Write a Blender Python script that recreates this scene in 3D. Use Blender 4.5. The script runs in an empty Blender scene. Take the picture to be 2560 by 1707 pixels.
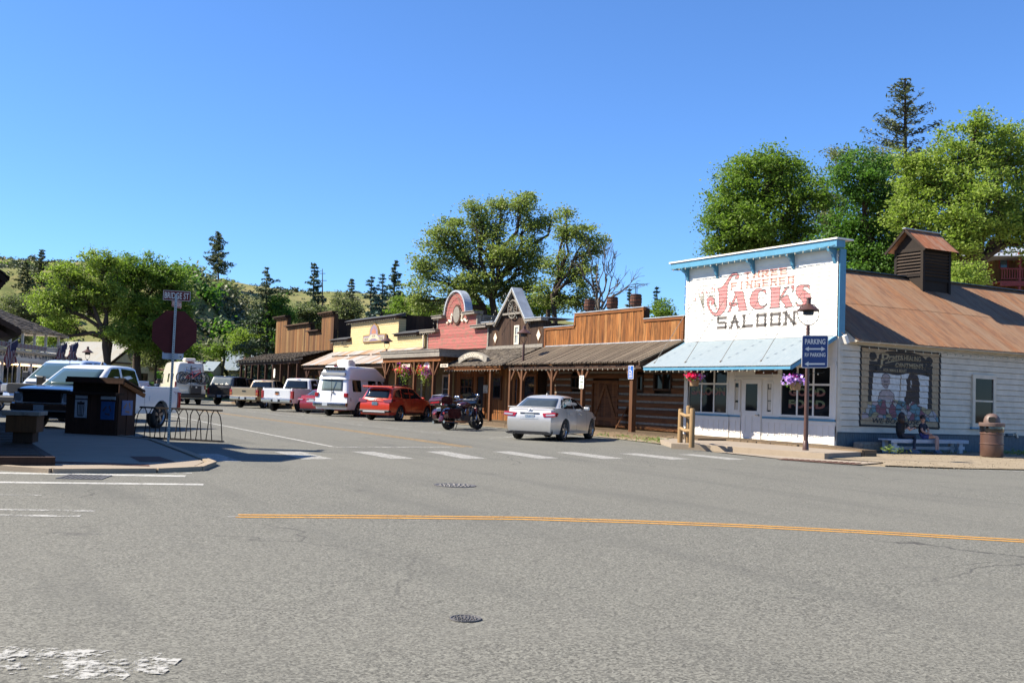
import bpy, bmesh, math, random
from mathutils import Vector, Matrix
from mathutils.geometry import tessellate_polygon
R = math.radians
BOXF = [(0, 3, 2, 1), (4, 5, 6, 7), (0, 1, 5, 4), (1, 2, 6, 5), (2, 3, 7, 6), (3, 0, 4, 7)]
scene = bpy.context.scene
COL = scene.collection
# -- camera
CAM = Vector((0.0, 0.0, 1.4))
ROT = Matrix(((0.873718611848114, -0.055559077703619696, -0.48324835870898486),
    (-0.4851814932142374, -0.028356891326372657, -0.8739535487408396),
    (0.03485263193228785, 0.9980526416973341, -0.05173218000785419)))
FPX = 2665.912
cd = bpy.data.cameras.new("camera")
cd.sensor_width = 36.0
cd.lens = 36.0 * FPX / 2560.0
cd.clip_start = 0.1
cd.clip_end = 5000
cam = bpy.data.objects.new("camera", cd)
COL.objects.link(cam)
cam.matrix_world = Matrix.Translation(CAM) @ ROT.to_4x4()
scene.camera = cam
# -- sky, sun, exposure
SUN_EL = R(43.4)
SUN_AZ = Vector((-0.874, 0.485, 0)).normalized()
w = bpy.data.worlds.new("World")
scene.world = w
w.use_nodes = True
nt = w.node_tree
sky = nt.nodes.new('ShaderNodeTexSky')
sky.sky_type = 'NISHITA'
sky.sun_disc = False
sky.sun_elevation = SUN_EL
sky.sun_rotation = math.atan2(SUN_AZ.x, SUN_AZ.y)
sky.altitude = 6000
sky.air_density = 2.0
sky.dust_density = 0.0
sky.ozone_density = 6.0
tint = nt.nodes.new('ShaderNodeMixRGB')
tint.blend_type = 'MULTIPLY'
tint.inputs[0].default_value = 1.0
tint.inputs[2].default_value = (0.78, 1.0, 1.26, 1)
bg = nt.nodes['Background']
nt.links.new(sky.outputs[0], tint.inputs[1])
nt.links.new(tint.outputs[0], bg.inputs[0])
bg.inputs[1].default_value = 0.064
sl = bpy.data.lights.new("sun", 'SUN')
sl.energy = 5.0
sl.angle = R(0.5)
sl.color = (1.0, 0.92, 0.78)
sun = bpy.data.objects.new("sun", sl)
COL.objects.link(sun)
sd = -(SUN_AZ * math.cos(SUN_EL) + Vector((0, 0, math.sin(SUN_EL))))
sun.rotation_euler = sd.to_track_quat('-Z', 'Y').to_euler()
sun.location = (-30, 20, 40)
scene.view_settings.view_transform = 'Standard'
scene.view_settings.look = 'None'
scene.view_settings.exposure = 1.4
scene.view_settings.gamma = 1.0
def pt(px, py, depth):
 """point of the place seen at a photo pixel, at a given distance along the view axis"""
 v = Vector(((px - 1280) / FPX, -(py - 853.5) / FPX, -1.0)) * depth
 return CAM + ROT @ v
def gp(px, py, z=0.0):
 v = ROT @ Vector(((px - 1280) / FPX, -(py - 853.5) / FPX, -1.0))
 return CAM + v * ((z - CAM.z) / v.z)
# -- objects
def link(o, parent=None):
 COL.objects.link(o)
 if parent is not None:
  o.parent = parent
 return o
def tag(o, label=None, cat=None, group=None, kind=None):
 if label: o['label'] = label
 if cat: o['category'] = cat
 if group: o['group'] = group
 if kind: o['kind'] = kind
 return o
def thing(name, label, cat, loc=(0, 0, 0), rz=0.0, group=None):
 o = bpy.data.objects.new(name, None)
 o.empty_display_size = 0.3
 link(o)
 o.location = loc
 o.rotation_euler = (0, 0, rz)
 return tag(o, label, cat, group)
def root_loc(o):
 while o.parent is not None:
  o = o.parent
 return Vector(o.location)
def copy_tree(o, parent=None):
 c = o.copy()
 COL.objects.link(c)
 if parent is not None:
  c.parent = parent
 for ch in KIDS.get(o.as_pointer(), []):
  copy_tree(ch, c)
 return c
KIDS = {}
class MB:
 def __init__(s):
  s.v = []
  s.f = []
  s.m = []
 def add(s, vs, fs, mi=0):
  b = len(s.v)
  s.v.extend([tuple(p) for p in vs])
  for f in fs:
   s.f.append(tuple(i + b for i in f))
   s.m.append(mi)
  return s
 def box(s, x0, x1, y0, y1, z0, z1, mi=0):
  s.add([(x0, y0, z0), (x1, y0, z0), (x1, y1, z0), (x0, y1, z0), (x0, y0, z1), (x1, y0, z1), (x1, y1, z1), (x0, y1, z1)],
    BOXF, mi)
  return s
 def obox(s, M, sx, sy, sz, mi=0):
  vs = [M @ Vector((a * sx / 2, b * sy / 2, c * sz / 2)) for c in (-1, 1) for a, b in ((-1, -1), (1, -1), (1, 1), (-1, 1))]
  s.add(vs, BOXF, mi)
  return s
 def beam(s, p0, p1, w, h, up=(0, 0, 1), mi=0):
  p0 = Vector(p0); p1 = Vector(p1)
  d = (p1 - p0); L = d.length; d.normalize()
  up = Vector(up)
  if abs(d.dot(up)) > 0.98: up = Vector((1, 0, 0))
  sd_ = d.cross(up).normalized(); u = sd_.cross(d)
  M = Matrix((d, sd_, u)).transposed().to_4x4()
  M.translation = (p0 + p1) / 2
  return s.obox(M, L, w, h, mi)
 def tube(s, pts, r, n=8, mi=0, closed=False, cap=True):
  pts = [Vector(p) for p in pts]
  k = len(pts)
  rs = r if isinstance(r, (list, tuple)) else [r] * k
  rings = []
  prev = None
  for i, p in enumerate(pts):
   if closed:
    d = pts[(i + 1) % k] - pts[i - 1]
   else:
    d = pts[min(i + 1, k - 1)] - pts[max(i - 1, 0)]
   if d.length < 1e-9: d = Vector((0, 0, 1))
   d.normalize()
   if prev is None:
    a = d.orthogonal().normalized()
   else:
    a = prev - d * prev.dot(d)
    if a.length < 1e-6: a = d.orthogonal()
    a.normalize()
   prev = a
   b = d.cross(a)
   rings.append([p + (a * math.cos(2 * math.pi * j / n) + b * math.sin(2 * math.pi * j / n)) * rs[i] for j in range(n)])
  vs = [q for rg in rings for q in rg]
  fs = []
  for i in range(k if closed else k - 1):
   i2 = (i + 1) % k
   for j in range(n):
    fs.append((i * n + j, i * n + (j + 1) % n, i2 * n + (j + 1) % n, i2 * n + j))
  if cap and not closed:
   fs.append(tuple(reversed(range(n))))
   fs.append(tuple((k - 1) * n + j for j in range(n)))
  return s.add(vs, fs, mi)
 def lathe(s, prof, c=(0, 0, 0), n=16, axis='Z', mi=0, cap=True):
  c = Vector(c)
  vs = []
  for r, h in prof:
   for j in range(n):
    a = 2 * math.pi * j / n
    x, y = r * math.cos(a), r * math.sin(a)
    p = (x, y, h) if axis == 'Z' else ((x, h, y) if axis == 'Y' else (h, x, y))
    vs.append(c + Vector(p))
  fs = []
  k = len(prof)
  for i in range(k - 1):
   for j in range(n):
    fs.append((i * n + j, i * n + (j + 1) % n, (i + 1) * n + (j + 1) % n, (i + 1) * n + j))
  if cap:
   fs.append(tuple(reversed(range(n))))
   fs.append(tuple((k - 1) * n + j for j in range(n)))
  return s.add(vs, fs, mi)
 def ell(s, c, r, n=12, k=8, mi=0, jit=0.0, rng=random):
  c = Vector(c)
  vs = [c + Vector((0, 0, -r[2]))]
  for i in range(1, k):
   t = math.pi * i / k - math.pi / 2
   for j in range(n):
    a = 2 * math.pi * j / n
    q = 1 + (rng.uniform(-jit, jit) if jit else 0)
    vs.append(c + Vector((r[0] * math.cos(t) * math.cos(a) * q, r[1] * math.cos(t) * math.sin(a) * q, r[2] * math.sin(t) * q)))
  vs.append(c + Vector((0, 0, r[2])))
  fs = [(0, 1 + (j + 1) % n, 1 + j) for j in range(n)]
  for i in range(k - 2):
   for j in range(n):
    fs.append((1 + i * n + j, 1 + i * n + (j + 1) % n, 1 + (i + 1) * n + (j + 1) % n, 1 + (i + 1) * n + j))
  e = len(vs) - 1; b = 1 + (k - 2) * n
  fs += [(b + j, b + (j + 1) % n, e) for j in range(n)]
  return s.add(vs, fs, mi)
 def prism(s, out, fn, t0, t1, mi=0):
  """extrude a 2-D outline; fn(u, v, t) -> point"""
  n = len(out)
  tri = tessellate_polygon([[Vector((a, b, 0)) for a, b in out]])
  vs = [fn(a, b, t0) for a, b in out] + [fn(a, b, t1) for a, b in out]
  fs = []
  for t in tri:
   fs.append(tuple(t)); fs.append(tuple(i + n for i in reversed(t)))
  for i in range(n):
   j = (i + 1) % n
   fs.append((i, j, j + n, i + n))
  return s.add(vs, fs, mi)
 def build(s, name, mats, parent=None, smooth=False, bevel=0.0, local=False, seg=2, fix=True):
  me = bpy.data.meshes.new(name)
  vs = s.v
  if parent is not None and not local:
   L = root_loc(parent)
   vs = [(a - L.x, b - L.y, c - L.z) for a, b, c in vs]
  me.from_pydata(vs, [], s.f)
  if not isinstance(mats, (list, tuple)): mats = [mats]
  for m in mats: me.materials.append(m)
  if len(mats) > 1:
   me.polygons.foreach_set('material_index', s.m)
  if fix:
   bm = bmesh.new(); bm.from_mesh(me)
   bmesh.ops.recalc_face_normals(bm, faces=bm.faces)
   bm.to_mesh(me); bm.free()
  if smooth:
   me.polygons.foreach_set('use_smooth', [True] * len(me.polygons))
  me.update()
  o = bpy.data.objects.new(name, me)
  link(o, parent)
  if parent is not None:
   KIDS.setdefault(parent.as_pointer(), []).append(o)
  if smooth and smooth != 'all':
   mod = None
   try:
    me.set_sharp_from_angle(angle=R(40))
   except Exception:
    pass
  if bevel:
   b = o.modifiers.new("bevel", 'BEVEL')
   b.width = bevel; b.segments = seg; b.limit_method = 'ANGLE'; b.angle_limit = R(35)
   b.harden_normals = False
  return o
class Wall:
 """a vertical wall plane: u along it, z up, o outwards"""
 def __init__(s, org, ud, nd):
  s.o = Vector(org); s.u = Vector(ud); s.n = Vector(nd)
 def p(s, u, z, o=0.0):
  q = s.o + s.u * u + s.n * o
  return Vector((q.x, q.y, q.z + z))
 def box(s, mb, u0, u1, z0, z1, o0, o1, mi=0):
  vs = [s.p(u, z, o) for z in (z0, z1) for u, o in ((u0, o0), (u1, o0), (u1, o1), (u0, o1))]
  mb.add(vs, BOXF, mi)
  return mb
# -- materials
class NT:
 def __init__(s, name):
  s.m = bpy.data.materials.new(name)
  s.m.use_nodes = True
  s.t = s.m.node_tree
  s.b = s.t.nodes['Principled BSDF']
  s.out = s.t.nodes['Material Output']
 def n(s, typ, **k):
  x = s.t.nodes.new(typ)
  for a, b in k.items():
   if a.startswith('i_'):
    key = a[2:]
    key = int(key) if key.isdigit() else key
    x.inputs[key].default_value = b
   else:
    setattr(x, a, b)
  return x
 def l(s, a, b):
  s.t.links.new(a, b)
 def coord(s, scale=(1, 1, 1), rot=(0, 0, 0)):
  tc = s.n('ShaderNodeTexCoord'); mp = s.n('ShaderNodeMapping')
  mp.inputs['Scale'].default_value = scale
  mp.inputs['Rotation'].default_value = rot
  s.l(tc.outputs['Object'], mp.inputs['Vector'])
  return mp.outputs[0]
 def noise(s, scale=5, detail=4, rough=0.55, vec=None, dist=0.0):
  x = s.n('ShaderNodeTexNoise')
  x.inputs['Scale'].default_value = scale; x.inputs['Detail'].default_value = detail
  x.inputs['Roughness'].default_value = rough; x.inputs['Distortion'].default_value = dist
  if vec is not None: s.l(vec, x.inputs['Vector'])
  return x.outputs['Fac']
 def ramp(s, fac, stops, interp='LINEAR'):
  x = s.n('ShaderNodeValToRGB')
  cr = x.color_ramp; cr.interpolation = interp
  while len(cr.elements) < len(stops): cr.elements.new(0.5)
  for e, (p, c) in zip(cr.elements, stops):
   e.position = p; e.color = (c[0], c[1], c[2], 1) if len(c) == 3 else c
  s.l(fac, x.inputs[0])
  return x.outputs[0]
 def fr(s, fac, a, b, lo=0.0, hi=1.0):
  x = s.n('ShaderNodeMapRange')
  x.inputs[1].default_value = a; x.inputs[2].default_value = b
  x.inputs[3].default_value = lo; x.inputs[4].default_value = hi
  s.l(fac, x.inputs[0])
  return x.outputs[0]
 def mix(s, fac, a, b, mode='MIX'):
  x = s.n('ShaderNodeMixRGB', blend_type=mode)
  for i, v in ((0, fac), (1, a), (2, b)):
   if isinstance(v, (int, float)): x.inputs[i].default_value = v
   elif isinstance(v, (tuple, list)): x.inputs[i].default_value = (v[0], v[1], v[2], 1)
   else: s.l(v, x.inputs[i])
  return x.outputs[0]
 def col(s, c, k=0.62):
  if isinstance(c, (tuple, list)): s.b.inputs['Base Color'].default_value = (c[0] * k, c[1] * k, c[2] * k, 1)
  else: s.l(s.mix(1.0, c, (k, k, k), 'MULTIPLY') if k != 1 else c, s.b.inputs['Base Color'])
 def bump(s, h, strength=0.3, dist=0.02):
  x = s.n('ShaderNodeBump')
  x.inputs['Strength'].default_value = strength; x.inputs['Distance'].default_value = dist
  s.l(h, x.inputs['Height']); s.l(x.outputs[0], s.b.inputs['Normal'])
 def set(s, **k):
  for a, v in k.items():
   s.b.inputs[a.replace('_', ' ')].default_value = v
  return s
 def island(s):
  return s.n('ShaderNodeNewGeometry').outputs['Random Per Island']
def plain(name, c, rough=0.6, metal=0.0, var=0.12, vs=6.0, coat=0.0, spec=0.5):
 """a painted / plain surface with faint soiling"""
 t = NT(name)
 n = t.noise(vs, 5, 0.6, t.coord())
 f = t.fr(n, 0.3, 0.7)
 t.col(t.mix(f, tuple(x * (1 - var) for x in c), tuple(x * (1 + var) for x in c)))
 t.set(Roughness=rough, Metallic=metal)
 t.b.inputs['Coat Weight'].default_value = coat
 t.b.inputs['Specular IOR Level'].default_value = spec
 return t.m
def wood(name, tones, streak=(30, 30, 1.6), dark=(0.02, 0.012, 0.007), damt=0.75, rough=0.8, isl=True, spec=0.2, lo=0.5, hi=0.72):
 """weathered boards: every board (mesh island) its own tone, grain streaks along it"""
 t = NT(name)
 c0 = t.coord(streak)
 st = t.noise(1.0, 5, 0.65, c0, 0.4)
 k = len(tones)
 if isl:
  r = t.island()
  base = t.ramp(r, [((i + 0.5) / k, c) for i, c in enumerate(tones)])
 else:
  base = t.ramp(t.noise(0.8, 3, 0.6, t.coord()), [(0.3 + 0.4 * i / max(1, k - 1), c) for i, c in enumerate(tones)])
 big = t.noise(0.7, 4, 0.6, t.coord((3, 3, 0.5) if streak[2] < streak[0] else (1, 1, 1)))
 f = t.fr(st, lo, hi)
 base = t.mix(t.fr(big, 0.35, 0.7, 0.0, 0.55), base, t.mix(0.5, base, dark))
 t.col(t.mix(t.mix(0.0, f, f), base, t.mix(damt, base, dark)))
 t.set(Roughness=rough)
 t.b.inputs['Specular IOR Level'].default_value = spec
 t.bump(st, 0.35, 0.01)
 return t.m
def glass_dark(name, c=(0.012, 0.014, 0.016), rough=0.04, spec=0.13):
 t = NT(name)
 t.col(c); t.set(Roughness=rough)
 t.b.inputs['Specular IOR Level'].default_value = spec
 t.b.inputs['IOR'].default_value = 1.5
 return t.m
M = {}
# ---- shared materials
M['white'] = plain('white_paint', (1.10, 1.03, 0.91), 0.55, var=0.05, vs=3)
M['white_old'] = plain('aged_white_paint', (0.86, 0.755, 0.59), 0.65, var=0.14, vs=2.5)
M['blue'] = plain('blue_trim_paint', (0.10, 0.33, 0.50), 0.5, var=0.10)
M['dkblue'] = plain('dark_blue_sheet', (0.062, 0.115, 0.155), 0.5, var=0.2)
M['steel'] = plain('galvanised_steel', (0.42, 0.45, 0.47), 0.4, 0.6, var=0.15)
M['flash'] = plain('sheet_flashing', (0.60, 0.64, 0.68), 0.45, 0.3, var=0.18, vs=2)
M['chrome'] = plain('chrome', (0.75, 0.76, 0.78), 0.12, 1.0, var=0.03)
M['rubber'] = plain('tyre_rubber', (0.018, 0.018, 0.019), 0.8, var=0.3)
M['black'] = plain('black_plastic', (0.014, 0.014, 0.016), 0.45, var=0.2)
M['blackp'] = plain('black_gloss', (0.010, 0.010, 0.012), 0.12, var=0.1, coat=0.6)
M['iron'] = plain('rusty_black_iron', (0.030, 0.022, 0.018), 0.6, 0.4, var=0.4, vs=20)
M['brownmet'] = plain('brown_painted_metal', (0.105, 0.048, 0.034), 0.45, var=0.15)
M['glass'] = glass_dark('window_glass')
M['cglass'] = glass_dark('car_glass', (0.012, 0.016, 0.018), 0.03, 0.6)
M['cglass2'] = glass_dark('car_glass_pale', (0.07, 0.12, 0.14), 0.05, 0.6)
M['tail'] = plain('tail_light_red', (0.42, 0.012, 0.018), 0.15, var=0.1, coat=0.7)
M['amber'] = plain('amber_lens', (0.65, 0.20, 0.02), 0.15, var=0.05, coat=0.6)
M['clear'] = plain('clear_lens', (0.55, 0.57, 0.60), 0.1, 0.3, var=0.1, coat=0.6)
M['plate'] = plain('number_plate', (0.62, 0.68, 0.72), 0.5, var=0.05)
M['plateblue'] = plain('plate_lettering', (0.08, 0.20, 0.42), 0.5)
M['ink'] = plain('black_lettering', (0.03, 0.028, 0.027), 0.7, var=0.3)
M['rim'] = plain('alloy_rim', (0.50, 0.50, 0.51), 0.28, 0.85, var=0.08)
M['bulb'] = plain('bulb_glass', (0.75, 0.68, 0.50), 0.2, var=0.05, coat=0.5)
M['cord'] = plain('dark_cord', (0.02, 0.03, 0.02), 0.7)
M['under'] = plain('underbody', (0.010, 0.010, 0.010), 0.9)
M['cedar'] = wood('cedar_boards', [(0.42, 0.150, 0.036), (0.56, 0.225, 0.062), (0.34, 0.115, 0.028), (0.62, 0.28, 0.09), (0.46, 0.175, 0.045)], (26, 26, 1.1), damt=0.88, lo=0.43, hi=0.62)
M['cedar_h'] = wood('cedar_rails', [(0.36, 0.14, 0.04), (0.28, 0.10, 0.03)], (1.5, 1.5, 22), isl=True)
M['brown'] = wood('brown_boards', [(0.25, 0.125, 0.045), (0.17, 0.075, 0.030), (0.38, 0.225, 0.09), (0.12, 0.055, 0.025), (0.30, 0.14, 0.05)], (24, 24, 1.2), damt=0.75)
M['dark'] = wood('dark_boards', [(0.065, 0.036, 0.024), (0.09, 0.048, 0.03), (0.045, 0.028, 0.02), (0.11, 0.062, 0.036)], (24, 24, 1.4), damt=0.6)
M['grey'] = wood('grey_weathered_wood', [(0.30, 0.27, 0.23), (0.38, 0.35, 0.30), (0.25, 0.21, 0.17)], (8, 8, 8), dark=(0.06, 0.045, 0.035), damt=0.6)
M['post'] = wood('stained_posts', [(0.20, 0.085, 0.034), (0.15, 0.062, 0.028), (0.24, 0.11, 0.045)], (20, 20, 1.5), damt=0.6)
M['postdk'] = wood('dark_posts', [(0.10, 0.046, 0.030), (0.075, 0.036, 0.024)], (20, 20, 1.5), damt=0.5)
M['deck'] = wood('boardwalk_planks', [(0.23, 0.165, 0.10), (0.28, 0.20, 0.125), (0.19, 0.135, 0.085)], (2, 14, 6), dark=(0.06, 0.04, 0.025), damt=0.5)
M['log'] = wood('hewn_logs', [(0.22, 0.085, 0.030), (0.27, 0.11, 0.040), (0.16, 0.062, 0.024)], (14, 1.2, 14), damt=0.7)
M['rail'] = wood('peeled_poles', [(0.40, 0.25, 0.11), (0.34, 0.21, 0.10), (0.44, 0.29, 0.14)], (18, 18, 2), dark=(0.12, 0.06, 0.025), damt=0.5)
M['shake'] = wood('cedar_shakes', [(0.13, 0.105, 0.08), (0.20, 0.165, 0.125), (0.085, 0.07, 0.055), (0.25, 0.21, 0.165), (0.06, 0.048, 0.04)], (3, 30, 30), dark=(0.02, 0.017, 0.014), damt=0.6)
M['shakedk'] = wood('dark_shakes', [(0.075, 0.058, 0.046), (0.11, 0.088, 0.07), (0.05, 0.04, 0.033)], (3, 30, 30), dark=(0.015, 0.012, 0.01), damt=0.6)
M['slat'] = wood('awning_slats', [(0.21, 0.165, 0.12), (0.26, 0.205, 0.15), (0.17, 0.13, 0.095)], (2, 20, 20), dark=(0.03, 0.022, 0.016), damt=0.5)
def m_redpaint():
 t = NT('worn_red_paint')
 v = t.coord((1, 1.2, 6))
 a = t.noise(1.6, 6, 0.7, v)
 b = t.noise(9, 5, 0.7, t.coord((1, 0.7, 3)))
 red = t.ramp(t.island(), [(0.2, (0.38, 0.11, 0.095)), (0.8, (0.47, 0.15, 0.13))])
 worn = t.mix(t.fr(b, 0.4, 0.65), (0.20, 0.15, 0.12), (0.33, 0.18, 0.10))
 t.col(t.mix(t.fr(a, 0.47, 0.64), red, worn))
 t.set(Roughness=0.75)
 t.b.inputs['Specular IOR Level'].default_value = 0.25
 t.bump(b, 0.3, 0.01)
 return t.m
def m_yellowbrick():
 t = NT('yellow_painted_brick')
 v = t.coord((1, 1, 1))
 sep = t.n('ShaderNodeSeparateXYZ'); t.l(v, sep.inputs[0])
 cb = t.n('ShaderNodeCombineXYZ'); t.l(sep.outputs[1], cb.inputs[0]); t.l(sep.outputs[2], cb.inputs[1])
 br = t.n('ShaderNodeTexBrick')
 br.inputs['Scale'].default_value = 1.0
 br.inputs['Brick Width'].default_value = 0.42; br.inputs['Row Height'].default_value = 0.15
 br.inputs['Mortar Size'].default_value = 0.012
 br.inputs['Color1'].default_value = (0.80, 0.62, 0.30, 1); br.inputs['Color2'].default_value = (0.72, 0.56, 0.27, 1)
 br.inputs['Mortar'].default_value = (0.48, 0.33, 0.13, 1)
 t.l(cb.outputs[0], br.inputs['Vector'])
 n = t.noise(2.2, 5, 0.65, v)
 t.col(t.mix(t.fr(n, 0.5, 0.75, 0, 0.35), br.outputs[0], (0.55, 0.42, 0.20)))
 inv = t.fr(br.outputs['Fac'], 0, 1, 1, 0)
 t.bump(inv, 0.7, 0.02)
 t.set(Roughness=0.7)
 return t.m
def m_rust(name, clean, r1, r2, sc, a=0.42, b=0.62, dirx=(0.6, 4, 4), fine=0.4):
 """corrugated sheet: zinc with rust in long streaks down the sheets"""
 t = NT(name)
 n1 = t.noise(sc, 5, 0.6, t.coord(dirx))
 n2 = t.noise(sc * 4, 5, 0.7, t.coord(dirx))
 rust = t.mix(t.fr(n2, 0.35, 0.65), r1, r2)
 sh = t.fr(t.island(), 0, 1, -.10, .10)
 ad = t.n('ShaderNodeMath', operation='ADD'); t.l(t.mix(fine, n1, n2), ad.inputs[0]); t.l(sh, ad.inputs[1])
 f = t.fr(ad.outputs[0], a, b)
 t.col(t.mix(f, clean, rust))
 t.set(Roughness=0.6, Metallic=0.1)
 t.bump(n2, 0.15, 0.01)
 return t.m
def m_asphalt():
 t = NT('worn_asphalt')
 v = t.coord()
 ag = t.n('ShaderNodeTexVoronoi'); ag.inputs['Scale'].default_value = 72
 t.l(v, ag.inputs['Vector']); agc = t.n('ShaderNodeSeparateColor'); t.l(ag.outputs['Color'], agc.inputs[0])
 fine = t.mix(0.5, t.noise(32, 5, 0.85, v), agc.outputs[0])
 mid = t.noise(9, 5, 0.6, v)
 big = t.noise(0.16, 5, 0.6, v, 0.6)
 trk = t.noise(1.0, 4, 0.6, t.coord((0.9, 0.12, 1), (0, 0, R(-9))))
 c = t.mix(t.fr(fine, 0.22, 0.78), (0.050, 0.048, 0.040), (0.330, 0.322, 0.275))
 c = t.mix(t.fr(mid, 0.35, 0.7, 0, 0.35), c, (0.150, 0.146, 0.126))
 c = t.mix(t.fr(big, 0.38, 0.66, 0, 0.45), c, (0.215, 0.208, 0.176))
 c = t.mix(t.fr(trk, 0.50, 0.70, 0, 0.5), c, (0.112, 0.110, 0.098))
 vo = t.n('ShaderNodeTexVoronoi', feature='DISTANCE_TO_EDGE')
 vo.inputs['Scale'].default_value = 0.21
 wob = t.n('ShaderNodeMixRGB', blend_type='ADD'); wob.inputs[0].default_value = 0.6
 t.l(t.coord((1, 1.6, 1), (0, 0, 0.3)), wob.inputs[1])
 nz = t.n('ShaderNodeTexNoise'); nz.inputs['Scale'].default_value = 1.3; nz.inputs['Detail'].default_value = 5
 t.l(v, nz.inputs['Vector']); t.l(nz.outputs['Color'], wob.inputs[2])
 t.l(wob.outputs[0], vo.inputs['Vector'])
 gate = t.fr(t.noise(0.11, 2, 0.5, v), 0.5, 0.58)
 ck = t.fr(vo.outputs['Distance'], 0.0010, 0.0034, .75, 0)
 mu = t.n('ShaderNodeMath', operation='MULTIPLY'); t.l(ck, mu.inputs[0]); t.l(gate, mu.inputs[1])
 c = t.mix(mu.outputs[0], c, (0.05, 0.047, 0.044))
 sp = t.n('ShaderNodeTexVoronoi'); sp.inputs['Scale'].default_value = 0.55
 t.l(v, sp.inputs['Vector'])
 o = t.fr(t.mix(0.35, sp.outputs['Distance'], t.noise(6, 4, 0.6, v)), 0.19, 0.26, 0.5, 0)
 c = t.mix(o, c, (0.08, 0.076, 0.072))
 t.col(c)
 t.set(Roughness=0.9)
 t.b.inputs['Specular IOR Level'].default_value = 0.3
 t.bump(t.mix(0.3, fine, mid), 0.55, 0.012)
 return t.m
def m_paint(name, c, lo=0.40, hi=0.56, sc=7.0):
 """road paint worn through to the asphalt below"""
 t = NT(name)
 v = t.coord()
 n = t.mix(0.45, t.noise(sc, 6, 0.7, v), t.noise(sc * 9, 3, 0.7, v))
 t.col(t.mix(t.fr(t.noise(3, 4, 0.6, v), 0.3, 0.7), tuple(x * 0.8 for x in c), c))
 t.set(Roughness=0.8)
 tr = t.n('ShaderNodeBsdfTransparent'); mx = t.n('ShaderNodeMixShader')
 t.l(t.fr(n, lo, hi), mx.inputs[0]); t.l(tr.outputs[0], mx.inputs[1]); t.l(t.b.outputs[0], mx.inputs[2])
 t.l(mx.outputs[0], t.out.inputs[0])
 return t.m
def m_ground(name, stops, sc, bumpd=0.03, fine=40, spec=0.2):
 t = NT(name)
 v = t.coord()
 a = t.mix(0.45, t.noise(sc, 6, 0.65, v), t.noise(fine, 4, 0.7, v))
 t.col(t.ramp(a, stops)); t.set(Roughness=0.95)
 t.b.inputs['Specular IOR Level'].default_value = spec
 t.bump(a, 0.5, bumpd)
 return t.m
def leafmat(name, cols, trans=0.48, gloss=0.55):
 t = NT(name)
 k = len(cols)
 cols = [(q[0] * 1.25, q[1] * 1.25, q[2] * 1.3 + .012) for q in cols]
 r = t.island()
 c = t.ramp(r, [((i + 0.5) / k, x) for i, x in enumerate(cols)])
 big = t.noise(0.55, 3, 0.6, t.coord())
 c = t.mix(t.fr(big, 0.35, 0.68, 0.0, 0.6), c, cols[-1])
 t.col(c, 1); t.set(Roughness=gloss)
 t.b.inputs['Specular IOR Level'].default_value = 0.25
 tl = t.n('ShaderNodeBsdfTranslucent')
 t.l(t.mix(0.5, c, t.mix(1.0, c, (1.0, 1.3, 0.35), 'MULTIPLY')), tl.inputs[0])
 mx = t.n('ShaderNodeMixShader'); mx.inputs[0].default_value = trans
 t.l(t.b.outputs[0], mx.inputs[1]); t.l(tl.outputs[0], mx.inputs[2])
 t.l(mx.outputs[0], t.out.inputs[0])
 return t.m
M['red'] = m_redpaint()
M['yellow'] = m_yellowbrick()
M['rustroof'] = m_rust('rusty_corrugated_roof', (0.36, 0.235, 0.145), (0.46, 0.20, 0.075), (0.20, 0.115, 0.075), 0.9, 0.36, 0.60, (3.2, 0.35, 0.35))
M['rusttin'] = m_rust('streaked_tin', (0.44, 0.435, 0.42), (0.42, 0.20, 0.09), (0.44, 0.29, 0.16), 0.9, 0.42, 0.60, (0.35, 1.3, 1))
M['bluetin'] = m_rust('pale_blue_sheet', (0.36, 0.43, 0.47), (0.26, 0.34, 0.40), (0.42, 0.48, 0.51), 0.9, 0.40, 0.70, (0.6, 5, 1))
M['tin'] = m_rust('bright_tin', (0.30, 0.295, 0.27), (0.33, 0.26, 0.17), (0.27, 0.24, 0.19), 0.4, 0.50, 0.72, (1, 1, 1))
M['asphalt'] = m_asphalt()
M['wline'] = m_paint('white_road_paint', (0.62, 0.61, 0.57), 0.36, 0.50)
M['wworn'] = m_paint('worn_white_road_paint', (0.50, 0.49, 0.455), 0.44, 0.54, 3.0)
M['wbar'] = m_paint('faded_crosswalk_paint', (0.46, 0.45, 0.415), 0.33, 0.52, 9.0)
M['wfaint'] = m_paint('faint_white_road_paint', (0.56, 0.55, 0.51), 0.49, 0.56, 2.2)
M['yline'] = m_paint('yellow_road_paint', (0.78, 0.37, 0.030), 0.34, 0.48)
M['yworn'] = m_paint('worn_yellow_road_paint', (0.60, 0.34, 0.08), 0.42, 0.55)
M['concrete'] = m_ground('pale_concrete', [(0.3, (0.33, 0.27, 0.21)), (0.7, (0.45, 0.375, 0.295))], 1.6, 0.01)
M['curb'] = m_ground('kerb_concrete', [(0.3, (0.36, 0.285, 0.205)), (0.7, (0.48, 0.39, 0.29))], 2.5, 0.01)
M['dirt'] = m_ground('gravelly_dirt', [(0.3, (0.20, 0.155, 0.105)), (0.5, (0.36, 0.29, 0.20)), (0.7, (0.50, 0.42, 0.31))], 3.0, 0.05, 26)
M['tactile'] = m_ground('brick_red_tactile', [(0.3, (0.11, 0.055, 0.042)), (0.7, (0.19, 0.10, 0.078))], 6, 0.005)
M['hill'] = m_ground('dry_hillside', [(0.34, (0.10, 0.135, 0.035)), (0.46, (0.19, 0.21, 0.065)), (0.56, (0.30, 0.26, 0.10)), (0.68, (0.20, 0.235, 0.07))], 0.06, 0.5, 0.7)
M['grass'] = leafmat('grass_blades', [(0.07, 0.13, 0.02), (0.11, 0.17, 0.03), (0.16, 0.19, 0.05)])
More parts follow.
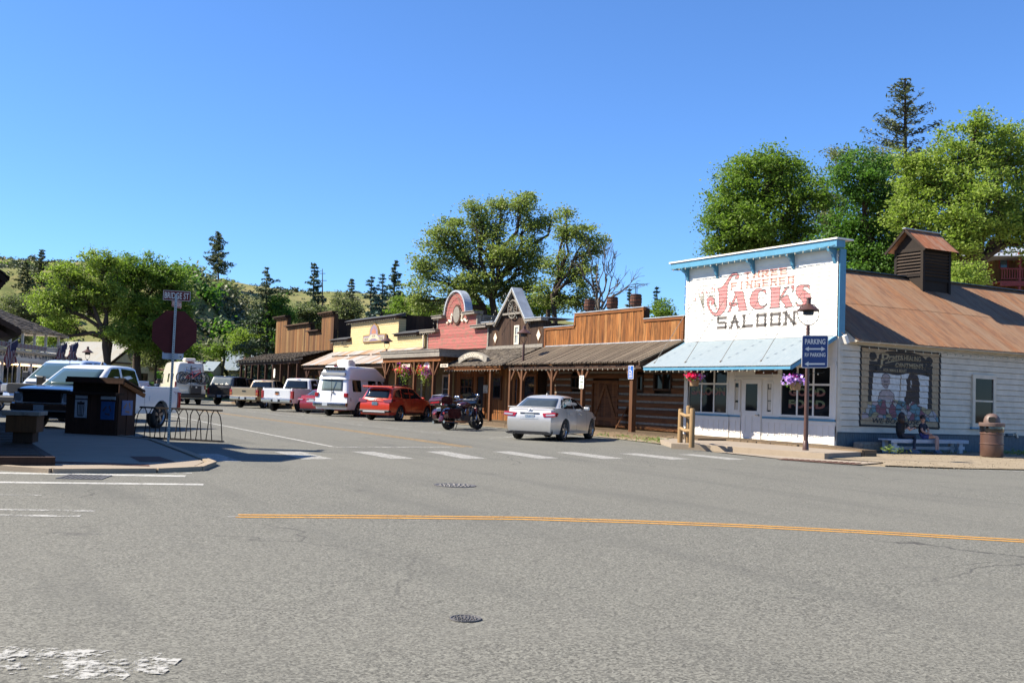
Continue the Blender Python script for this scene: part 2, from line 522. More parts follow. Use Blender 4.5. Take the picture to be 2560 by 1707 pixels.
M['lf_elm'] = leafmat('elm_leaves', [(0.115, 0.175, 0.016), (0.160, 0.220, 0.026), (0.085, 0.140, 0.013)])
M['lf_lime'] = leafmat('pale_elm_leaves', [(0.175, 0.230, 0.030), (0.225, 0.270, 0.045), (0.130, 0.185, 0.022)])
M['lf_deep'] = leafmat('deep_green_leaves', [(0.070, 0.145, 0.014), (0.105, 0.185, 0.018), (0.048, 0.105, 0.012)])
M['lf_locust'] = leafmat('locust_leaves', [(0.175, 0.210, 0.045), (0.235, 0.255, 0.080), (0.125, 0.160, 0.032)])
M['lf_grey'] = leafmat('greyish_leaves', [(0.135, 0.150, 0.060), (0.175, 0.185, 0.085), (0.09, 0.105, 0.04)])
M['needle'] = leafmat('pine_needles', [(0.048, 0.074, 0.026), (0.072, 0.100, 0.034), (0.032, 0.050, 0.022)], 0.15)
M['needle2'] = leafmat('olive_pine_needles', [(0.075, 0.095, 0.030), (0.110, 0.125, 0.042), (0.05, 0.062, 0.024)], 0.15)
M['spruce'] = leafmat('blue_spruce_needles', [(0.030, 0.068, 0.044), (0.048, 0.092, 0.058), (0.022, 0.048, 0.034)], 0.12)
M['scrub'] = leafmat('sagebrush_leaves', [(0.085, 0.092, 0.042), (0.055, 0.066, 0.028), (0.12, 0.115, 0.06), (0.04, 0.052, 0.02)], 0.15)
M['char'] = wood('charred_black_boards', [(0.030, 0.022, 0.018), (0.042, 0.03, 0.022), (0.022, 0.017, 0.014)], (24, 24, 1.4), damt=0.5)
M['charlit'] = wood('lit_black_slats', [(0.09, 0.066, 0.05), (0.07, 0.05, 0.038)], (2, 2, 24), damt=0.4)  # lit copy of the black tower boards: brighter tone put into the slat colour
M['barrel'] = wood('barrel_staves', [(0.20, 0.085, 0.055), (0.165, 0.068, 0.045), (0.23, 0.10, 0.062)], (20, 20, 1.5), damt=0.4)
M['bark'] = wood('bark', [(0.085, 0.060, 0.042), (0.11, 0.08, 0.055)], (9, 9, 2.2), dark=(0.02, 0.014, 0.01), damt=0.7, isl=False)
M['barkgrey'] = wood('pale_bark', [(0.17, 0.14, 0.11), (0.22, 0.18, 0.15)], (9, 9, 2.2), dark=(0.05, 0.04, 0.03), damt=0.6, isl=False)
M['skin'] = plain('skin', (0.66, 0.36, 0.25), 0.5, var=0.06)
# -- letters
def text_tris(s, bold=0.0):
 cu = bpy.data.curves.new("t", 'FONT')
 cu.body = s
 cu.size = 1.0
 cu.offset = bold
 cu.resolution_u = 3
 o = bpy.data.objects.new("t", cu)
 COL.objects.link(o)
 dg = bpy.context.evaluated_depsgraph_get()
 me = bpy.data.meshes.new_from_object(o.evaluated_get(dg))
 me.calc_loop_triangles()
 tris = [[(me.vertices[i].co.x, me.vertices[i].co.y) for i in t.vertices] for t in me.loop_triangles]
 bpy.data.objects.remove(o); bpy.data.curves.remove(cu); bpy.data.meshes.remove(me)
 return tris
def fit(tris, u0, u1, z0, z1, shear=0.0):
 xs = [p[0] for t in tris for p in t]; ys = [p[1] for t in tris for p in t]
 a, b, c, d = min(xs), max(xs), min(ys), max(ys)
 return [[(u0 + (x - a) / (b - a) * (u1 - u0) + shear * (y - c) / (d - c), z0 + (y - c) / (d - c) * (z1 - z0)) for x, y in t] for t in tris]
def poly_tris(out):
 return [[out[i] for i in t] for t in tessellate_polygon([[Vector((a, b, 0)) for a, b in out]])]
def clip(poly, lo, hi):
 for sgn, lim in ((1, lo), (-1, hi)):
  res = []
  n = len(poly)
  for i in range(n):
   a, b = poly[i], poly[(i + 1) % n]
   da, db = sgn * (a[1] - lim), sgn * (b[1] - lim)
   if da >= 0: res.append(a)
   if (da >= 0) != (db >= 0):
    q = da / (da - db)
    res.append((a[0] + (b[0] - a[0]) * q, a[1] + (b[1] - a[1]) * q))
  poly = res
  if len(poly) < 3: return []
 return poly
def flat(mb, W, tris, o, mi=0):
 for t in tris:
  mb.add([W.p(u, z, o) for u, z in t], [tuple(range(len(t)))], mi)
 return mb
def drape(mb, W, tris, z0, h, tb, tt, mi=0, gap=0.012, lift=0.003):
 """paint on lapped boards: cut at every board edge and laid on each board's slope"""
 for t in tris:
  lo = min(p[1] for p in t); hi = max(p[1] for p in t)
  for k in range(int((lo - z0) // h), int((hi - z0) // h) + 1):
   q = clip(t, z0 + k * h + gap, z0 + (k + 1) * h - 0.001)
   if q:
    vs = [W.p(u, z, tb + (tt - tb) * ((z - z0) / h - k) + lift) for u, z in q]
    mb.add(vs, [tuple(range(len(q)))], mi)
 return mb
def letters(s, W, u0, u1, z0, z1, mat, parent, name='lettering', o=0.01, bold=0.02, local=False):
 return flat(MB(), W, fit(text_tris(s, bold), u0, u1, z0, z1), o).build(name, mat, parent, fix=False, local=local)
# -- wall pieces
def clapboards(mb, W, u0, u1, z0, z1, h, tb, tt, rng, maxlen=4.5, mi=0, gap=0.0):
 k = 0
 z = z0
 while z < z1 - 1e-4:
  zt = min(z + h, z1)
  u = u0
  while u < u1 - 1e-4:
   L = rng.uniform(0.55, 1.0) * maxlen
   e = u + L
   if u1 - e < 0.6: e = u1
   q = (zt - z) / h
   to = tb + (tt - tb) * q; zg = z + gap
   vs = [W.p(u, zg, 0), W.p(e, zg, 0), W.p(e, zg, tb), W.p(u, zg, tb), W.p(u, zt, 0), W.p(e, zt, 0), W.p(e, zt, to), W.p(u, zt, to)]
   mb.add(vs, BOXF, mi)
   u = e
  z = zt
  k += 1
 return mb
def vboards(mb, W, u0, u1, z0, ztop, width, rng, t0=0.02, jit=0.008, gap=0.008, mi=0, zj=0.0):
 u = u0
 while u < u1 - 1e-4:
  wd = width * rng.uniform(0.75, 1.2)
  e = min(u + wd, u1)
  if u1 - e < width * 0.4: e = u1
  t = t0 + rng.uniform(0, jit)
  za, zb = ztop(u), ztop(e)
  b = z0 + rng.uniform(0, zj)
  a_, e_ = u + gap / 2, e - gap / 2
  vs = [W.p(a_, b, 0), W.p(e_, b, 0), W.p(e_, b, t), W.p(a_, b, t), W.p(a_, za, 0), W.p(e_, zb, 0), W.p(e_, zb, t), W.p(a_, za, t)]
  mb.add(vs, BOXF, mi)
  u = e
 return mb
def window(W, u0, u1, z0, z1, cols, rows, parent, fmat, gmat=None, fw=0.08, mw=0.035, o0=0.0, o1=0.06, og=0.025, name='window', rowfrac=None):
 gmat = gmat or M['glass']
 mb = MB()
 W.box(mb, u0, u0 + fw, z0, z1, o0, o1); W.box(mb, u1 - fw, u1, z0, z1, o0, o1)
 W.box(mb, u0 + fw, u1 - fw, z0, z0 + fw, o0, o1); W.box(mb, u0 + fw, u1 - fw, z1 - fw, z1, o0, o1)
 for i in range(1, cols):
  c = u0 + fw + (u1 - u0 - 2 * fw) * i / cols
  W.box(mb, c - mw / 2, c + mw / 2, z0 + fw, z1 - fw, o0, o1 - 0.012)
 rf = rowfrac or [i / rows for i in range(1, rows)]
 for q in rf:
  c = z0 + fw + (z1 - z0 - 2 * fw) * q
  W.box(mb, u0 + fw, u1 - fw, c - mw / 2, c + mw / 2, o0, o1 - 0.016)
 f = mb.build(name, fmat, parent)
 W.box(MB(), u0 + fw * 0.9, u1 - fw * 0.9, z0 + fw * 0.9, z1 - fw * 0.9, og - 0.012, og).build('pane', gmat, f)
 return f
def sheet(mb, W, u0, u1, top, bot, amp=0.012, pitch=0.075, thick=0.004, mi=0, edge=0.0, rng=None):
 """corrugated sheet: top=(z,o) bot=(z,o) in the wall's frame, waves across u"""
 n = max(2, int((u1 - u0) / (pitch / 4)))
 vs = []
 d = Vector((bot[1] - top[1], bot[0] - top[0])).normalized()
 nx, nz = -d.y, d.x
 if nz < 0: nx, nz = -nx, -nz
 for i in range(n + 1):
  u = u0 + (u1 - u0) * i / n
  a = amp * math.sin(2 * math.pi * (u - u0) / pitch)
  for (z, o) in (top, bot):
   vs.append(W.p(u, z + nz * a, o + nx * a))
 fs = [(2 * i, 2 * i + 1, 2 * i + 3, 2 * i + 2) for i in range(n)]
 mb.add(vs, fs, mi)
 return mb
def shakes(mb, W, u0, u1, top, bot, rows, width, rng, thick=0.03, ends=0.04):
 """rows of split shakes on a slope given in a wall's frame"""
 z0, o0 = top; z1, o1 = bot
 for r in range(rows):
  q0 = r / rows; q1 = min(1.02, (r + 1.35) / rows)
  u = u0 - rng.uniform(0, width)
  while u < u1:
   wd = width * rng.uniform(0.5, 1.4)
   e = min(u + wd, u1 + rng.uniform(0, ends)); s_ = max(u, u0 - rng.uniform(0, ends))
   if e - s_ > 0.02:
    qq = q1 + rng.uniform(-0.12, 0.10) / rows
    lift = thick * (0.5 + 0.8 * rng.random())
    zt, ot = z0 + (z1 - z0) * q0, o0 + (o1 - o0) * q0
    zb, ob = z0 + (z1 - z0) * qq, o0 + (o1 - o0) * qq
    zt -= 0.012
    vs = [W.p(s_ + .004, zt - 0.02, ot), W.p(e - .004, zt - 0.02, ot), W.p(e - .004, zb - 0.01, ob), W.p(s_ + .004, zb - 0.01, ob),
      W.p(s_ + .004, zt, ot), W.p(e - .004, zt, ot), W.p(e - .004, zb + lift, ob), W.p(s_ + .004, zb + lift, ob)]
    mb.add(vs, BOXF)
   u += wd
 return mb
def lights_string(label, pts, group='strings of bulbs along the eaves', sag=0.05, step=0.36, drop=0.06, r=0.021):
 """a cord with bulbs hanging from it"""
 P = [Vector(p) for p in pts]
 rt = thing('string_lights', label, 'string lights', P[0], 0, group)
 cord = MB(); path = []; bulbs = []
 for a, b in zip(P, P[1:]):
  L = (b - a).length; n = max(1, int(round(L / step)))
  for i in range(n):
   q = i / n
   path.append(a.lerp(b, q)); path.append(a.lerp(b, q + 0.5 / n) - Vector((0, 0, sag * 0.5)))
   bulbs.append(a.lerp(b, q + 0.25 / n))
 path.append(P[-1])
 cord.tube(path, 0.008, 4)
 cord.build('cord', M['cord'], rt)
 me = None
 for i, p in enumerate(bulbs[:95]):
  if me is None:
   b = MB().lathe([(0.003, 0), (r * 0.45, -drop * 0.35), (r * 0.5, -drop * 0.4), (r, -drop * 0.8), (r * 0.9, -drop * 1.15), (r * 0.3, -drop * 1.4)], (0, 0, 0), 8).build('bulb', M['bulb'], rt, smooth=True, local=True)
   me = b.data
  else:
   b = bpy.data.objects.new('bulb', me); link(b, rt)
  b.location = p - P[0]
 return rt
# == ground, roads, pavements
rng = random.Random(7)
def sheet_poly(name, pts, z, mat, th=0.0, parent=None, **kw):
 mb = MB()
 if th:
  mb.prism([(p[0], p[1]) for p in pts], lambda a, b, t: (a, b, t), z - th, z)
 else:
  for t in poly_tris([(p[0], p[1]) for p in pts]):
   mb.add([(a, b, z) for a, b in t], [(0, 1, 2)])
 return mb.build(name, mat, parent, **kw)
def structure(o):
 o['kind'] = 'structure'
 return o
structure(sheet_poly('ground', [(-900, -300), (900, -300), (900, 1100), (-900, 1100)], -0.02, M['dirt']))
structure(sheet_poly('road', [(-70, -45), (80, -45), (80, 15.3), (46, 15.6), (31, 16.2), (25.5, 17.1), (22.3, 17.9), (20.5, 18.9), (19.9, 20.3), (20.3, 24.5), (21.6, 29), (22.5, 31), (23.0, 34), (23.0, 60), (23, 92), (27, 130), (44, 230),
        (22, 230), (2, 130), (-1, 92), (-2, 60), (-2, 38), (3.6, 34.5), (4.4, 29), (5.0, 27), (4.75, 22), (4.6, 19.4), (4.1, 18.3), (3.4, 17.9), (1.5, 18.4), (-70, 21)], 0.0, M['asphalt']))
structure(sheet_poly('pavement', [(20.15, 26.05), (20.9, 25.15), (21.65, 21.4), (24.38, 22.5), (24.4, 24.95), (25.98, 25.05), (25.98, 33.1), (23.15, 33.1), (23.0, 30.6), (21.6, 28.6)], 0.15, M['concrete'], 0.2))
structure(sheet_poly('kerb', [(19.98, 25.95), (20.75, 25.05), (21.55, 21.25), (21.70, 21.25), (20.95, 25.13), (20.2, 26.10)], 0.165, M['curb'], 0.2))
structure(sheet_poly('ramp', [(20.55, 25.0), (21.5, 21.2), (22.4, 20.0), (20.6, 19.2), (19.95, 20.4)], 0.012, M['concrete']))
for a, b in (((20.15, 21.3), (21.1, 19.5)),):
 d = Vector((b[0] - a[0], b[1] - a[1])).normalized(); nrm = Vector((-d.y, d.x))
 mb = MB()
 L = (Vector(b) - Vector(a)).length
 n = int(L / 0.14)
 for i in range(n):
  for j in range(4):
   c = Vector(a) + d * (i + 0.5) * L / n - nrm * (0.05 + j * 0.13)
   mb.lathe([(0.052, 0.016), (0.04, 0.03), (0.0, 0.031)], (c.x, c.y, 0), 6, cap=False)
 base = [Vector(a), Vector(b), Vector(b) - nrm * 0.55, Vector(a) - nrm * 0.55]
 for t in poly_tris([(p.x, p.y) for p in base]):
  mb.add([(x, y, 0.016) for x, y in t], [(0, 1, 2)])
 structure(mb.build('tactile_strip', M['tactile']))
structure(sheet_poly('dirt_verge', [(22.0, 21.5), (22.4, 20.0), (21.2, 18.9), (23, 17.9), (25.7, 17.25), (31, 16.4), (46, 15.8), (80, 15.4), (80, 25.1), (24.4, 25.1), (24.4, 22.4)], 0.018, M['dirt']))
structure(sheet_poly('gutter_strip', [(21.6, 28.6), (23.0, 30.6), (23.2, 33), (23.2, 90), (22.6, 90), (22.55, 34), (22.0, 31)], 0.02, M['dirt']))
mb = MB()
y = 22.55
while y < 90:
 wd = rng.uniform(0.16, 0.24)
 x0 = 23.15 if y > 28.6 else (24.35 if y > 25 else 24.45)
 x1 = 26.0 if y > 25.12 else 24.75 + (y - 22.5) * .42
 mb.box(x0 + rng.uniform(-.02, .02), x1, y + 0.006, y + wd - 0.006, 0.02, 0.205 + rng.uniform(-0.006, 0.006))
 y += wd
structure(mb.build('boardwalk', M['deck']))
mb = MB()
for a in range(30, 90, 4):
 mb.box(23.0, 23.13, a, a + 3.97, 0.0, 0.17)
mb.beam((24.28, 22.4, 0.1), (24.38, 25.0, 0.1), 0.14, 0.2)
mb.beam((24.3, 22.45, 0.1), (24.85, 22.5, 0.1), 0.14, 0.2)
structure(mb.build('boardwalk_edging', M['deck']))
structure(sheet_poly('corner_pavement', [(-6, 18.9), (1.2, 18.35), (1.83, 17.7), (3.3, 17.75), (4.05, 18.15), (4.5, 19.3), (4.65, 22), (4.9, 27), (4.3, 29), (3.5, 34.4), (-6, 36)], 0.06, M['concrete'], 0.1))
mb = MB()
kp = [(1.2, 18.27), (1.83, 17.58), (3.35, 17.62), (4.12, 18.02), (4.62, 19.2), (4.78, 22), (5.02, 27), (4.42, 29.1)]
for i, (a, b) in enumerate(zip(kp, kp[1:])):
 mb.beam((a[0], a[1], 0.03), (b[0], b[1], 0.03), 0.15, 0.09)
structure(mb.build('corner_kerb', M['curb']))
structure(sheet_poly('tactile_panel', [(3.44, 20.57), (3.97, 20.61), (3.98, 19.2), (3.38, 19.18)], 0.066, M['tactile']))
structure(sheet_poly('tactile_panel', [(2.02, 19.3), (2.0, 18.85), (3.36, 18.15), (3.42, 18.62)], 0.066, M['tactile']))
mb = MB()
y = 18.55
while y < 33:
 mb.box(-3.0, 1.80 + (0.42 if y > 22.8 else 0.0) * min(1, (y - 22.8) / 2.5), y + .005, y + .175, 0.02, 0.20 + rng.uniform(-.005, .005))
 y += 0.18
mb.box(1.82, 1.95, 18.5, 23.2, 0.0, 0.19); mb.box(-3, 1.95, 18.36, 18.5, 0, 0.19)
structure(mb.build('platform', M['dark']))
BARS = [[[5.05, 22.45], [5.52, 22.48], [5.40, 20.15], [4.95, 20.14]], [[6.95, 23.3], [7.6, 23.45], [7.5, 20.95], [6.8, 20.8]], [[8.85, 23.53], [9.4, 23.57], [9.4, 21.1], [8.81, 21.0]],
  [[10.85, 23.75], [11.45, 23.9], [11.2, 21.2], [10.55, 21.1]], [[12.75, 23.9], [13.37, 24.05], [13.2, 21.4], [12.55, 21.2]], [[14.55, 23.75], [15.2, 23.9], [15.05, 21.36], [14.3, 21.18]],
  [[16.3, 23.4], [16.95, 23.5], [17.0, 21.27], [16.2, 21.0]], [[18.1, 23.2], [18.7, 23.3], [18.75, 21.2], [18.0, 21.0]]]
for b in BARS:
 o = structure(sheet_poly('crosswalk_bar', b, 0.004, M['wbar'])); o['group'] = 'crosswalk bars'
def stripe(name, pts, wd, mat, z=0.004):
 mb = MB()
 for a, b in zip(pts, pts[1:]):
  a = Vector(a); b = Vector(b); d = (b - a).normalized(); n = Vector((-d.y, d.x)) * wd / 2
  mb.add([(*(a + n), z), (*(b + n), z), (*(b - n), z), (*(a - n), z)], [(0, 1, 2, 3)])
 return structure(mb.build(name, mat))
stripe('edge_line', [(10.3, 60), (9.9, 45), (9.1, 25.5)], 0.11, M['wline'])
stripe('stop_line', [(9.1, 25.35), (12.6, 25.75)], 0.28, M['wworn'])
stripe('centre_line', [(13.9, 75), (13.9, 58), (13.55, 40), (12.95, 25.9)], 0.13, M['yworn'])
stripe('centre_line', [(14.15, 75), (14.15, 58), (13.8, 40), (13.2, 25.9)], 0.11, M['yworn'])
stripe('parking_line', [(17.3, 72), (17.05, 59.5), (16.2, 41.6), (16.4, 34)], 0.11, M['wworn'])
for yy in (37, 41.5, 46, 51, 56, 61, 66, 72):
 stripe('parking_line', [(16.4 + (yy - 37) * .02, yy - 6), (22.4, yy)], 0.10, M['wworn'])
ya = [(3.14, 11.73), (4.63, 11.34), (6.2, 10.87), (7.4, 10.27), (8.5, 9.62), (9.65, 8.75), (10.9, 7.68), (13.5, 4.6), (16, 0.5)]
stripe('double_yellow_line', [(x, y + 0.03) for x, y in ya], 0.085, M['yline'])
stripe('double_yellow_line', [(x - 0.08, y - 0.17) for x, y in ya], 0.085, M['yline'])
stripe('lane_end_mark', [(2.98, 11.62), (3.14, 11.56)], 0.1, M['wworn'])
stripe('stop_line', [(-8, 20.9), (1.29, 17.60), (3.67, 16.9)], 0.3, M['wline'])
stripe('stop_line', [(-8, 18.6), (1.11, 16.05), (3.61, 15.45)], 0.24, M['wline'])
stripe('edge_line', [(1.68, 19.32 - 1.45), (3.9, 17.0 + 0.5)], 0.16, M['wworn'])
stripe('worn_mark', [(-2, 15.1), (1.37, 14.2)], 0.12, M['wworn'])
stripe('worn_mark', [(-2, 13.7), (1.75, 12.4)], 0.14, M['wworn'])
stripe('worn_mark', [(-2, 13.1), (1.54, 11.95)], 0.14, M['wworn'])
stripe('worn_stop_bar', [(-3, 7.55), (0.43, 5.93), (1.05, 5.56)], 0.56, M['wfaint'])
stripe('worn_stop_bar', [(0.2, 6.02), (1.18, 5.50)], 0.30, M['wfaint'], 0.007)
stripe('edge_line', [(22.3, 17.52), (25.2, 16.6), (31, 15.7), (46, 15.1)], 0.12, M['wworn'])
def manhole(x, y, r, label, mat):
 t = thing('manhole_cover', label, 'manhole', (x, y, 0))
 MB().lathe([(r, 0.002), (r, 0.010), (r * 0.9, 0.010), (r * 0.88, 0.005), (0, 0.005)], (x, y, 0), 28, cap=False).build('ring', mat, t)
 mb = MB()
 for k in range(3):
  rr = r * (0.25 + 0.22 * k); n = 6 + 5 * k
  for j in range(n):
   a = 2 * math.pi * j / n
   mb.lathe([(r * .075, 0.006), (r * .06, 0.013), (0, 0.0135)], (x + rr * math.cos(a), y + rr * math.sin(a), 0), 6, cap=False)
 mb.build('tread', mat, t)
M['castiron'] = plain('worn_cast_iron', (0.16, 0.15, 0.145), 0.6, 0.3, var=0.4, vs=25)
manhole(7.32, 14.9, 0.33, 'larger cast iron manhole cover out in the middle of the road', M['castiron'])
manhole(3.07, 6.03, 0.10, 'small round iron valve cover nearest to the camera in the asphalt', M['castiron'])
mb = MB()
t = thing('storm_drain', 'dark iron drain grate set across the white stop line by the corner', 'drain grate', (2.2, 16.8, 0))
a, b = Vector((1.93, 16.93, 0)), Vector((2.47, 16.73, 0))
d = (b - a).normalized(); n = Vector((-d.y, d.x, 0))
mb = MB()
mb.beam(a + n * .34, b + n * .34, .05, .02); mb.beam(a - n * .34, b - n * .34, .05, .02); mb.beam(a - n * .36, a + n * .36, .05, .022); mb.beam(b - n * .36, b + n * .36, .05, .022)
for i in range(1, 8):
 c = a.lerp(b, i / 8); mb.beam(c - n * .34, c + n * .34, .03, .016)
mb.build('grate', M['castiron'], t)
MB().obox(Matrix.Translation((a + b) / 2) @ Matrix.Rotation(math.atan2(d.y, d.x), 4, 'Z'), .55, .66, .011).build('pit', M['under'], t)
# == the saloon
F = Wall((26, 0, 0), (0, -1, 0), (-1, 0, 0))
S = Wall((0, 25.17, 0), (1, 0, 0), (0, -1, 0))      # the saloon's side wall: u = x
rng = random.Random(11)
sal = thing('saloon', 'white clapboard saloon with blue trim, painted false front and rusty roof', 'saloon', (26, 29, 0.0))
U0, U1 = -33.05, -25.17
mb = MB()
mb.box(26.0, 26.26, 25.17, 33.05, 0.15, 6.55)
mb.build('front_core', M['white'], sal)
mb = MB(); mb.box(26.26, 44.0, 25.19, 33.05, 0.15, 3.85); mb.build('wall_core', M['grey'], sal)
HB, TB, TT = 0.132, 0.030, 0.006
mb = clapboards(MB(), F, U0 + 0.16, U1 - 0.16, 3.76, 6.42, HB, TB, TT, rng, gap=.007)
mb.build('front_boards', M['white'], sal)
mb = MB()
F.box(mb, U0, U0 + 0.15, 3.72, 6.45, 0, 0.04); F.box(mb, U1 - 0.15, U1, 3.72, 6.45, 0, 0.04); F.box(mb, U0 + .15, U1 - .15, 6.36, 6.62, 0, 0.035)
mb.build('front_trim', M['white'], sal)
mb = MB()
F.box(mb, U0 - 0.55, U1 + 0.28, 6.60, 6.84, 0.02, 0.40)
F.box(mb, U1 + 0.003, U1 + 0.06, 3.72, 6.60, -0.27, 0.0)
for u in (U0 + 0.12, -31.2, -29.2, -27.2, U1 - 0.12):
 mb.prism([(0.0, 6.60), (0.36, 6.60), (0.33, 6.5), (0.16, 6.42), (0.06, 6.2), (0.0, 6.1)], lambda o, z, t, u=u: F.p(u + t, z, 0.035 + o), -0.055, 0.055)
mb.build('cornice', M['blue'], sal, bevel=0.006)
F.box(MB(), U0 - 0.60, U1 + 0.34, 6.842, 6.895, -0.30, 0.45).build('cornice_cap', M['white'], sal)
M['signred'] = m_paint('faded_red_sign_paint', (0.78, 0.25, 0.24), 0.26, 0.50, 4.0)
M['signpink'] = m_paint('faded_salmon_sign_paint', (0.85, 0.38, 0.30), 0.36, 0.52, 7.0)
M['signblack'] = m_paint('faded_black_sign_paint', (0.11, 0.09, 0.08), 0.24, 0.46, 6.0)
M['signgrey'] = m_paint('faded_grey_sign_paint', (0.30, 0.28, 0.22), 0.36, 0.54, 7.0)
def ss(pts):
 """outlines measured off the front (its own 1 m grid), in the wall's u, z"""
 r = []
 for x, y in pts:
  v = ROT @ Vector(((1680 + x * .18707 - 1280) / FPX, -(600 + y * .18707 - 853.5) / FPX, -1.0))
  q = CAM + v * (26.0 / v.x)
  r.append((-q.y, q.z))
 return r
JACKS = [
 [(905, 485), (895, 512), (870, 522), (850, 512), (852, 498), (872, 492), (868, 472), (845, 464), (812, 490), (775, 550), (748, 612), (742, 800), (736, 880), (710, 945), (660, 1000), (600, 1018), (540, 990), (500, 930), (475, 860), (470, 800), (490, 765), (530, 755), (560, 775), (580, 820), (562, 860), (535, 868), (522, 850), (540, 832), (532, 808), (508, 812), (502, 850), (515, 910), (550, 958), (595, 978), (625, 945), (636, 880), (640, 700), (612, 655), (660, 640), (700, 600), (740, 540), (780, 478), (820, 445), (870, 440), (895, 455)],
 [(835, 690), (955, 683), (1002, 925), (1018, 938), (890, 945), (900, 928), (876, 790), (868, 760), (800, 900), (792, 945), (785, 955), (750, 962), (775, 920), (852, 725)],
 [(765, 838), (790, 828), (805, 846), (872, 836), (878, 864), (842, 882), (810, 888), (772, 874)],
 [(1270, 722), (1250, 655), (1230, 667), (1190, 650), (1130, 655), (1080, 700), (1045, 790), (1050, 860), (1090, 910), (1150, 925), (1230, 905), (1270, 870), (1282, 838), (1240, 882), (1200, 890), (1165, 850), (1150, 790), (1160, 710), (1188, 680), (1232, 690)],
 [(1310, 640), (1465, 625), (1450, 650), (1440, 880), (1452, 895), (1310, 912), (1325, 890), (1335, 660)],
 [(1448, 770), (1522, 642), (1500, 637), (1580, 622), (1545, 650), (1474, 772)],
 [(1450, 790), (1550, 730), (1612, 868), (1622, 882), (1530, 910), (1502, 897), (1526, 880)],
 [(1602, 612), (1640, 605), (1630, 680), (1612, 702), (1622, 662), (1604, 645)],
 [(1680, 622), (1720, 600), (1800, 599), (1842, 600), (1845, 658), (1817, 628), (1772, 622), (1757, 650), (1800, 690), (1850, 722), (1868, 780), (1850, 850), (1810, 885), (1740, 886), (1680, 882), (1660, 838), (1700, 865), (1745, 868), (1758, 838), (1738, 800), (1690, 762), (1662, 712), (1662, 660)]]
Z0B = 3.76
def outline(q, wd):
 r = []
 for i in range(len(q)):
  a, b = Vector(q[i]), Vector(q[(i + 1) % len(q)])
  if (b - a).length < 1e-5: continue
  nn = Vector((-(b - a).y, (b - a).x)).normalized() * wd
  r.append([tuple(a + nn), tuple(b + nn), tuple(b - nn), tuple(a - nn)])
 return r
for a_, b_ in ((0, 1), (1, 3), (3, 4), (4, 7), (7, 8), (8, 9)):
 mb = MB(); mo = MB()
 for o_ in JACKS[a_:b_]:
  drape(mb, F, poly_tris(ss(o_)), Z0B, HB, TB, TT, lift=0.006)
  drape(mo, F, outline(ss(o_), 0.014), Z0B, HB, TB, TT, lift=0.009)
 q = mb.build('sign_letter', M['signred'], sal, fix=False)
 mo.build('outline', M['signblack'], q, fix=False)
def slab(word, u0, u1, z0, z1, serif=0.06, bold=0.03):
 """squared slab-serif letters out of bars"""
 G = {'S': ['h0', 'h1', 'h2', 'l1', 'r0'], 'A': ['d0', 'd1', 'h1'], 'L': ['l', 'h0'], 'O': ['l', 'r', 'h0', 'h2'], 'N': ['l', 'r', 'dn'], 'T': ['c', 'h2'], 'H': ['l', 'r', 'h1'], 'R': ['l', 'h2', 'h1', 'r1', 'dr'],
   'E': ['l', 'h0', 'h1', 'h2'], 'F': ['l', 'h1', 'h2'], 'I': ['c'], 'G': ['l', 'h0', 'h2', 'r0', 'hg'], 'D': ['l', 'r', 'h0', 'h2']}
 n = len(word); cw = (u1 - u0) / (n + 0.28 * (n - 1)); H = z1 - z0
 out = []
 def bar(a, b, w_):
  a = Vector(a); b = Vector(b); d_ = (b - a).normalized(); m_ = Vector((-d_.y, d_.x)) * w_ / 2
  out.append([tuple(a + m_), tuple(b + m_), tuple(b - m_), tuple(a - m_)])
 for i, ch in enumerate(word):
  x = u0 + i * cw * 1.28
  s_ = bold; L_, R_ = x + s_, x + cw - s_
  m = x + cw / 2
  for k in G[ch]:
   v = {'h0': ((x, z0 + s_), (x + cw, z0 + s_)), 'h1': ((x + .1 * cw, z0 + H / 2), (x + .9 * cw, z0 + H / 2)), 'h2': ((x, z1 - s_), (x + cw, z1 - s_)), 'l': ((L_ + .04 * cw, z0), (L_ + .04 * cw, z1)), 'r': ((R_ - .04 * cw, z0), (R_ - .04 * cw, z1)),
     'l1': ((L_, z0 + H / 2), (L_, z1)), 'r0': ((R_, z0), (R_, z0 + H / 2)), 'r1': ((R_, z0 + H / 2), (R_, z1)), 'c': ((m, z0), (m, z1)), 'd0': ((x + .15 * cw, z0), (m, z1)), 'd1': ((x + .85 * cw, z0), (m, z1)),
     'dn': ((L_, z1), (R_, z0)), 'dr': ((m, z0 + H / 2), (R_, z0)), 'hg': ((m, z0 + H * .45), (R_, z0 + H * .45))}[k]
   bar(v[0], v[1], 2 * s_ if k[0] != 'h' else 1.7 * s_)
  feet = {'A': [.1, .9], 'N': [.08, .92], 'H': [.1, .9], 'R': [.1, .9], 'F': [.12], 'T': [.5], 'I': [.5], 'L': [.12]}.get(ch, [])
  for fq in feet: bar((x + fq * cw - serif, z0 + s_ * .7), (x + fq * cw + serif, z0 + s_ * .7), 1.4 * s_)
  tops = {'H': [.1, .9], 'N': [.0, .95], 'I': [.5], 'L': [.12], 'R': [.08], 'E': [.08], 'F': [.08]}.get(ch, [])
  for fq in tops: bar((x + fq * cw - serif, z1 - s_ * .7), (x + fq * cw + serif, z1 - s_ * .7), 1.4 * s_)
 return out
mb = drape(MB(), F, slab('SALOON', -31.17, -27.06, 4.18, 4.66, 0.10, 0.055), Z0B, HB, TB, TT, lift=0.006)
mb.build('sign_lettering', M['signblack'], sal, fix=False)
drape(MB(), F, slab('THREE', -29.71, -27.52, 5.94, 6.2, 0.07, 0.042), Z0B, HB, TB, TT, lift=0.006).build('sign_lettering', M['signpink'], sal, fix=False)
mb = MB()
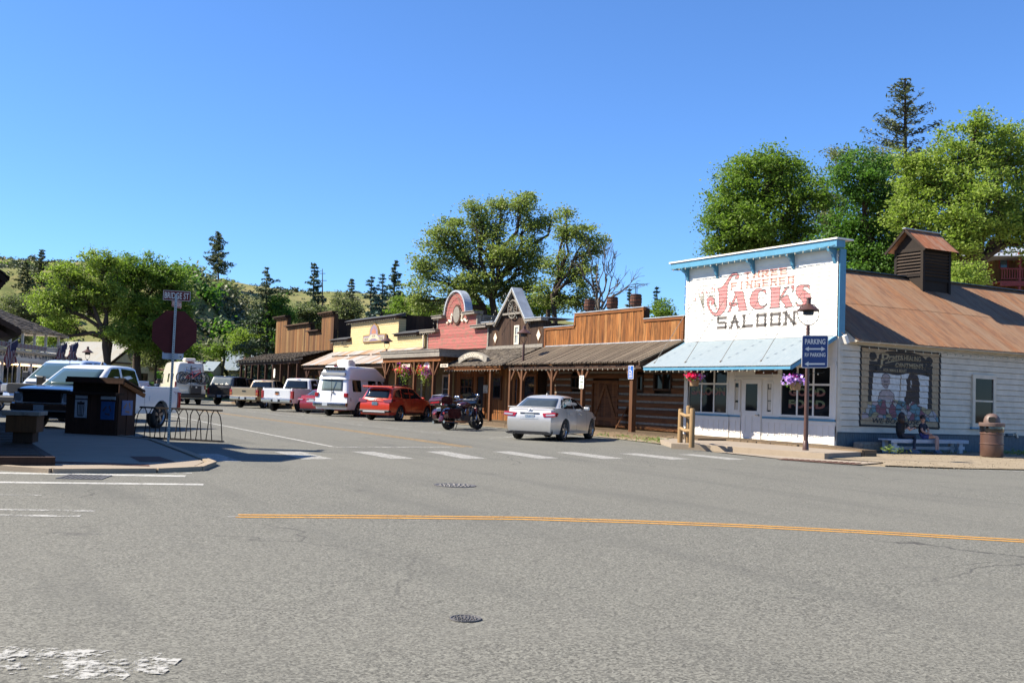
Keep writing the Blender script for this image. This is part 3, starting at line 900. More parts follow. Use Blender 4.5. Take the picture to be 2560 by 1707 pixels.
drape(mb, F, slab('FINGERED', -30.44, -27.17, 5.62, 5.87, 0.055, 0.038), Z0B, HB, TB, TT, lift=0.006)
mb.build('sign_lettering', M['signpink'], sal, fix=False)
mb = MB()
def line_tris(pts, wd, closed=True):
 r = []
 n = len(pts)
 for i in range(n if closed else n - 1):
  a, b = Vector(pts[i]), Vector(pts[(i + 1) % n])
  dd = (b - a).normalized(); m_ = Vector((-dd.y, dd.x)) * wd / 2
  r.append([tuple(a + m_), tuple(b + m_), tuple(b - m_), tuple(a - m_)])
 return r
drape(mb, F, line_tris(ss([(290, 765), (425, 582), (430, 1005)]), 0.022), Z0B, HB, TB, TT, lift=0.003)
drape(mb, F, line_tris(ss([(430, 605), (620, 585), (640, 1000), (440, 1010)]), 0.02), Z0B, HB, TB, TT, lift=0.003)
for k in range(9):
 q = ss([(350 + 12 * k, 700 + (k % 3) * 22), (372 + 8 * k, 735 + (k % 2) * 40), (400 + 3 * k, 850 + 6 * k), (430, 930)])
 drape(mb, F, line_tris(q, 0.035, False), Z0B, HB, TB, TT, lift=0.002)
for k in range(7):
 q = ss([(470 + 18 * k, 650 + (k % 3) * 20), (480 + 16 * k, 740 - (k % 2) * 40), (560 + 3 * k, 800 + 15 * k), (600, 880 + 5 * k)])
 drape(mb, F, line_tris(q, 0.03, False), Z0B, HB, TB, TT, lift=0.0045)
mb.build('sign_cards', M['signgrey'], sal, fix=False)
for cx, cy in ((320, 790), (410, 700), (570, 665), (545, 640), (600, 915), (470, 700)):
 drape(MB(), F, poly_tris(ss([(cx - 14, cy), (cx, cy - 22), (cx + 14, cy), (cx, cy + 24)])), Z0B, HB, TB, TT, lift=0.007).build('sign_pip', M['signred'], sal, fix=False)
mb = drape(MB(), F, fit(text_tris('Ron Tassio', 0), -31.95, -31.35, 4.50, 4.60), Z0B, HB, TB, TT, lift=0.006)
mb.build('sign_signature', M['signgrey'], sal, fix=False)
aw = MB()
sheet(aw, F, U0, U1 - 0.0, (3.75, 0.03), (2.70, 2.02), 0.011, 0.075)
awo = aw.build('awning', M['bluetin'], sal, smooth='all', fix=False)
mb = MB()
F.box(mb, U0 + .02, U1 - .02, 2.575, 2.665, 1.94, 2.0)
for u in (U0 + .04, U1 - .03):
 mb.beam(F.p(u, 3.70, 0.03), F.p(u, 2.62, 1.97), 0.05, 0.12)
mb.build('awning_frame', M['blue'], sal)
mb = MB()
n = 10
for i in range(1, n):
 u = U0 + (U1 - U0) * i / n
 mb.beam(F.p(u, 3.63, 0.03), F.p(u, 2.57, 1.94), 0.05, 0.1)
mb.build('rafters', M['white_old'], sal)
for u in (-32.9, -31.05, -29.1, -27.05):
 mb = MB(); p1 = F.p(u + 0.2, 2.86, 1.72)
 mb.tube([F.p(u + 0.35, 5.35, 0.03), p1], 0.011, 6); mb.lathe([(0.04, 0), (0.03, 0.03), (0.01, 0.05)], p1, 8)
 mb.build('stay_rod', M['grey'], sal)
mb = clapboards(MB(), F, U0, U0 + 0.32, 0.2, 2.62, 0.3, 0.012, 0.008, rng)
F.box(mb, U0 + .32, -30.4, 2.78, 3.0, 0, 0.02); F.box(mb, -27.6, U1, 2.78, 3.0, 0, 0.02)
F.box(mb, -30.42, -30.1, 0.98, 2.8, 0, 0.04); F.box(mb, -28.1, -27.74, 0.98, 2.8, 0, 0.04)
F.box(mb, -30.1, -28.1, 2.37, 3.0, 0, 0.03); F.box(mb, -30.12, -28.08, 2.34, 2.41, 0, 0.07)
F.box(mb, U1 - .2, U1, 0.98, 2.9, 0, 0.05); F.box(mb, U0 + .30, U0 + .36, 0.98, 2.9, 0, 0.06)
F.box(mb, -30.1, -29.72, 0.98, 1.16, 0, 0.03); F.box(mb, -28.62, -28.1, 0.98, 1.16, 0, 0.03)
mb.build('front_trim', M['white'], sal)
mb = MB()
rngb = random.Random(3)
for a, b, o_ in ((U0 + 0.02, -30.35, 0.05), (-30.35, -29.74, 0.02), (-28.60, -27.72, 0.02), (-27.72, U1, 0.05)):
 mb = MB(); F.box(mb, a, b, 0.16, 0.36, 0, o_ + 0.012); F.box(mb, a, b, 0.82, 0.95, 0, o_ + 0.012)
 F.box(mb, a, b, 0.36, 0.82, 0, o_ - 0.006)
 k = max(2, int(round((b - a) / 0.29)))
 for i in range(k + 1):
  c = a + (b - a) * i / k
  F.box(mb, max(a, c - .035), min(b, c + .035), 0.36, 0.82, 0, o_ + 0.008)
 mb.build('wainscot', M['white'], sal)
for a in ((U0 + 0.3, -30.35, 0.955, 1.02, 0, 0.10), (-30.35, -29.76, 0.965, 1.02, 0, 0.06), (-28.58, -27.72, 0.955, 1.02, 0, 0.06), (-27.72, U1, 0.95, 1.02, 0, 0.10), (U0 + 0.02, -30.35, 0.11, 0.158, 0, 0.075), (-27.72, U1, 0.10, 0.158, 0, 0.075)):
 F.box(MB(), *a).build('sill_trim', M['blue'], sal)
window(F, -32.75, -30.42, 1.02, 2.80, 3, 2, sal, M['white'], fw=0.07, mw=0.065, rowfrac=[0.645])
window(F, -27.72, U1 - .16, 1.04, 2.80, 3, 2, sal, M['white'], fw=0.08, mw=0.065, rowfrac=[0.645])
window(F, -30.12, -29.76, 1.14, 2.26, 1, 1, sal, M['white'], fw=0.075)
window(F, -28.42, -28.06, 1.12, 2.24, 1, 1, sal, M['white'], fw=0.075)
mb = MB()
for a, b, z0, z1 in ((-30.03, -29.85, 1.56, 2.03), (-30.03, -29.85, 1.2, 1.48), (-28.33, -28.16, 1.25, 1.56), (-28.33, -28.16, 1.59, 1.98), (-28.30, -28.19, 2.02, 2.16), (-29.3, -29.06, 1.92, 2.12)):
 F.box(MB(), a, b, z0, z1, 0.026, 0.030).build('notice', M['white_old'], sal)
mb = MB()
F.box(mb, -29.68, -28.64, 0.18, 2.33, 0.0, 0.025)
F.box(mb, -29.66, -29.47, 0.2, 2.3, 0.025, 0.045); F.box(mb, -28.85, -28.66, 0.2, 2.3, 0.025, 0.045)
F.box(mb, -29.47, -28.85, 2.16, 2.3, 0.025, 0.045); F.box(mb, -29.47, -28.85, 1.02, 1.2, 0.025, 0.045); F.box(mb, -29.47, -28.85, 0.2, 0.42, 0.025, 0.045)
F.box(mb, -29.21, -29.11, 0.42, 1.02, 0.025, 0.045)
dr = mb.build('door', M['white'], sal)
F.box(MB(), -29.47, -28.85, 1.2, 2.16, 0.026, 0.034).build('pane', M['glass'], dr)
mb = MB(); mb.tube([F.p(-28.76, 1.06, .045), F.p(-28.76, 1.06, .1), F.p(-28.88, 1.06, .1)], 0.02, 8); mb.lathe([(.04, 0), (.04, .01)], F.p(-28.76, 1.06, .045), 10, 'X')
mb.build('handle', M['chrome'], dr)
mo_, mg_ = plain('orange_pane_letters', (0.22, 0.045, 0.012), 0.4), plain('green_pane_letters', (0.11, 0.13, 0.02), 0.4)
for word, a, b, z0, z1 in (('SALOON', -32.55, -30.6, 1.72, 2.02), ('GOOD', -27.3, -25.62, 1.76, 2.04), ('FOOD', -27.3, -25.62, 1.35, 1.64)):
 tr = fit(text_tris(word, 0.05), a, b, z0, z1)
 zm = (z0 + z1) / 2
 flat(MB(), F, [q for q in (clip(t, z0 - 1, zm) for t in tr) if q], 0.031).build('pane_lettering', mo_, sal, fix=False)
 flat(MB(), F, [q for q in (clip(t, zm, z1 + 1) for t in tr) if q], 0.031).build('pane_lettering', mg_, sal, fix=False)
F.box(MB(), -30.95, -29.3, 2.62, 2.8, 0.05, 0.075).build('awning_board', M['post'], sal); F.box(MB(), -28.95, -27.85, 2.5, 2.76, 0.05, 0.08).build('awning_board', M['post'], sal)
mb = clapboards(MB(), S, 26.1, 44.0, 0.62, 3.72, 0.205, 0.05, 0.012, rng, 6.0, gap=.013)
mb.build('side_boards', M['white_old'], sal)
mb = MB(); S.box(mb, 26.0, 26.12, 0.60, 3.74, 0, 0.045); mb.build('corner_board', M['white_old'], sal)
mb = MB()
n = int((44 - 26.02) / 0.02)
vs = []
for i in range(n + 1):
 x = 26.02 + i * 0.02
 o_ = 0.045 + 0.010 * math.sin(2 * math.pi * x / 0.08)
 vs += [S.p(x, 0.02, o_), S.p(x, 0.60, o_)]
mb.add(vs, [(2 * i, 2 * i + 2, 2 * i + 3, 2 * i + 1) for i in range(n)])
S.box(mb, 26.02, 44, 0.602, 0.636, 0.0, 0.066)
mb.build('base_sheet', M['dkblue'], sal, smooth='all', fix=False)
sw = window(S, 32.52, 33.78, 0.90, 2.76, 1, 2, sal, M['white_old'], fw=0.14, mw=0.06, o1=0.11, og=0.068)
S.box(MB(), 32.45, 33.86, 0.84, 0.90, 0, 0.14).build('sill', M['blue'], sw)
RE, RR = (3.63, 0.42), (6.62, -3.95)
mb = MB()
for i in range(24):
 a = 26.47 + i * 0.78
 q = rng.uniform(-.004, .004)
 for (r0, r1, lf) in ((0.0, 0.52, 0.012), (0.48, 1.0, 0.0)):
  z0, o0 = RR[0] + (RE[0] - RR[0]) * r0, RR[1] + (RE[1] - RR[1]) * r0
  z1, o1 = RR[0] + (RE[0] - RR[0]) * r1, RR[1] + (RE[1] - RR[1]) * r1
  sheet(mb, S, a, a + 0.80, (z0 + lf + q, o0), (z1 + lf + q, o1), 0.011, 0.08)
rfo = mb.build('roof', M['rustroof'], sal, smooth='all', fix=False)
mb = MB()
vs = [S.p(u, z, o_) for u in (26.46, 45.2) for z, o_ in ((RE[0] - .035, RE[1] - .02), (RR[0] - .035, RR[1]), (RE[0] - .035, 2 * RR[1] - RE[1]), (RE[0] - .06, 2 * RR[1] - RE[1] + .05), (RE[0] - .065, RE[1] - .05))]
mb.add(vs, [(0, 1, 2, 3, 4), (9, 8, 7, 6, 5), (0, 5, 6, 1), (1, 6, 7, 2), (2, 7, 8, 3), (4, 9, 5, 0), (3, 8, 9, 4)])
mb.build('roof_deck', M['white_old'], sal)
mb = MB(); mb.beam(S.p(26.46, RR[0] + .03, RR[1]), S.p(45.2, RR[0] + .03, RR[1]), 0.30, 0.03); mb.build('ridge_cap', M['dkblue'], sal)
for i in range(23):
 x = 26.75 + i * 0.78
 mb = MB(); mb.beam(S.p(x, 3.60, 0.36), S.p(x, 3.78, -0.1), 0.07, 0.12)
 mb.build('rafter_tail', M['white_old'], sal)
cup = thing('roof_ventilator', 'black louvred wooden ventilator tower with a small rusty gable roof', 'ventilator', (34.4, 28.9, 6.0))
cx0, cx1, cy0, cy1 = 33.6, 35.2, 28.2, 29.6
mb = MB()
mb.box(cx0 + .06, cx1 - .06, cy0 + .06, cy1 - .06, 5.4, 7.72)
for x in (cx0, cx1 - .12):
 for y in (cy0, cy1 - .12): mb.box(x, x + .12, y, y + .12, 5.3, 7.74)
for (a, b, c, d_) in ((cx0 + .12, cx1 - .12, cy0 + .01, cy0 + .06), (cx0 + .01, cx0 + .06, cy0 + .12, cy1 - .12)):
 mb.box(a, b, c, d_, 7.60, 7.73); mb.box(a, b, c, d_, 6.45 if c < cy0 + .1 else 6.62, 6.58 if c < cy0 + .1 else 6.75)
mb.prism([(cy0, 7.72), (cy1, 7.72), ((cy0 + cy1) / 2, 8.36)], lambda a, b, t: (t, a, b), cx0 + .03, cx1 - .03)
mb.build('tower', M['char'], cup)
mb = MB()
for i in range(8):
 z = 6.64 + i * 0.125
 c = Matrix.Translation(((cx0 + cx1) / 2, cy0 + .045, z)) @ Matrix.Rotation(R(-40), 4, 'X')
 mb.obox(c, cx1 - cx0 - .24, 0.13, 0.022)
 if z > 6.7:
  c = Matrix.Translation((cx0 + .045, (cy0 + cy1) / 2, z)) @ Matrix.Rotation(R(-40), 4, 'Y')
  mb.obox(c, 0.13, cy1 - cy0 - .24, 0.022)
mb.build('louvres', M['charlit'], cup)
M['cuprust'] = m_rust('orange_rusted_sheet', (0.42, 0.30, 0.22), (0.50, 0.17, 0.065), (0.30, 0.12, 0.06), 0.9, 0.34, 0.56, (3.2, 0.6, 0.6))
CW = Wall((0, (cy0 + cy1) / 2, 0), (1, 0, 0), (0, -1, 0))
hh = (cy1 - cy0) / 2 + 0.27
for sgn in (1, -1):
 mb = MB(); WW = Wall((0, (cy0 + cy1) / 2, 0), (1, 0, 0), (0, -sgn, 0))
 sheet(mb, WW, cx0 - .25, cx1 + .12, (8.48, 0), (7.64, hh), 0.010, 0.08)
 mb.build('roof', M['cuprust'], cup, smooth='all', fix=False)
 for u in (cx0 - .22, cx1 + .1): MB().beam(WW.p(u, 8.45, 0), WW.p(u, 7.58, hh), 0.05, 0.10).build('bargeboard', M['char'], cup)
mb = MB(); mb.beam((cx0 - .28, (cy0 + cy1) / 2, 8.51), (cx1 + .14, (cy0 + cy1) / 2, 8.51), .16, .03); mb.build('ridge_cap', M['flash'], cup)
# == the other shop fronts of the row
def steps(pts):
 """stepped top of a false front: (u, z) pairs, flat between"""
 def f(u):
  z = pts[0][1]
  for a, b in pts:
   if u >= a - 1e-6: z = b
  return z
 return f
def front_boards(W, segs, z0, width, rng, t0=0.02, jit=0.012, zj=0.0):
 mb = MB()
 for a, b, zt in segs:
  vboards(mb, W, a, b, z0, (lambda u, q=zt: q) if not callable(zt) else zt, width, rng, t0, jit, zj=zj)
 return mb
def post_brace(W, u, o, z0, z1, parent, mat, w=0.15, brace=0.5, name='post', sides=(-1, 1)):
 mb = MB()
 mb.beam(W.p(u, z0, o), W.p(u, z1, o), w, w)
 p = mb.build(name, mat, parent)
 for s_ in sides:
  if brace:
   MB().beam(W.p(u + s_ * 0.05, z1 - brace - .1, o), W.p(u + s_ * (brace + 0.02), z1 - 0.02, o), 0.09, 0.10).build('brace', mat, p)
 return p
# -- the log building with the orange board false front
rng = random.Random(21)
lg = thing('log_building', 'log walled shop with orange cedar board false front and slatted wooden awning', 'building', (26, 38, 0))
mb = MB()
mb.box(26.05, 26.3, 33.12, 43.74, 3.6, 4.72); mb.box(26.05, 26.3, 35.85, 41.05, 4.72, 5.26)
mb.box(26.45, 38, 33.3, 43.7, 0.1, 4.3)
mb.build('wall_core', M['dark'], lg)
mb = front_boards(F, [(-43.72, -41.06, 4.66), (-41.06, -35.83, 5.2), (-35.83, -33.12, 4.7)], 3.74, 0.19, rng, t0=0.03)
mb.build('false_front', M['cedar'], lg)
mb = MB()
F.box(mb, -43.74, -41.1, 4.62, 4.74, -0.06, 0.075); F.box(mb, -41.1, -35.79, 5.15, 5.28, -0.06, 0.075); F.box(mb, -35.79, -33.12, 4.66, 4.78, -0.06, 0.075)
F.box(mb, -41.14, -41.0, 4.74, 5.15, 0.04, 0.07); F.box(mb, -35.87, -35.77, 4.78, 5.15, 0.04, 0.07); F.box(mb, -43.76, -43.62, 3.7, 4.62, 0.04, 0.07); F.box(mb, -33.24, -33.12, 3.74, 4.66, .04, .07)
mb.build('front_trim', M['cedar_h'], lg)
mb = MB()
F.box(mb, -43.78, -41.12, 4.742, 4.775, -0.2, 0.10); F.box(mb, -41.14, -35.75, 5.282, 5.315, -0.3, 0.10); F.box(mb, -35.74, -33.06, 4.782, 4.815, -0.2, 0.10)
mb.build('cap_flashing', M['flash'], lg)
mb = MB()
top, bot = (3.80, 0.03), (2.88, 2.14)
u = -43.62
while u < -33.14:
 e = u + 0.155
 mb.beam(F.p(u + .07, top[0] + 0.02 + rng.uniform(-.005, .005), top[1]), F.p(u + .07, bot[0] + 0.02, bot[1] + rng.uniform(-.03, .03)), 0.10, 0.06)
 u = e
mb.build('awning', M['slat'], lg)
mb = MB()
mb.add([F.p(-43.6, 3.775, .03), F.p(-33.14, 3.775, .03), F.p(-33.14, 2.86, 2.1), F.p(-43.6, 2.86, 2.1)], [(0, 1, 2, 3)])
mb.beam(F.p(-43.6, 2.72, 1.95), F.p(-33.14, 2.72, 1.95), 0.13, 0.17)
for k in range(9):
 uu = -43.4 + k * 1.27; mb.beam(F.p(uu, 3.68, .05), F.p(uu, 2.80, 2.05), .07, .12)
F.box(mb, -33.2, -33.12, 2.75, 2.9, .05, 2.1)
mb.build('awning_frame', M['dark'], lg)
mb = MB(); mb.beam(F.p(-43.7, 3.84, 0.03), F.p(-33.1, 3.84, 0.03), 0.06, 0.06); mb.build('flashing', M['flash'], lg)
for u in (-42.4, -39.75, -37.3):
 post_brace(F, u, 1.93, 0.2, 2.66, lg, M['post'], 0.15, 0.42)
post_brace(F, -33.75, 1.93, 0.2, 2.66, lg, M['post'], 0.2, 0.42, sides=(-1,))
LW = Wall((26.2, 0, 0), (0, -1, 0), (-1, 0, 0))
mb = MB(); mc = MB()
z = 0.2
holes = [(-39.75, -37.72, 0, 2.25), (-35.2, -34.0, 1.85, 2.6), (-41.5, -40.7, 1.85, 2.45), (-36.7, -35.9, 1.8, 2.5)]
hts = [.30, .29, .32, .28, .30, .33, .28, .30, .31, .3, .3]
for h in hts:
 segs = [(-43.7, -33.15)]
 for a, b, c, d in holes:
  if c < z + h * .6 and d > z + h * .4:
   ns = []
   for s0, s1 in segs:
    if b <= s0 or a >= s1: ns.append((s0, s1))
    else:
     if a > s0: ns.append((s0, a))
     if b < s1: ns.append((b, s1))
   segs = ns
 for a, b in segs:
  n = max(2, int((b - a) / 0.7))
  pts = []
  q0 = len(mb.v)
  o_ = rng.uniform(0.07, 0.11)
  prof = [(0.03, 0.0), (0.06, o_ * .8), (h * .5, o_), (h - .06, o_ * .85), (h - .03, 0.0)]
  vs = []
  for i in range(n + 1):
   uu = a + (b - a) * i / n; wob = rng.uniform(-.012, .012)
   for pz, po in prof: vs.append(LW.p(uu, z + pz + wob, po + (rng.uniform(-.012, .012) if po > 0 else 0)))
  fs = []
  for i in range(n):
   for j in range(4): fs.append((i * 5 + j, (i + 1) * 5 + j, (i + 1) * 5 + j + 1, i * 5 + j + 1))
  fs += [(0, 1, 2, 3, 4), tuple(n * 5 + k for k in (4, 3, 2, 1, 0))]
  mb.add(vs, fs)
  LW.box(mc, a, b, z + h - .045, z + h + .045, 0.0, 0.05)
 z += h
mb.build('log_wall', M['log'], lg)
mc.build('chinking', plain('pale_chinking', (0.27, 0.235, 0.185), 0.9, var=0.3), lg)
mb = MB()
vboards(mb, LW, -39.66, -37.8, 0.3, lambda u: 2.14, 0.2, rng, 0.03)
LW.box(mb, -39.75, -39.66, .2, 2.25, 0, .1); LW.box(mb, -37.8, -37.71, .2, 2.25, 0, .1); LW.box(mb, -39.66, -37.8, 2.14, 2.25, 0, .1)
for a, b in (((-39.6, .55), (-38.75, 2.05)), ((-37.86, .55), (-38.71, 2.05))): mb.beam(LW.p(a[0], a[1], .06), LW.p(b[0], b[1], .06), .03, .14)
LW.box(mb, -39.62, -37.84, .5, .66, .045, .075)
mb.build('barn_door', M['log'], lg)
for a, b, c, d in holes[1:]:
 window(LW, a, b, c, d, 2, 1, lg, M['dark'], fw=0.09, mw=.03, o1=0.11)
mb = MB(); mb.beam(LW.p(-37.2, .2, .5), LW.p(-36.95, 1.15, .12), .35, .04); mb.build('leaning_board', M['log'], lg)
for i, (yy, zz) in enumerate(((40.12, 5.315), (38.32, 5.315), (36.58, 5.315))):
 t = thing('barrel', ['brown barrel on the board parapet nearest the gabled shop', 'brown barrel at the middle of the three on the parapet', 'brown barrel with metal rods sticking up, nearest the white saloon'][i], 'barrel', (26.1, yy, zz), 0, 'barrels on top of the false front')
 mb = MB(); prof = [(0.0, 0.03), (.21, .03), (.235, .12), (.25, .26), (.25, .34), (.235, .46), (.215, .56), (0.0, .56)]
 n = 18
 for j in range(n):
  a0, a1 = 2 * math.pi * (j + .04) / n, 2 * math.pi * (j + .96) / n
  vs = [(26.1 + r * math.cos(a), yy + r * math.sin(a), zz + h) for r, h in prof for a in (a0, a1)]
  mb.add(vs, [(2 * q, 2 * q + 1, 2 * q + 3, 2 * q + 2) for q in range(len(prof) - 1)])
 mb.build('staves', M['barrel'], t, fix=False)
 mb = MB()
 for h in (.09, .22, .38, .50): mb.lathe([(.243 + .012 * math.sin(h * 5.5), h - .02), (.246 + .012 * math.sin(h * 5.5), h + .02)], (26.1, yy, zz), 20, cap=False)
 mb.build('hoop', M['iron'], t)
 MB().lathe([(.1, .0), (.1, .03)], (26.1, yy, zz), 10).build('foot', M['flash'], t)
 if i == 2:
  mb = MB(); mb.tube([(26.1, yy + .05, zz + .5), (26.1, yy + .05, zz + .98)], .015, 5); mb.tube([(26.1, yy - .06, zz + .5), (26.1, yy - .06, zz + .85)], .015, 5); mb.build('rod', M['iron'], t)
# -- the gabled shop with the wagon wheel
rng = random.Random(22)
gb = thing('gabled_shop', 'dark board shop with a steep tin topped gable and shake awning', 'building', (26, 46.8, 0))
PK, VL, VR = (-46.89, 6.78), (-48.6, 5.15), (-45.45, 5.15)
def gtop(u):
 if u < PK[0]: return max(5.12, 5.12 + (u + 48.7) / (48.7 - 46.89) * (6.74 - 5.12))
 return max(5.12, 6.74 - (u + 46.89) / (46.89 - 45.35) * (6.74 - 5.12))
mb = MB(); mb.box(26.35, 37, 43.8, 49.5, .1, 5.0); mb.box(26.08, 26.35, 43.8, 49.55, 3.6, 5.08)
mb.prism([(43.9, 5.05), (45.35, 5.05), (46.89, 6.68), (48.7, 5.05)], lambda a, b, t: (t, a, b), 26.06, 26.3)
mb.build('wall_core', M['dark'], gb)
GF = Wall((26.06, 0, 0), (0, -1, 0), (-1, 0, 0))
mb = front_boards(GF, [(-49.55, -43.8, gtop)], 3.84, 0.17, rng, t0=0.02, jit=0.02)
mb.build('gable_boards', M['dark'], gb)
mb = MB()
for (ua, za), (ub, zb) in (((-48.78, 5.06), (-46.89, 6.88)), ((-46.89, 6.88), (-45.28, 5.06))):
 d = Vector((ub - ua, zb - za)).normalized(); nn = Vector((-d.y, d.x)) * 0.035
 vs = [GF.p(u + s_ * nn.x, z + s_ * nn.y, o) for o in (0.26, -0.32) for u, z, s_ in ((ua, za, -1), (ub, zb, -1), (ub, zb, 1), (ua, za, 1))]
 mb.add(vs, [(0, 1, 2, 3), (7, 6, 5, 4), (0, 4, 5, 1), (1, 5, 6, 2), (2, 6, 7, 3), (3, 7, 4, 0)])
mb.build('gable_roof', M['flash'], gb)
mb = MB()
for (ua, za), (ub, zb) in (((-48.7, 5.02), (-46.89, 6.78)), ((-46.89, 6.78), (-45.36, 5.02))):
 mb.beam(GF.p(ua, za, 0.23), GF.p(ub, zb, 0.23), 0.05, 0.12)
mb.build('bargeboard', M['grey'], gb)
GF.box(MB(), -50.0, -48.62, 5.10, 5.24, -.1, 0.30).build('cornice', M['grey'], gb); GF.box(MB(), -45.42, -43.8, 5.10, 5.24, -.1, 0.30).build('cornice', M['grey'], gb)
GF.box(MB(), -50.03, -48.7, 5.242, 5.275, -.3, 0.33).build('cap_flashing', M['flash'], gb); GF.box(MB(), -45.4, -43.77, 5.242, 5.275, -1.6, 0.33).build('cap_flashing', M['flash'], gb)
wc = GF.p(-46.93, 5.80, 0.14)
mb = MB()
mb.tube([wc + Vector((0, .46 * math.cos(a), .46 * math.sin(a))) for a in [2 * math.pi * k / 24 for k in range(24)]], .035, 6, closed=True)
for k in range(14):
 a = 2 * math.pi * k / 14
 mb.tube([wc, wc + Vector((0, .44 * math.cos(a), .44 * math.sin(a)))], .018, 5)
mb.lathe([(.08, -.1), (.09, 0), (.08, .1)], wc, 10, 'X')
mb.build('wagon_wheel', M['grey'], gb)
mb = MB(); mb.beam(GF.p(-47.9, 5.58, .12), GF.p(-46.0, 5.58, .12), .14, .10); mb.build('beam', M['grey'], gb)
for u in (-48.83, -44.4):
 mb = MB()
 mb.prism([(u - .27, 4.42), (u, 4.79), (u + .27, 4.42), (u, 4.05)], lambda a, b, t: GF.p(a, b, t), 0.03, 0.055)
 o = mb.build('diamond', M['post'], gb)
 MB().prism([(u - .19, 4.42), (u, 4.69), (u + .19, 4.42), (u, 4.15)], lambda a, b, t: GF.p(a, b, t), 0.055, 0.07).build('panel', M['white_old'], o)
window(GF, -46.8, -46.3, 4.02, 4.98, 1, 2, gb, M['white_old'], plain('pale_blind', (.42, .45, .44), .3), fw=.09, o1=.085, og=.045)
mb = MB(); shakes(mb, F, -50.35, -43.86, (3.86, 0.05), (2.88, 2.22), 11, 0.17, rng, 0.035)
mb.build('awning', M['shake'], gb)
mb = MB()
mb.add([F.p(-50.3, 3.80, .03), F.p(-43.86, 3.80, .03), F.p(-43.86, 2.84, 2.16), F.p(-50.3, 2.84, 2.16)], [(0, 1, 2, 3)])
for u in (-50.25, -43.9): mb.beam(F.p(u, 3.72, .03), F.p(u, 2.74, 2.12), .06, .16)
mb.build('awning_deck', M['dark'], gb)
mb = MB(); F.box(mb, -50.36, -44.1, 2.77, 2.87, 2.1, 2.2); F.box(mb, -50.3, -44.15, 2.66, 2.765, 2.06, 2.14); mb.build('fascia', M['cedar_h'], gb)
mb = MB(); F.box(mb, -49.6, -43.8, 3.78, 3.98, 0.02, 0.12); mb.build('flashing', M['grey'], gb)
SF = Wall((25.7, 0, 0), (0, -1, 0), (-1, 0, 0))
mb = MB(); mb.box(25.74, 26.3, 43.8, 52.5, .1, 3.4); mb.build('wall_core', M['dark'], gb)
mb = vboards(MB(), SF, -52.5, -43.8, .2, lambda u: 3.3, .2, rng, .02)
mb.build('store_front', M['cedar'], gb)
window(SF, -52.0, -50.5, 1.35, 2.36, 3, 2, gb, M['post'], fw=.09, o1=.09, og=.06)
window(SF, -48.4, -47.3, 1.22, 2.42, 1, 1, gb, M['post'], fw=.09, o1=.09, og=.06)
window(SF, -45.95, -45.6, 1.0, 2.36, 1, 2, gb, M['cedar_h'], fw=.08, o1=.09, og=.06)
mb = MB(); SF.box(mb, -50.15, -49.95, .2, 2.5, .0, .1); SF.box(mb, -49.2, -49.0, .2, 2.5, 0, .1); SF.box(mb, -49.95, -49.2, 2.4, 2.5, 0, .1)
d = mb.build('door_frame', M['cedar_h'], gb)
SF.box(MB(), -49.95, -49.2, .2, 2.4, .02, .04).build('doorway', M['under'], d)
mb = MB(); SF.box(mb, -45.2, -45.02, .2, 2.55, 0, .1); SF.box(mb, -43.98, -43.82, .2, 2.55, 0, .1); SF.box(mb, -45.02, -43.98, 2.4, 2.55, 0, .1); SF.box(mb, -45.02, -43.98, .2, .5, 0, .07)
d = mb.build('door_frame', M['cedar_h'], gb)
SF.box(MB(), -45.02, -43.98, .5, 2.4, .03, .05).build('pane', M['glass'], d)
mb = MB(); SF.box(mb, -49.15, -48.7, 1.55, 1.95, .1, .13)
o = mb.build('notice_board', M['white_old'], gb)
mb = MB()
for k in range(3): flat(mb, SF, fit(text_tris(['FLY SHOP', 'GUNS', 'GEAR'][k]), -49.1, -48.75, 1.84 - .13 * k, 1.92 - .13 * k), .135)
mb.build('lettering', M['ink'], o, fix=False)
mb = MB()
M['palelet'] = plain('pale_lettering', (.42, .34, .24), .7)
for s_, a, b in (('FLY SHOP', -51.7, -50.8), ('TACKLE', -49.85, -49.3), ('WEAR', -48.1, -47.6)):
 flat(mb, SF, fit(text_tris(s_, .02), a, b, 2.55, 2.68), .05)
mb.build('lettering', M['palelet'], gb, fix=False)
for u in (-49.75, -45.25): post_brace(F, u, 2.05, .2, 2.68, gb, M['post'], .15, 0)
post_brace(F, -43.4, 2.0, .2, 2.66, gb, M['post'], .14, .4, sides=(1,))
sg = thing('shop_sign', 'arched grey wooden sign with OUTDOORSMAN lettering on the shake awning', 'sign', (24.2, 47.6, 3.1))
up = []; dn = []
for k in range(13):
 q = k / 12; u = -49.2 + 3.15 * q; c = 0.30 * (1 - (2 * q - 1) ** 2)
 up.append((u, 3.28 + c)); dn.append((u + (0.06 if q < .5 else -.06), 2.98 + c * 1.05))
SW = Wall((24.25, 0, 0), (0, -1, 0), (-1, 0, 0))
mb = MB(); mb.prism(up + dn[::-1], lambda a, b, t: SW.p(a, b, t), 0, .16); mb.build('board', M['grey'], sg)
tr = fit(text_tris('OUTDOORSMAN', .03), -48.55, -46.5, 0, .19)
bend = lambda u: 0.30 * (1 - ((u + 49.2) / 3.15 * 2 - 1) ** 2)
mb = flat(MB(), SW, [[(u, 3.04 + z + bend(u)) for u, z in t] for t in tr], .166); mb.build('lettering', M['white_old'], sg, fix=False)
mb = flat(MB(), SW, [[(u, 3.06 + z + bend(u)) for u, z in t] for t in fit(text_tris('THE', .03), -48.95, -48.68, 0, .11)], .166); mb.build('lettering', M['white_old'], sg, fix=False)
mb = MB()
for u in (-48.9, -46.35): mb.beam(SW.p(u, 3.1, -.02), SW.p(u, 3.0, -.5), .07, .07)
mb.build('bracket', M['dark'], sg)
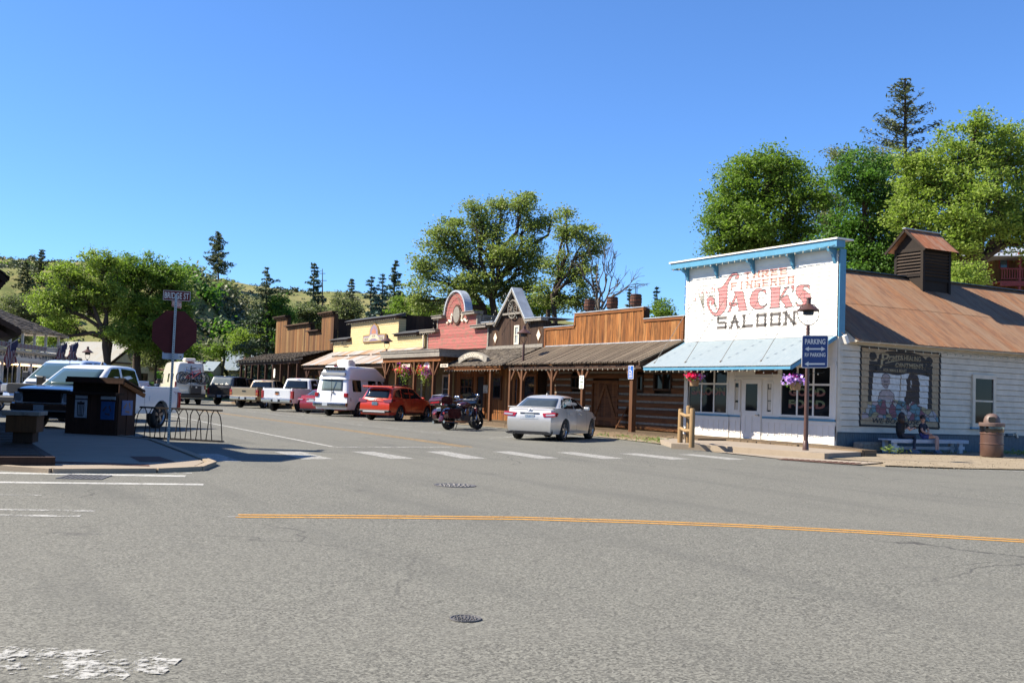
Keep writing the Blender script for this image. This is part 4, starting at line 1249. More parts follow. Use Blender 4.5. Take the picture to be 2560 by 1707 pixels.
# -- the red shop with the arched parapet
rng = random.Random(23)
rd = thing('red_shop', 'worn red board shop with a round arched parapet and posted porch', 'building', (26, 53.5, 0))
mb = MB(); mb.box(26.5, 37, 49.65, 57.4, .1, 5.0); mb.box(26.05, 26.4, 49.62, 57.3, 3.4, 5.0); mb.box(26.05, 26.4, 51.0, 56.0, 5.0, 5.72)
mb.build('wall_core', M['dark'], rd)
RF = Wall((26.04, 0, 0), (0, -1, 0), (-1, 0, 0))
def hboards(mb, W, fn, z0, z1, h, rng, t=.02):
 z = z0
 while z < z1 - 1e-3:
  zt = min(z + h, z1)
  for a, b in fn((z + zt) / 2):
   W.box(mb, a, b, z + .004, zt - .004, 0, t + rng.uniform(0, .008))
  z = zt
 return mb
AC, AR = -53.68, 1.30
def redspan(z):
 if z < 4.95: return [(-57.3, -49.62)]
 if z < 5.72: return [(-56.0, -51.0)]
 q = AR ** 2 - (z - 5.9) ** 2 if z > 5.9 else AR ** 2
 if q <= 0: return []
 return [(AC - math.sqrt(q), AC + math.sqrt(q))]
mb = hboards(MB(), RF, redspan, 3.92, 7.18, .17, rng); mb.build('front_boards', M['red'], rd)
mb = MB()
arc = [(AC + AR * math.cos(a), 5.82 + 1.32 * math.sin(a)) for a in [math.pi * k / 20 for k in range(21)]]
mb.prism(arc, lambda a, b, t: RF.p(a, b, t), -.32, -.02)
mb.build('arch_core', M['dark'], rd)
mb = MB()
pts = [(AC + (AR + .05) * math.cos(a), 5.82 + 1.38 * math.sin(a)) for a in [math.pi * k / 24 for k in range(25)]]
for p0, p1 in zip(pts, pts[1:]):
 d = Vector((p1[0] - p0[0], p1[1] - p0[1])); 
 nn = Vector((d.y, -d.x)).normalized() * .05
 vs = [RF.p(p[0] + s_ * nn.x, p[1] + s_ * nn.y, o) for o in (.12, -.34) for p, s_ in ((p0, -1), (p1, -1), (p1, 1), (p0, 1))]
 mb.add(vs, [(0, 1, 2, 3), (7, 6, 5, 4), (0, 4, 5, 1), (1, 5, 6, 2), (2, 6, 7, 3), (3, 7, 4, 0)])
mb.build('arch_hood', M['flash'], rd)
mb = MB()
for a, b, z in ((-56.3, -54.95, 5.74), (-52.35, -50.85, 5.78), (-57.95, -55.75, 4.98), (-51.3, -49.5, 5.0)):
 mb = MB(); RF.box(mb, a, b, z, z + .13, -.25, .30); RF.box(mb, a - .03, b + .03, z + .135, z + .17, -.28, .35); mb.build('cornice', M['grey'], rd)
mb = MB()
for a in ((-56.04, -55.92, 5.13, 5.74, -.2, .06), (-51.04, -50.92, 5.13, 5.74, -.2, .06), (-57.34, -57.22, 3.9, 4.98, -.1, .05), (-49.74, -49.6, 3.9, 5.0, -.1, .05)): RF.box(MB(), *a).build('corner_trim', M['grey'], rd)
mb.box(26.3, 27.6, 50.95, 51.06, 5.2, 5.75)
mb.build('box_back', M['grey'], rd)
mb = MB()
for k in range(8): mb.box(26.42, 27.7, 50.92, 50.96, 5.18 + .07 * k, 5.22 + .07 * k)
mb.build('louvred_box', M['grey'], rd)
MB().box(26.3, 26.42, 56.02, 56.5, 5.15, 5.7).build('small_panel', M['grey'], rd)
oc = (-53.4, 5.86)
ov = lambda r: [(oc[0] + .5 * r * math.cos(a), oc[1] + .56 * r * math.sin(a)) for a in [2 * math.pi * k / 28 for k in range(28)]]
mb = MB(); mb.prism(ov(1.0), lambda a, b, t: RF.p(a, b, t), .03, .10); o = mb.build('oval_plaque', M['postdk'], rd)
mb = MB(); mb.prism(ov(.80), lambda a, b, t: RF.p(a, b, t), .10, .12); mb.build('face', M['grey'], o)
for s_ in (-1, 1):
 mb = MB()
 q = [(.55, -.05), (.66, .06), (.74, -.04), (.66, -.18), (.62, -.32), (.78, -.40), (.92, -.30), (1.02, -.28), (1.1, -.40), (1.24, -.44), (1.36, -.36)]
 mb.tube([RF.p(oc[0] + s_ * a, oc[1] + b, .06) for a, b in q], [.05, .07, .07, .075, .08, .075, .065, .065, .06, .05, .02], 8)
 mb.build('scroll', M['white_old'], rd, smooth=True)
mb = MB()
F.box(mb, -58.1, -49.95, 3.62, 3.74, 0.05, 2.66); mb.build('porch_roof', M['grey'], rd)
mb = MB(); F.box(mb, -58.05, -50.0, 3.36, 3.615, 2.52, 2.62); F.box(mb, -50.05, -49.97, 3.36, 3.615, .1, 2.52); F.box(mb, -58.05, -57.97, 3.36, 3.615, .1, 2.52); mb.build('fascia', M['grey'], rd)
mb = MB(); F.box(mb, -57.95, -50.1, 3.12, 3.355, 2.32, 2.5); mb.build('beam', M['cedar_h'], rd)
mb = MB(); F.box(mb, -58.12, -49.9, 3.742, 3.765, 0.05, 2.70); mb.build('porch_flashing', M['rusttin'], rd)
for u in (-57.6, -56.0, -53.5, -51.0): post_brace(F, u, 2.40, .2, 3.12, rd, M['post'], .16, .62)
mb = vboards(MB(), RF, -57.3, -49.7, .2, lambda u: 3.7, .22, rng, .02); mb.build('store_front', M['brown'], rd)
mb = vboards(MB(), RF, -57.3, -53.5, .2, lambda u: 3.3, .22, rng, .045); mb.build('store_panel', plain('ochre_boards', (.30, .20, .065), .7, var=.25), rd)
window(RF, -54.9, -54.0, .9, 2.5, 1, 2, rd, M['white_old'], fw=.1, o1=.12, og=.08)
window(RF, -52.7, -51.6, .9, 2.4, 2, 2, rd, M['cedar_h'], fw=.1, o1=.1, og=.05)
window(RF, -51.3, -50.5, .9, 2.4, 1, 1, rd, M['white_old'], plain('curtained_glass', (.20, .24, .27), .2), fw=.06, o1=.1, og=.05)
mb = MB(); mb.tube([F.p(-56, 1.05, 2.4), F.p(-53.5, 1.05, 2.4)], .07, 8); mb.build('rail', M['rail'], rd)
for (u0, u1, s_, z0, z1, o_, lab) in ((-55.25, -54.15, 'QUILTS', 2.84, 3.0, 2.42, 'small white hanging board behind the left flower basket'), (-50.2, -49.3, 'LEATHER', 2.80, 2.97, 2.42, 'narrow white board with dark letters under the porch corner')):
 t = thing('hanging_sign', lab, 'sign', F.p((u0 + u1) / 2, z0, o_), 0, 'boards hung under the red porch')
 mb = MB(); F.box(mb, u0, u1, z0, z1, o_ - .02, o_ + .02); mb.build('board', M['white_old'], t)
 letters(s_, F, u0 + .12, u1 - .12, z0 + .03, z1 - .03, M['ink'], t, o=o_ + .024)
 mb = MB()
 for u in (u0 + .1, u1 - .1): mb.tube([F.p(u, z1, o_), F.p(u, 3.13, o_)], .008, 4)
 mb.build('chain', M['iron'], t)
t = thing('hanging_sign', 'round white board hung behind the right flower basket', 'sign', F.p(-52.2, 2.3, 2.3), 0, 'boards hung under the red porch')
mb = MB(); mb.prism([(-52.2 + .40 * math.cos(a), 2.72 + .42 * math.sin(a)) for a in [2 * math.pi * k / 28 for k in range(28)]], lambda a, b, t_: F.p(a, b, t_), 2.28, 2.32); mb.build('board', M['white'], t)
mb = MB(); mb.tube([F.p(-52.2, 3.1, 2.3), F.p(-52.2, 3.3, 2.3)], .01, 4); mb.build('chain', M['iron'], t)
# -- the yellow brick shop
rng = random.Random(24)
ye = thing('yellow_shop', 'pale yellow painted brick shop with stepped parapet and streaked tin awning', 'building', (26, 65.6, 0))
mb = MB()
mb.box(26, 26.5, 61.75, 70.2, .1, 6.05); mb.box(26.0, 26.5, 57.72, 61.75, .1, 4.85); mb.box(26, 26.5, 70.2, 73.65, .1, 4.85)
mb.build('brick_wall', M['yellow'], ye)
mb = MB(); mb.box(26.5, 40, 57.75, 73.6, .1, 4.6); mb.box(26.5, 27.6, 61.76, 70.1, 4.6, 6.2); mb.build('wall_core', M['dark'], ye)
mb = MB()
for a, b, z in ((-70.5, -61.55, 6.08), (-61.95, -58.3, 4.92), (-73.75, -70.0, 4.88)):
 F.box(MB(), a, b, z, z + .14, -.1, .22).build('cornice', M['postdk'], ye)
mb = MB()
for a, b, z in ((-70.6, -61.5, 6.22), (-62.0, -58.25, 5.06), (-73.8, -70.0, 5.02)):
 vs = [F.p(a, z, .34), F.p(b, z, .34), F.p(b, z + .20, -.35), F.p(a, z + .20, -.35), F.p(a, z - .03, .34), F.p(b, z - .03, .34), F.p(b, z - .03, -.35), F.p(a, z - .03, -.35)]
 mb.add(vs, [(0, 1, 2, 3), (4, 7, 6, 5), (0, 4, 5, 1), (1, 5, 6, 2), (2, 6, 7, 3), (3, 7, 4, 0)])
mb.build('cornice_cap', plain('black_roofing', (.055, .055, .058), .7, var=.2), ye)
BW = Wall((0, 61.74, 0), (1, 0, 0), (0, -1, 0))
mb = vboards(MB(), BW, 26.5, 30, 4.6, lambda u: 6.3, .3, rng, .02)
mb.build('side_boards', M['dark'], ye)
YB = Wall((28.6, 0, 0), (0, -1, 0), (-1, 0, 0))
mb = vboards(MB(), YB, -61.6, -56.0, 4.4, lambda u: 5.75, .35, rng, .02); mb.build('rear_boards', M['dark'], ye)
mb = MB(); YB.box(mb, -61.6, -56, 5.75, 5.88, -.1, .12); mb.build('rear_trim', M['cedar_h'], ye)
mb = MB()
for i in range(18):
 a = -73.5 + i * .889
 for r0, r1, lf in ((0, .42, .0), (.40, 1, .012)):
  q = rng.uniform(-.008, .008)
  zt, ot = 4.16 + (3.09 - 4.16) * r0, .02 + (2.42 - .02) * r0; zb, ob = 4.16 + (3.09 - 4.16) * r1, .02 + 2.40 * r1
  sheet(mb, F, a, a + .91, (zt + lf + q, ot), (zb + lf + q, ob + rng.uniform(-.03, .03)), .012, .11)
mb.build('awning', M['rusttin'], ye, smooth='all', fix=False)
mb = MB()
mb.add([F.p(-73.5, 4.08, .02), F.p(-57.6, 4.08, .02), F.p(-57.6, 3.02, 2.36), F.p(-73.5, 3.02, 2.36)], [(0, 1, 2, 3)])
mb.beam(F.p(-73.4, 2.92, 2.2), F.p(-57.7, 2.92, 2.2), .12, .16)
for u in (-73.45, -57.65): mb.beam(F.p(u, 4.03, .02), F.p(u, 2.97, 2.38), .06, .12)
mb.build('awning_frame', M['dark'], ye)
mb = MB()
for a, b in ((-70.9, -67.9), (-67.5, -63.9), (-63.4, -60.2)): F.box(mb, a, b, 3.72, 3.80, 1.0, 1.06)
mb.build('snow_rail', M['dark'], ye)
for u in (-72.9, -70, -67, -64, -61, -58.2): post_brace(F, u, 2.1, .2, 2.86, ye, M['postdk'], .15, .5)
mb = vboards(MB(), F, -73.6, -57.8, .2, lambda u: 3.2, .24, rng, .03); mb.build('store_front', plain('olive_ochre_boards', (.21, .135, .04), .75, var=.3), ye)
for a in (-72, -68.6, -65, -61.6): window(F, a, a + 1.7, 1.0, 2.5, 2, 2, ye, M['postdk'], fw=.1, o1=.1, og=.06)
mb = MB(); mb.tube([F.p(-71.6, 4.95, .02), F.p(-71.6, 4.62, .12), F.p(-70.6, 4.6, .12)], .025, 6); mb.build('bracket', M['iron'], ye)
mb = MB(); mb.tube([F.p(-57.6, 4.9, .12), F.p(-57.6, .2, .12)], .05, 6); mb.build('downpipe', M['white_old'], ye)
sg = thing('shop_sign', 'cream forge sign with pointed arch top on yellow brick wall', 'sign', (25.9, 65.6, 4.7))
arch = [(-66.45 + .0, 5.18), (-66.42, 5.45), (-66.2, 5.72), (-65.65, 5.95), (-65.1, 5.72), (-64.88, 5.45), (-64.85, 5.18)]
out = [(-67.6, 4.66), (-67.6, 5.16)] + arch + [(-63.65, 5.16), (-63.65, 4.66)]
mb = MB(); mb.prism(out, lambda a, b, t_: F.p(a, b, t_), .02, .09); mb.build('frame', plain('ochre_frame', (.34, .20, .05), .6), sg)
ins = [(-67.48, 4.74), (-67.48, 5.08), (-66.36, 5.1), (-66.3, 5.42), (-66.1, 5.64), (-65.65, 5.84), (-65.2, 5.64), (-65.0, 5.42), (-64.94, 5.1), (-63.77, 5.08), (-63.77, 4.74)]
mb = MB(); mb.prism(ins, lambda a, b, t_: F.p(a, b, t_), .09, .10); mb.build('panel', plain('mauve_panel', (.28, .22, .30), .6), sg)
mb = MB(); mb.prism([(-67.4, 4.78), (-67.4, 5.0), (-66.5, 4.98), (-66.1, 5.18), (-65.2, 5.18), (-64.8, 4.98), (-63.85, 5.02), (-63.85, 4.8), (-64.8, 4.76), (-65.3, 4.9), (-66, 4.9), (-66.5, 4.76)], lambda a, b, t_: F.p(a, b, t_), .10, .107)
mb.build('scroll', plain('cream_scroll', (.66, .56, .38), .6), sg)
mb = MB()
for a, b, h in ((-65.9, .14, .36), (-65.65, .17, .5), (-65.4, .14, .36)):
 mb.prism([(a - b, 5.22), (a - b * .7, 5.22 + h * .5), (a, 5.22 + h), (a + b * .7, 5.22 + h * .45), (a + b, 5.22)], lambda p, q, t_: F.p(p, q, t_), .10, .105 + .002 * (h > .4))
mb.build('flame', plain('painted_flame', (.50, .20, .10), .6), sg)
for s_, a, b, z0, z1 in (('IRON', -67.25, -66.6, 4.80, 4.97), ('FORGE', -64.7, -63.95, 4.80, 4.98), ('JOE', -65.95, -65.35, 4.96, 5.14)): letters(s_, F, a, b, z0, z1, M['ink'], sg, o=.11)
# -- the brown stepped front at the far end of the row
rng = random.Random(25)
br = thing('brown_shop', 'tall brown board front with stepped and notched parapet and shake porch', 'building', (26, 80.8, 0))
segs = [(-88, -85.05, 7.3), (-85.05, -78.95, 6.45), (-78.95, -76.35, 5.8), (-76.35, -73.7, 7.05)]
mb = front_boards(F, segs, 4.25, .28, rng, t0=.03, jit=.02); mb.build('false_front', M['brown'], br)
mb = MB(); mb.box(26.03, 26.3, 73.7, 88, 3.9, 5.8); mb.box(26.03, 26.3, 78.95, 85.05, 5.8, 6.4); mb.box(26.03, 26.3, 85.05, 88, 5.8, 7.25); mb.box(26.03, 26.3, 73.7, 76.35, 5.8, 7.0)
mb.box(26.3, 40, 73.8, 88, .1, 4.9); mb.build('wall_core', M['dark'], br)
mb = MB()
for a, b, z in ((-88.3, -84.75, 7.3), (-85.0, -78.6, 6.45), (-79.3, -76.4, 5.82), (-76.65, -73.4, 7.05)):
 F.box(mb, a, b, z, z + .09, -.15, .32); F.box(mb, a + .1, b - .1, z - .1, z, .03, .14)
for k in range(9): F.box(mb, -88.1 + .38 * k, -87.98 + .38 * k, 7.16, 7.3, .05, .25); F.box(mb, -76.5 + .36 * k, -76.38 + .36 * k, 6.91, 7.05, .05, .25)
mb.build('cornice', M['dark'], br)
BS = Wall((0, 73.7, 0), (1, 0, 0), (0, -1, 0))
mb = vboards(MB(), BS, 26.3, 33, 4.6, lambda u: 6.5, .3, rng, .02); mb.build('side_boards', M['dark'], br)
mb = MB(); BS.box(mb, 26.3, 33, 6.5, 6.6, -.1, .1); mb.build('side_trim', M['dark'], br)
mb = MB(); shakes(mb, F, -90.2, -73.75, (4.34, 0.05), (3.62, 2.75), 9, .26, rng, .05); mb.build('porch_roof', M['shakedk'], br)
mb = MB()
mb.add([F.p(-90.1, 4.24, .03), F.p(-73.8, 4.24, .03), F.p(-73.8, 3.55, 2.68), F.p(-90.1, 3.55, 2.68)], [(0, 1, 2, 3)])
mb.beam(F.p(-90, 3.36, 2.4), F.p(-73.8, 3.36, 2.4), .16, .22)
mb.build('porch_deck', M['dark'], br)
for k in range(20):
 u = -89.8 + k * .84
 mb = MB(); mb.beam(F.p(u, 3.62, 2.2), F.p(u, 3.50, 2.82), .09, .13); mb.build('rafter_tail', M['grey'], br)
for u in (-89.6, -88.0, -86.2, -84.2, -82.2, -80.2, -78.2, -76.2, -74.2): post_brace(F, u, 2.4, .2, 3.26, br, M['postdk'], .17, 0)
mb = vboards(MB(), F, -88, -73.75, .2, lambda u: 4.2, .3, rng, .03); mb.build('store_front', M['dark'], br)
for a in (-86.5, -82.8, -79.6): window(F, a, a + 1.8, .9, 2.5, 2, 1, br, M['post'], fw=.1, o1=.1, og=.06)
mb = MB(); F.box(mb, -77.2, -77.05, .2, 2.5, .03, .1); F.box(mb, -76.1, -75.95, .2, 2.5, .03, .1); F.box(mb, -77.05, -76.1, 2.38, 2.5, .03, .1); o = mb.build('door_frame', M['cedar_h'], br)
F.box(MB(), -77.05, -76.1, .2, 2.38, .04, .06).build('pane', M['glass'], o)
t = thing('hanging_sign', 'small oval white sign hanging under the brown shake porch', 'sign', F.p(-79.9, 2.2, 2.4), 0)
mb = MB(); mb.prism([(-79.9 + .24 * math.cos(a), 2.55 + .36 * math.sin(a)) for a in [2 * math.pi * k / 20 for k in range(20)]], lambda a, b, t_: F.p(a, b, t_), 2.38, 2.43); mb.build('board', M['white'], t)
mb = MB(); mb.tube([F.p(-79.9, 2.9, 2.4), F.p(-79.9, 3.3, 2.4)], .01, 4); mb.build('chain', M['iron'], t)
# == vehicles  (local axes: +x forward, +y left, z up)
def lerp(a, b, t): return a + (b - a) * t
def interp(tab, x):
 if x <= tab[0][0]: return tab[0][1]
 for (a, b), (c, d) in zip(tab, tab[1:]):
  if x <= c: return lerp(b, d, (x - a) / (c - a)) if c > a else d
 return tab[-1][1]
class Body:
 """lower body: a shell with real wheel openings, lofted over stations along x"""
 def __init__(s, L, W, shoulder, wheels, rw, sill=0.25, nose=0.80, tail=0.86, tuck=0.05, zmid=0.6, crown=0.035, lean=(0.05, 0.08), pn=5.0, belt_in=0.045):
  s.L, s.W, s.sh, s.wh, s.rw, s.sill = L, W, shoulder, wheels, rw, sill
  s.nose, s.tail, s.tuck, s.zmid, s.crown, s.lean, s.pn, s.belt = nose, tail, tuck, zmid, crown, lean, pn, belt_in
 def hw(s, x):
  q = min(1.0, abs(2 * x / s.L))
  e = s.nose if x > 0 else s.tail
  return s.W / 2 * (1 - (1 - e) * q ** s.pn)
 def y(s, x, z):
  zt = interp(s.sh, x)
  if z > s.zmid: k = 1 - s.belt * ((z - s.zmid) / max(0.05, zt - s.zmid)) ** 2
  else: k = 1 - s.tuck * ((s.zmid - z) / max(0.05, s.zmid - s.sill)) ** 2
  return s.hw(x) * k
 def xs(s, x, z):
  """ends lean in above and below bumper height"""
  q = max(0.0, (abs(2 * x / s.L) - 0.8) / 0.2)
  zt = interp(s.sh, x)
  ln = s.lean[0] if x > 0 else s.lean[1]
  k = ((z - s.zmid) / max(0.05, zt - s.zmid)) ** 2 * ln if z > s.zmid else ((s.zmid - z) / max(.05, s.zmid - s.sill)) ** 2 * 0.06
  return x - math.copysign(k * q * q, x)
 def zb(s, x):
  z = s.sill
  for wx in s.wh:
   d = abs(x - wx)
   ra = s.rw * 1.19
   if d < ra: z = max(z, s.rw * 0.98 + math.sqrt(ra * ra - d * d))
  return z
 def build(s, mat, parent, name='body'):
  L = s.L
  xs = set()
  n = 44
  for i in range(n + 1): xs.add(round(-L / 2 + L * i / n, 4))
  for e in (-1, 1):
   for k in (0.985, 0.96): xs.add(round(e * L / 2 * k, 4))
  for wx in s.wh:
   for k in range(15): xs.add(round(wx + s.rw * 1.19 * math.cos(math.pi * k / 14), 4))
  xs = sorted(xs); m = 9
  mb = MB(); vs = []
  for x in xs:
   zt = interp(s.sh, x); zb = min(s.zb(x), zt - 0.05)
   row = []
   for j in range(m + 1):
    z = zb + (zt - zb) * j / m
    row.append((s.xs(x, z), s.y(x, z), z))
   yt = row[-1][1]
   xt = row[-1][0]
   for q, cz in ((0.93, 0.45), (0.75, 0.75), (0.4, 0.95), (0.0, 1.0)):
    row.append((xt, yt * q, zt + s.crown * cz))
   inner = (row[0][0], row[0][1] - 0.16, row[0][2] + 0.02)
   full = [inner] + row
   vs.append(full)
  nv = len(vs[0])
  V = []
  for full in vs:
   V += full + [(a, -b, c) for a, b, c in full[:-1]][::-1]
  w_ = 2 * nv - 1
  fs = []
  for i in range(len(vs) - 1):
   for j in range(w_ - 1):
    fs.append((i * w_ + j, (i + 1) * w_ + j, (i + 1) * w_ + j + 1, i * w_ + j + 1))
  for e in (0, len(vs) - 1):
   for j in range(nv - 1):
    a, b = e * w_ + j, e * w_ + j + 1
    c, d = e * w_ + (w_ - 1 - j - 1), e * w_ + (w_ - 1 - j)
    fs.append((a, b, c, d) if b != c else (a, b, d))
  mb.add(V, fs)
  o = mb.build(name, mat, parent, smooth=True, local=True)
  u = MB()
  wl = sorted(s.wh)
  u.box(-L / 2 + .12, L / 2 - .12, -s.W * .33, s.W * .33, s.sill + .0, min(s.zmid + .1, interp(s.sh, 0) - .1))
  u.box(-L / 2 + .1, wl[0] - s.rw * 1.3, -s.W * .42, s.W * .42, s.sill + .03, s.zmid)
  u.box(wl[0] + s.rw * 1.3, wl[1] - s.rw * 1.3, -s.W * .45, s.W * .45, s.sill + .01, s.zmid)
  u.box(wl[1] + s.rw * 1.3, L / 2 - .15, -s.W * .40, s.W * .40, s.sill + .03, s.zmid)
  u.build('chassis', M['under'], parent, local=True)
  return o
class Cabin:
 """greenhouse: rounded lofted rings"""
 def __init__(s, xr0, xr1, xf1, xf0, zb, zr, yb, yt, bow=0.10, crown=0.05, cr=0.12, sag=0.0):
  s.a = (xr0, xr1, xf1, xf0); s.zb, s.zr, s.yb, s.yt, s.bow, s.crown, s.cr, s.sag = zb, zr, yb, yt, bow, crown, cr, sag
 def xr(s, u): return lerp(s.a[0], s.a[1], u)
 def xf(s, u): return lerp(s.a[3], s.a[2], u)
 def z(s, u): return lerp(s.zb, s.zr, u)
 def y(s, u): return lerp(s.yb, s.yt, max(0.0, u) ** 1.25)
 def bw(s, yq): return s.bow * (1 - yq * yq)
 def ring(s, u, ins=0.0, dz=0.0):
  x0, x1, yy = s.xr(u) + ins, s.xf(u) - ins, s.y(u) - ins
  c = min(s.cr, yy * .9)
  pts = []
  for k in range(-5, 6):
   q = k / 5 * (yy - c) / yy; pts.append((x1 + s.bw(q * 1.0) - s.bw(1.0) * 0, q * yy))
  for k in (1, 2): 
   a = math.pi / 2 * k / 3; pts.append((x1 + s.bw((yy - c) / yy) * (1 - k / 3) - c * (1 - math.cos(a)), (yy - c) + c * math.sin(a)))
  n = 10
  for k in range(n + 1):
   pts.append((lerp(x1 - c, x0 + c, k / n), yy))
  for k in (1, 2):
   a = math.pi / 2 * k / 3; pts.append((x0 + c * (1 - math.sin(a)), (yy - c) + c * math.cos(a)))
  for k in range(5, -6, -1):
   q = k / 5 * (yy - c) / yy; pts.append((x0 - s.bw(q) * .6, q * yy))
  for k in (2, 1):
   a = math.pi / 2 * k / 3; pts.append((x0 + c * (1 - math.sin(a)), -((yy - c) + c * math.cos(a))))
  for k in range(n + 1):
   pts.append((lerp(x0 + c, x1 - c, k / n), -yy))
  for k in (2, 1):
   a = math.pi / 2 * k / 3; pts.append((x1 + s.bw((yy - c) / yy) * (1 - k / 3) - c * (1 - math.cos(a)), -((yy - c) + c * math.sin(a))))
  xm, xl = (x0 + x1) / 2, (s.xf(u) - s.xr(u)) / 2
  return [(a, b, s.z(u) + dz - s.sag * u * ((a - xm) / xl) ** 2) for a, b in pts]
 def build(s, mat, parent, name='cabin'):
  R_ = [s.ring(u) for u in (-0.12, 0, .25, .5, .75, .93)]
  R_ += [s.ring(0.985, .03, 0), s.ring(1.0, .075, s.crown * .25), s.ring(1.0, .25, s.crown * .6), s.ring(1.0, s.y(1) * .6, s.crown * .9), s.ring(1.0, s.y(1) * .97, s.crown)]
  n = len(R_[0]); V = [p for r in R_ for p in r]; fs = []
  for i in range(len(R_) - 1):
   for j in range(n): fs.append((i * n + j, i * n + (j + 1) % n, (i + 1) * n + (j + 1) % n, (i + 1) * n + j))
  fs.append(tuple((len(R_) - 1) * n + j for j in range(n)))
  mb = MB(); mb.add(V, fs)
  return mb.build(name, mat, parent, smooth=True, local=True)
 def side(s, poly, sgn, o=0.006):
  """polygon given as (x, u) on a side wall, a thin pane proud of it"""
  n_ = math.atan2(s.yb - s.yt, s.zr - s.zb)
  mb = MB()
  xm, xl = (s.xr(.5) + s.xf(.5)) / 2, (s.xf(.5) - s.xr(.5)) / 2
  def f(x, u, t): return (x, sgn * (s.y(u) + t), s.z(u) - s.sag * u * ((x - xm) / xl) ** 2)
  mb.prism(poly, f, -0.02, o)
  return mb
 def end(s, front, u0, u1, f0, f1=None, o=0.008, n=8):
  """windscreen (front) or rear pane; f = fraction of the half width at bottom/top"""
  f1 = f1 or f0
  mb = MB(); vs = []
  for t in (-0.02, o):
   for j in range(5):
    u = lerp(u0, u1, j / 4); fr = lerp(f0, f1, j / 4)
    yy = s.y(u)
    for k in range(n + 1):
     q = (2 * k / n - 1) * fr
     if front: x = s.xf(u) + s.bw(q) + t
     else: x = s.xr(u) - s.bw(q) * .6 - t
     xm, xl = (s.xr(u) + s.xf(u)) / 2, (s.xf(u) - s.xr(u)) / 2
     vs.append((x, q * yy, s.z(u) - s.sag * u * ((x - xm) / xl) ** 2 + (t if u1 > u0 else 0) * .5))
  w_ = n + 1; h = 5 * w_
  fs = []
  for b in (0, h):
   for j in range(4):
    for k in range(n):
     fs.append((b + j * w_ + k, b + j * w_ + k + 1, b + (j + 1) * w_ + k + 1, b + (j + 1) * w_ + k))
  for j in range(4):
   for k in (0, n): fs.append((j * w_ + k, (j + 1) * w_ + k, h + (j + 1) * w_ + k, h + j * w_ + k))
  for k in range(n):
   for j in (0, 4): fs.append((j * w_ + k, j * w_ + k + 1, h + j * w_ + k + 1, h + j * w_ + k))
  mb.add(vs, fs)
  return mb
def rounded(poly, r=0.04, n=3):
 out = []
 k = len(poly)
 for i in range(k):
  p = Vector(poly[i]); a = Vector(poly[i - 1]) - p; b = Vector(poly[(i + 1) % k]) - p
  ra = min(r, a.length * .45); rb = min(r, b.length * .45)
  pa = p + a.normalized() * ra; pb = p + b.normalized() * rb
  for j in range(n + 1):
   t = j / n
   q = pa * (1 - t) ** 2 + p * 2 * t * (1 - t) + pb * t * t
   out.append((q.x, q.y))
 return out
def wheel(parent, x, y, r, wd, side, spokes=5, mat=None, rimr=0.66):
 """tyre > rim; side=+1 faces +y"""
 mb = MB()
 prof = [(r * rimr, -wd / 2), (r * .90, -wd / 2), (r * .97, -wd * .42), (r, -wd * .28), (r, wd * .28), (r * .97, wd * .42), (r * .90, wd / 2), (r * rimr, wd / 2)]
 mb.lathe(prof, (x, y, r), 28, 'Y', cap=False)
 for k in range(28):
  pass
 t = mb.build('wheel', M['rubber'], parent, smooth=True, local=True)
 rb = MB()
 rr = r * rimr
 o = side * wd * .5
 rb.lathe([(rr, -side * wd * .1), (rr, o * .98), (rr * .95, o * .9), (rr * .90, o * .55), (rr * .88, -side * wd * .1)], (x, y, r), 28, 'Y', cap=False)
 c = Vector((x, y + o * .62, r))
 for k in range(spokes):
  a = 2 * math.pi * k / spokes + .3
  d = Vector((math.cos(a), 0, math.sin(a))); tn = Vector((-math.sin(a), 0, math.cos(a)))
  w0, w1 = rr * .13, rr * (.17 if spokes < 7 else .10)
  p0, p1 = c + d * rr * .12, c + d * rr * .93
  th = Vector((0, side * .03, 0))
  vs = [p0 - tn * w0 - th, p0 + tn * w0 - th, p1 + tn * w1 - th, p1 - tn * w1 - th, p0 - tn * w0 + th, p0 + tn * w0 + th, p1 + tn * w1 + th * .6, p1 - tn * w1 + th * .6]
  rb.add(vs, BOXF)
 rb.lathe([(0, o * .62), (rr * .2, o * .62), (rr * .2, o * .72), (rr * .12, o * .78), (0, o * .78)], (x, y, r), 12, 'Y', cap=False)
 rb.build('rim', mat or M['rim'], t, smooth=True, local=True)
 dk = MB(); dk.lathe([(0, -side * wd * .05), (rr * .89, -side * wd * .05), (rr * .89, side * wd * .0)], (x, y, r), 20, 'Y', cap=False)
 dk.build('brake', M['under'], t, local=True)
 return t
def wheels(parent, B, r, wd, inset=0.10, **k):
 for x in B.wh:
  for sgn in (1, -1):
   wheel(parent, x, sgn * (B.W / 2 - inset - wd / 2 + .06), r, wd, sgn, **k)
def part(name, mb, mat, parent, bevel=0.0, smooth=False):
 return mb.build(name, mat, parent, local=True, bevel=bevel, smooth=smooth)
def bx(x0, x1, y0, y1, z0, z1): return MB().box(x0, x1, y0, y1, z0, z1)
def rear_x(B, z): return B.xs(-B.L / 2, z)
def pair(name, fn, mat, parent, **k):
 for sgn in (1, -1):
  part(name, fn(sgn), mat, parent, **k)
def mirror(parent, x, y, z, mat, s=(.12, .2, .13)):
 for sgn in (1, -1):
  mb = MB(); mb.box(x - s[0] / 2, x + s[0] / 2, sgn * y - (0 if sgn > 0 else s[1]), sgn * y + (s[1] if sgn > 0 else 0), z, z + s[2])
  part('mirror', mb, mat, parent, bevel=.035)
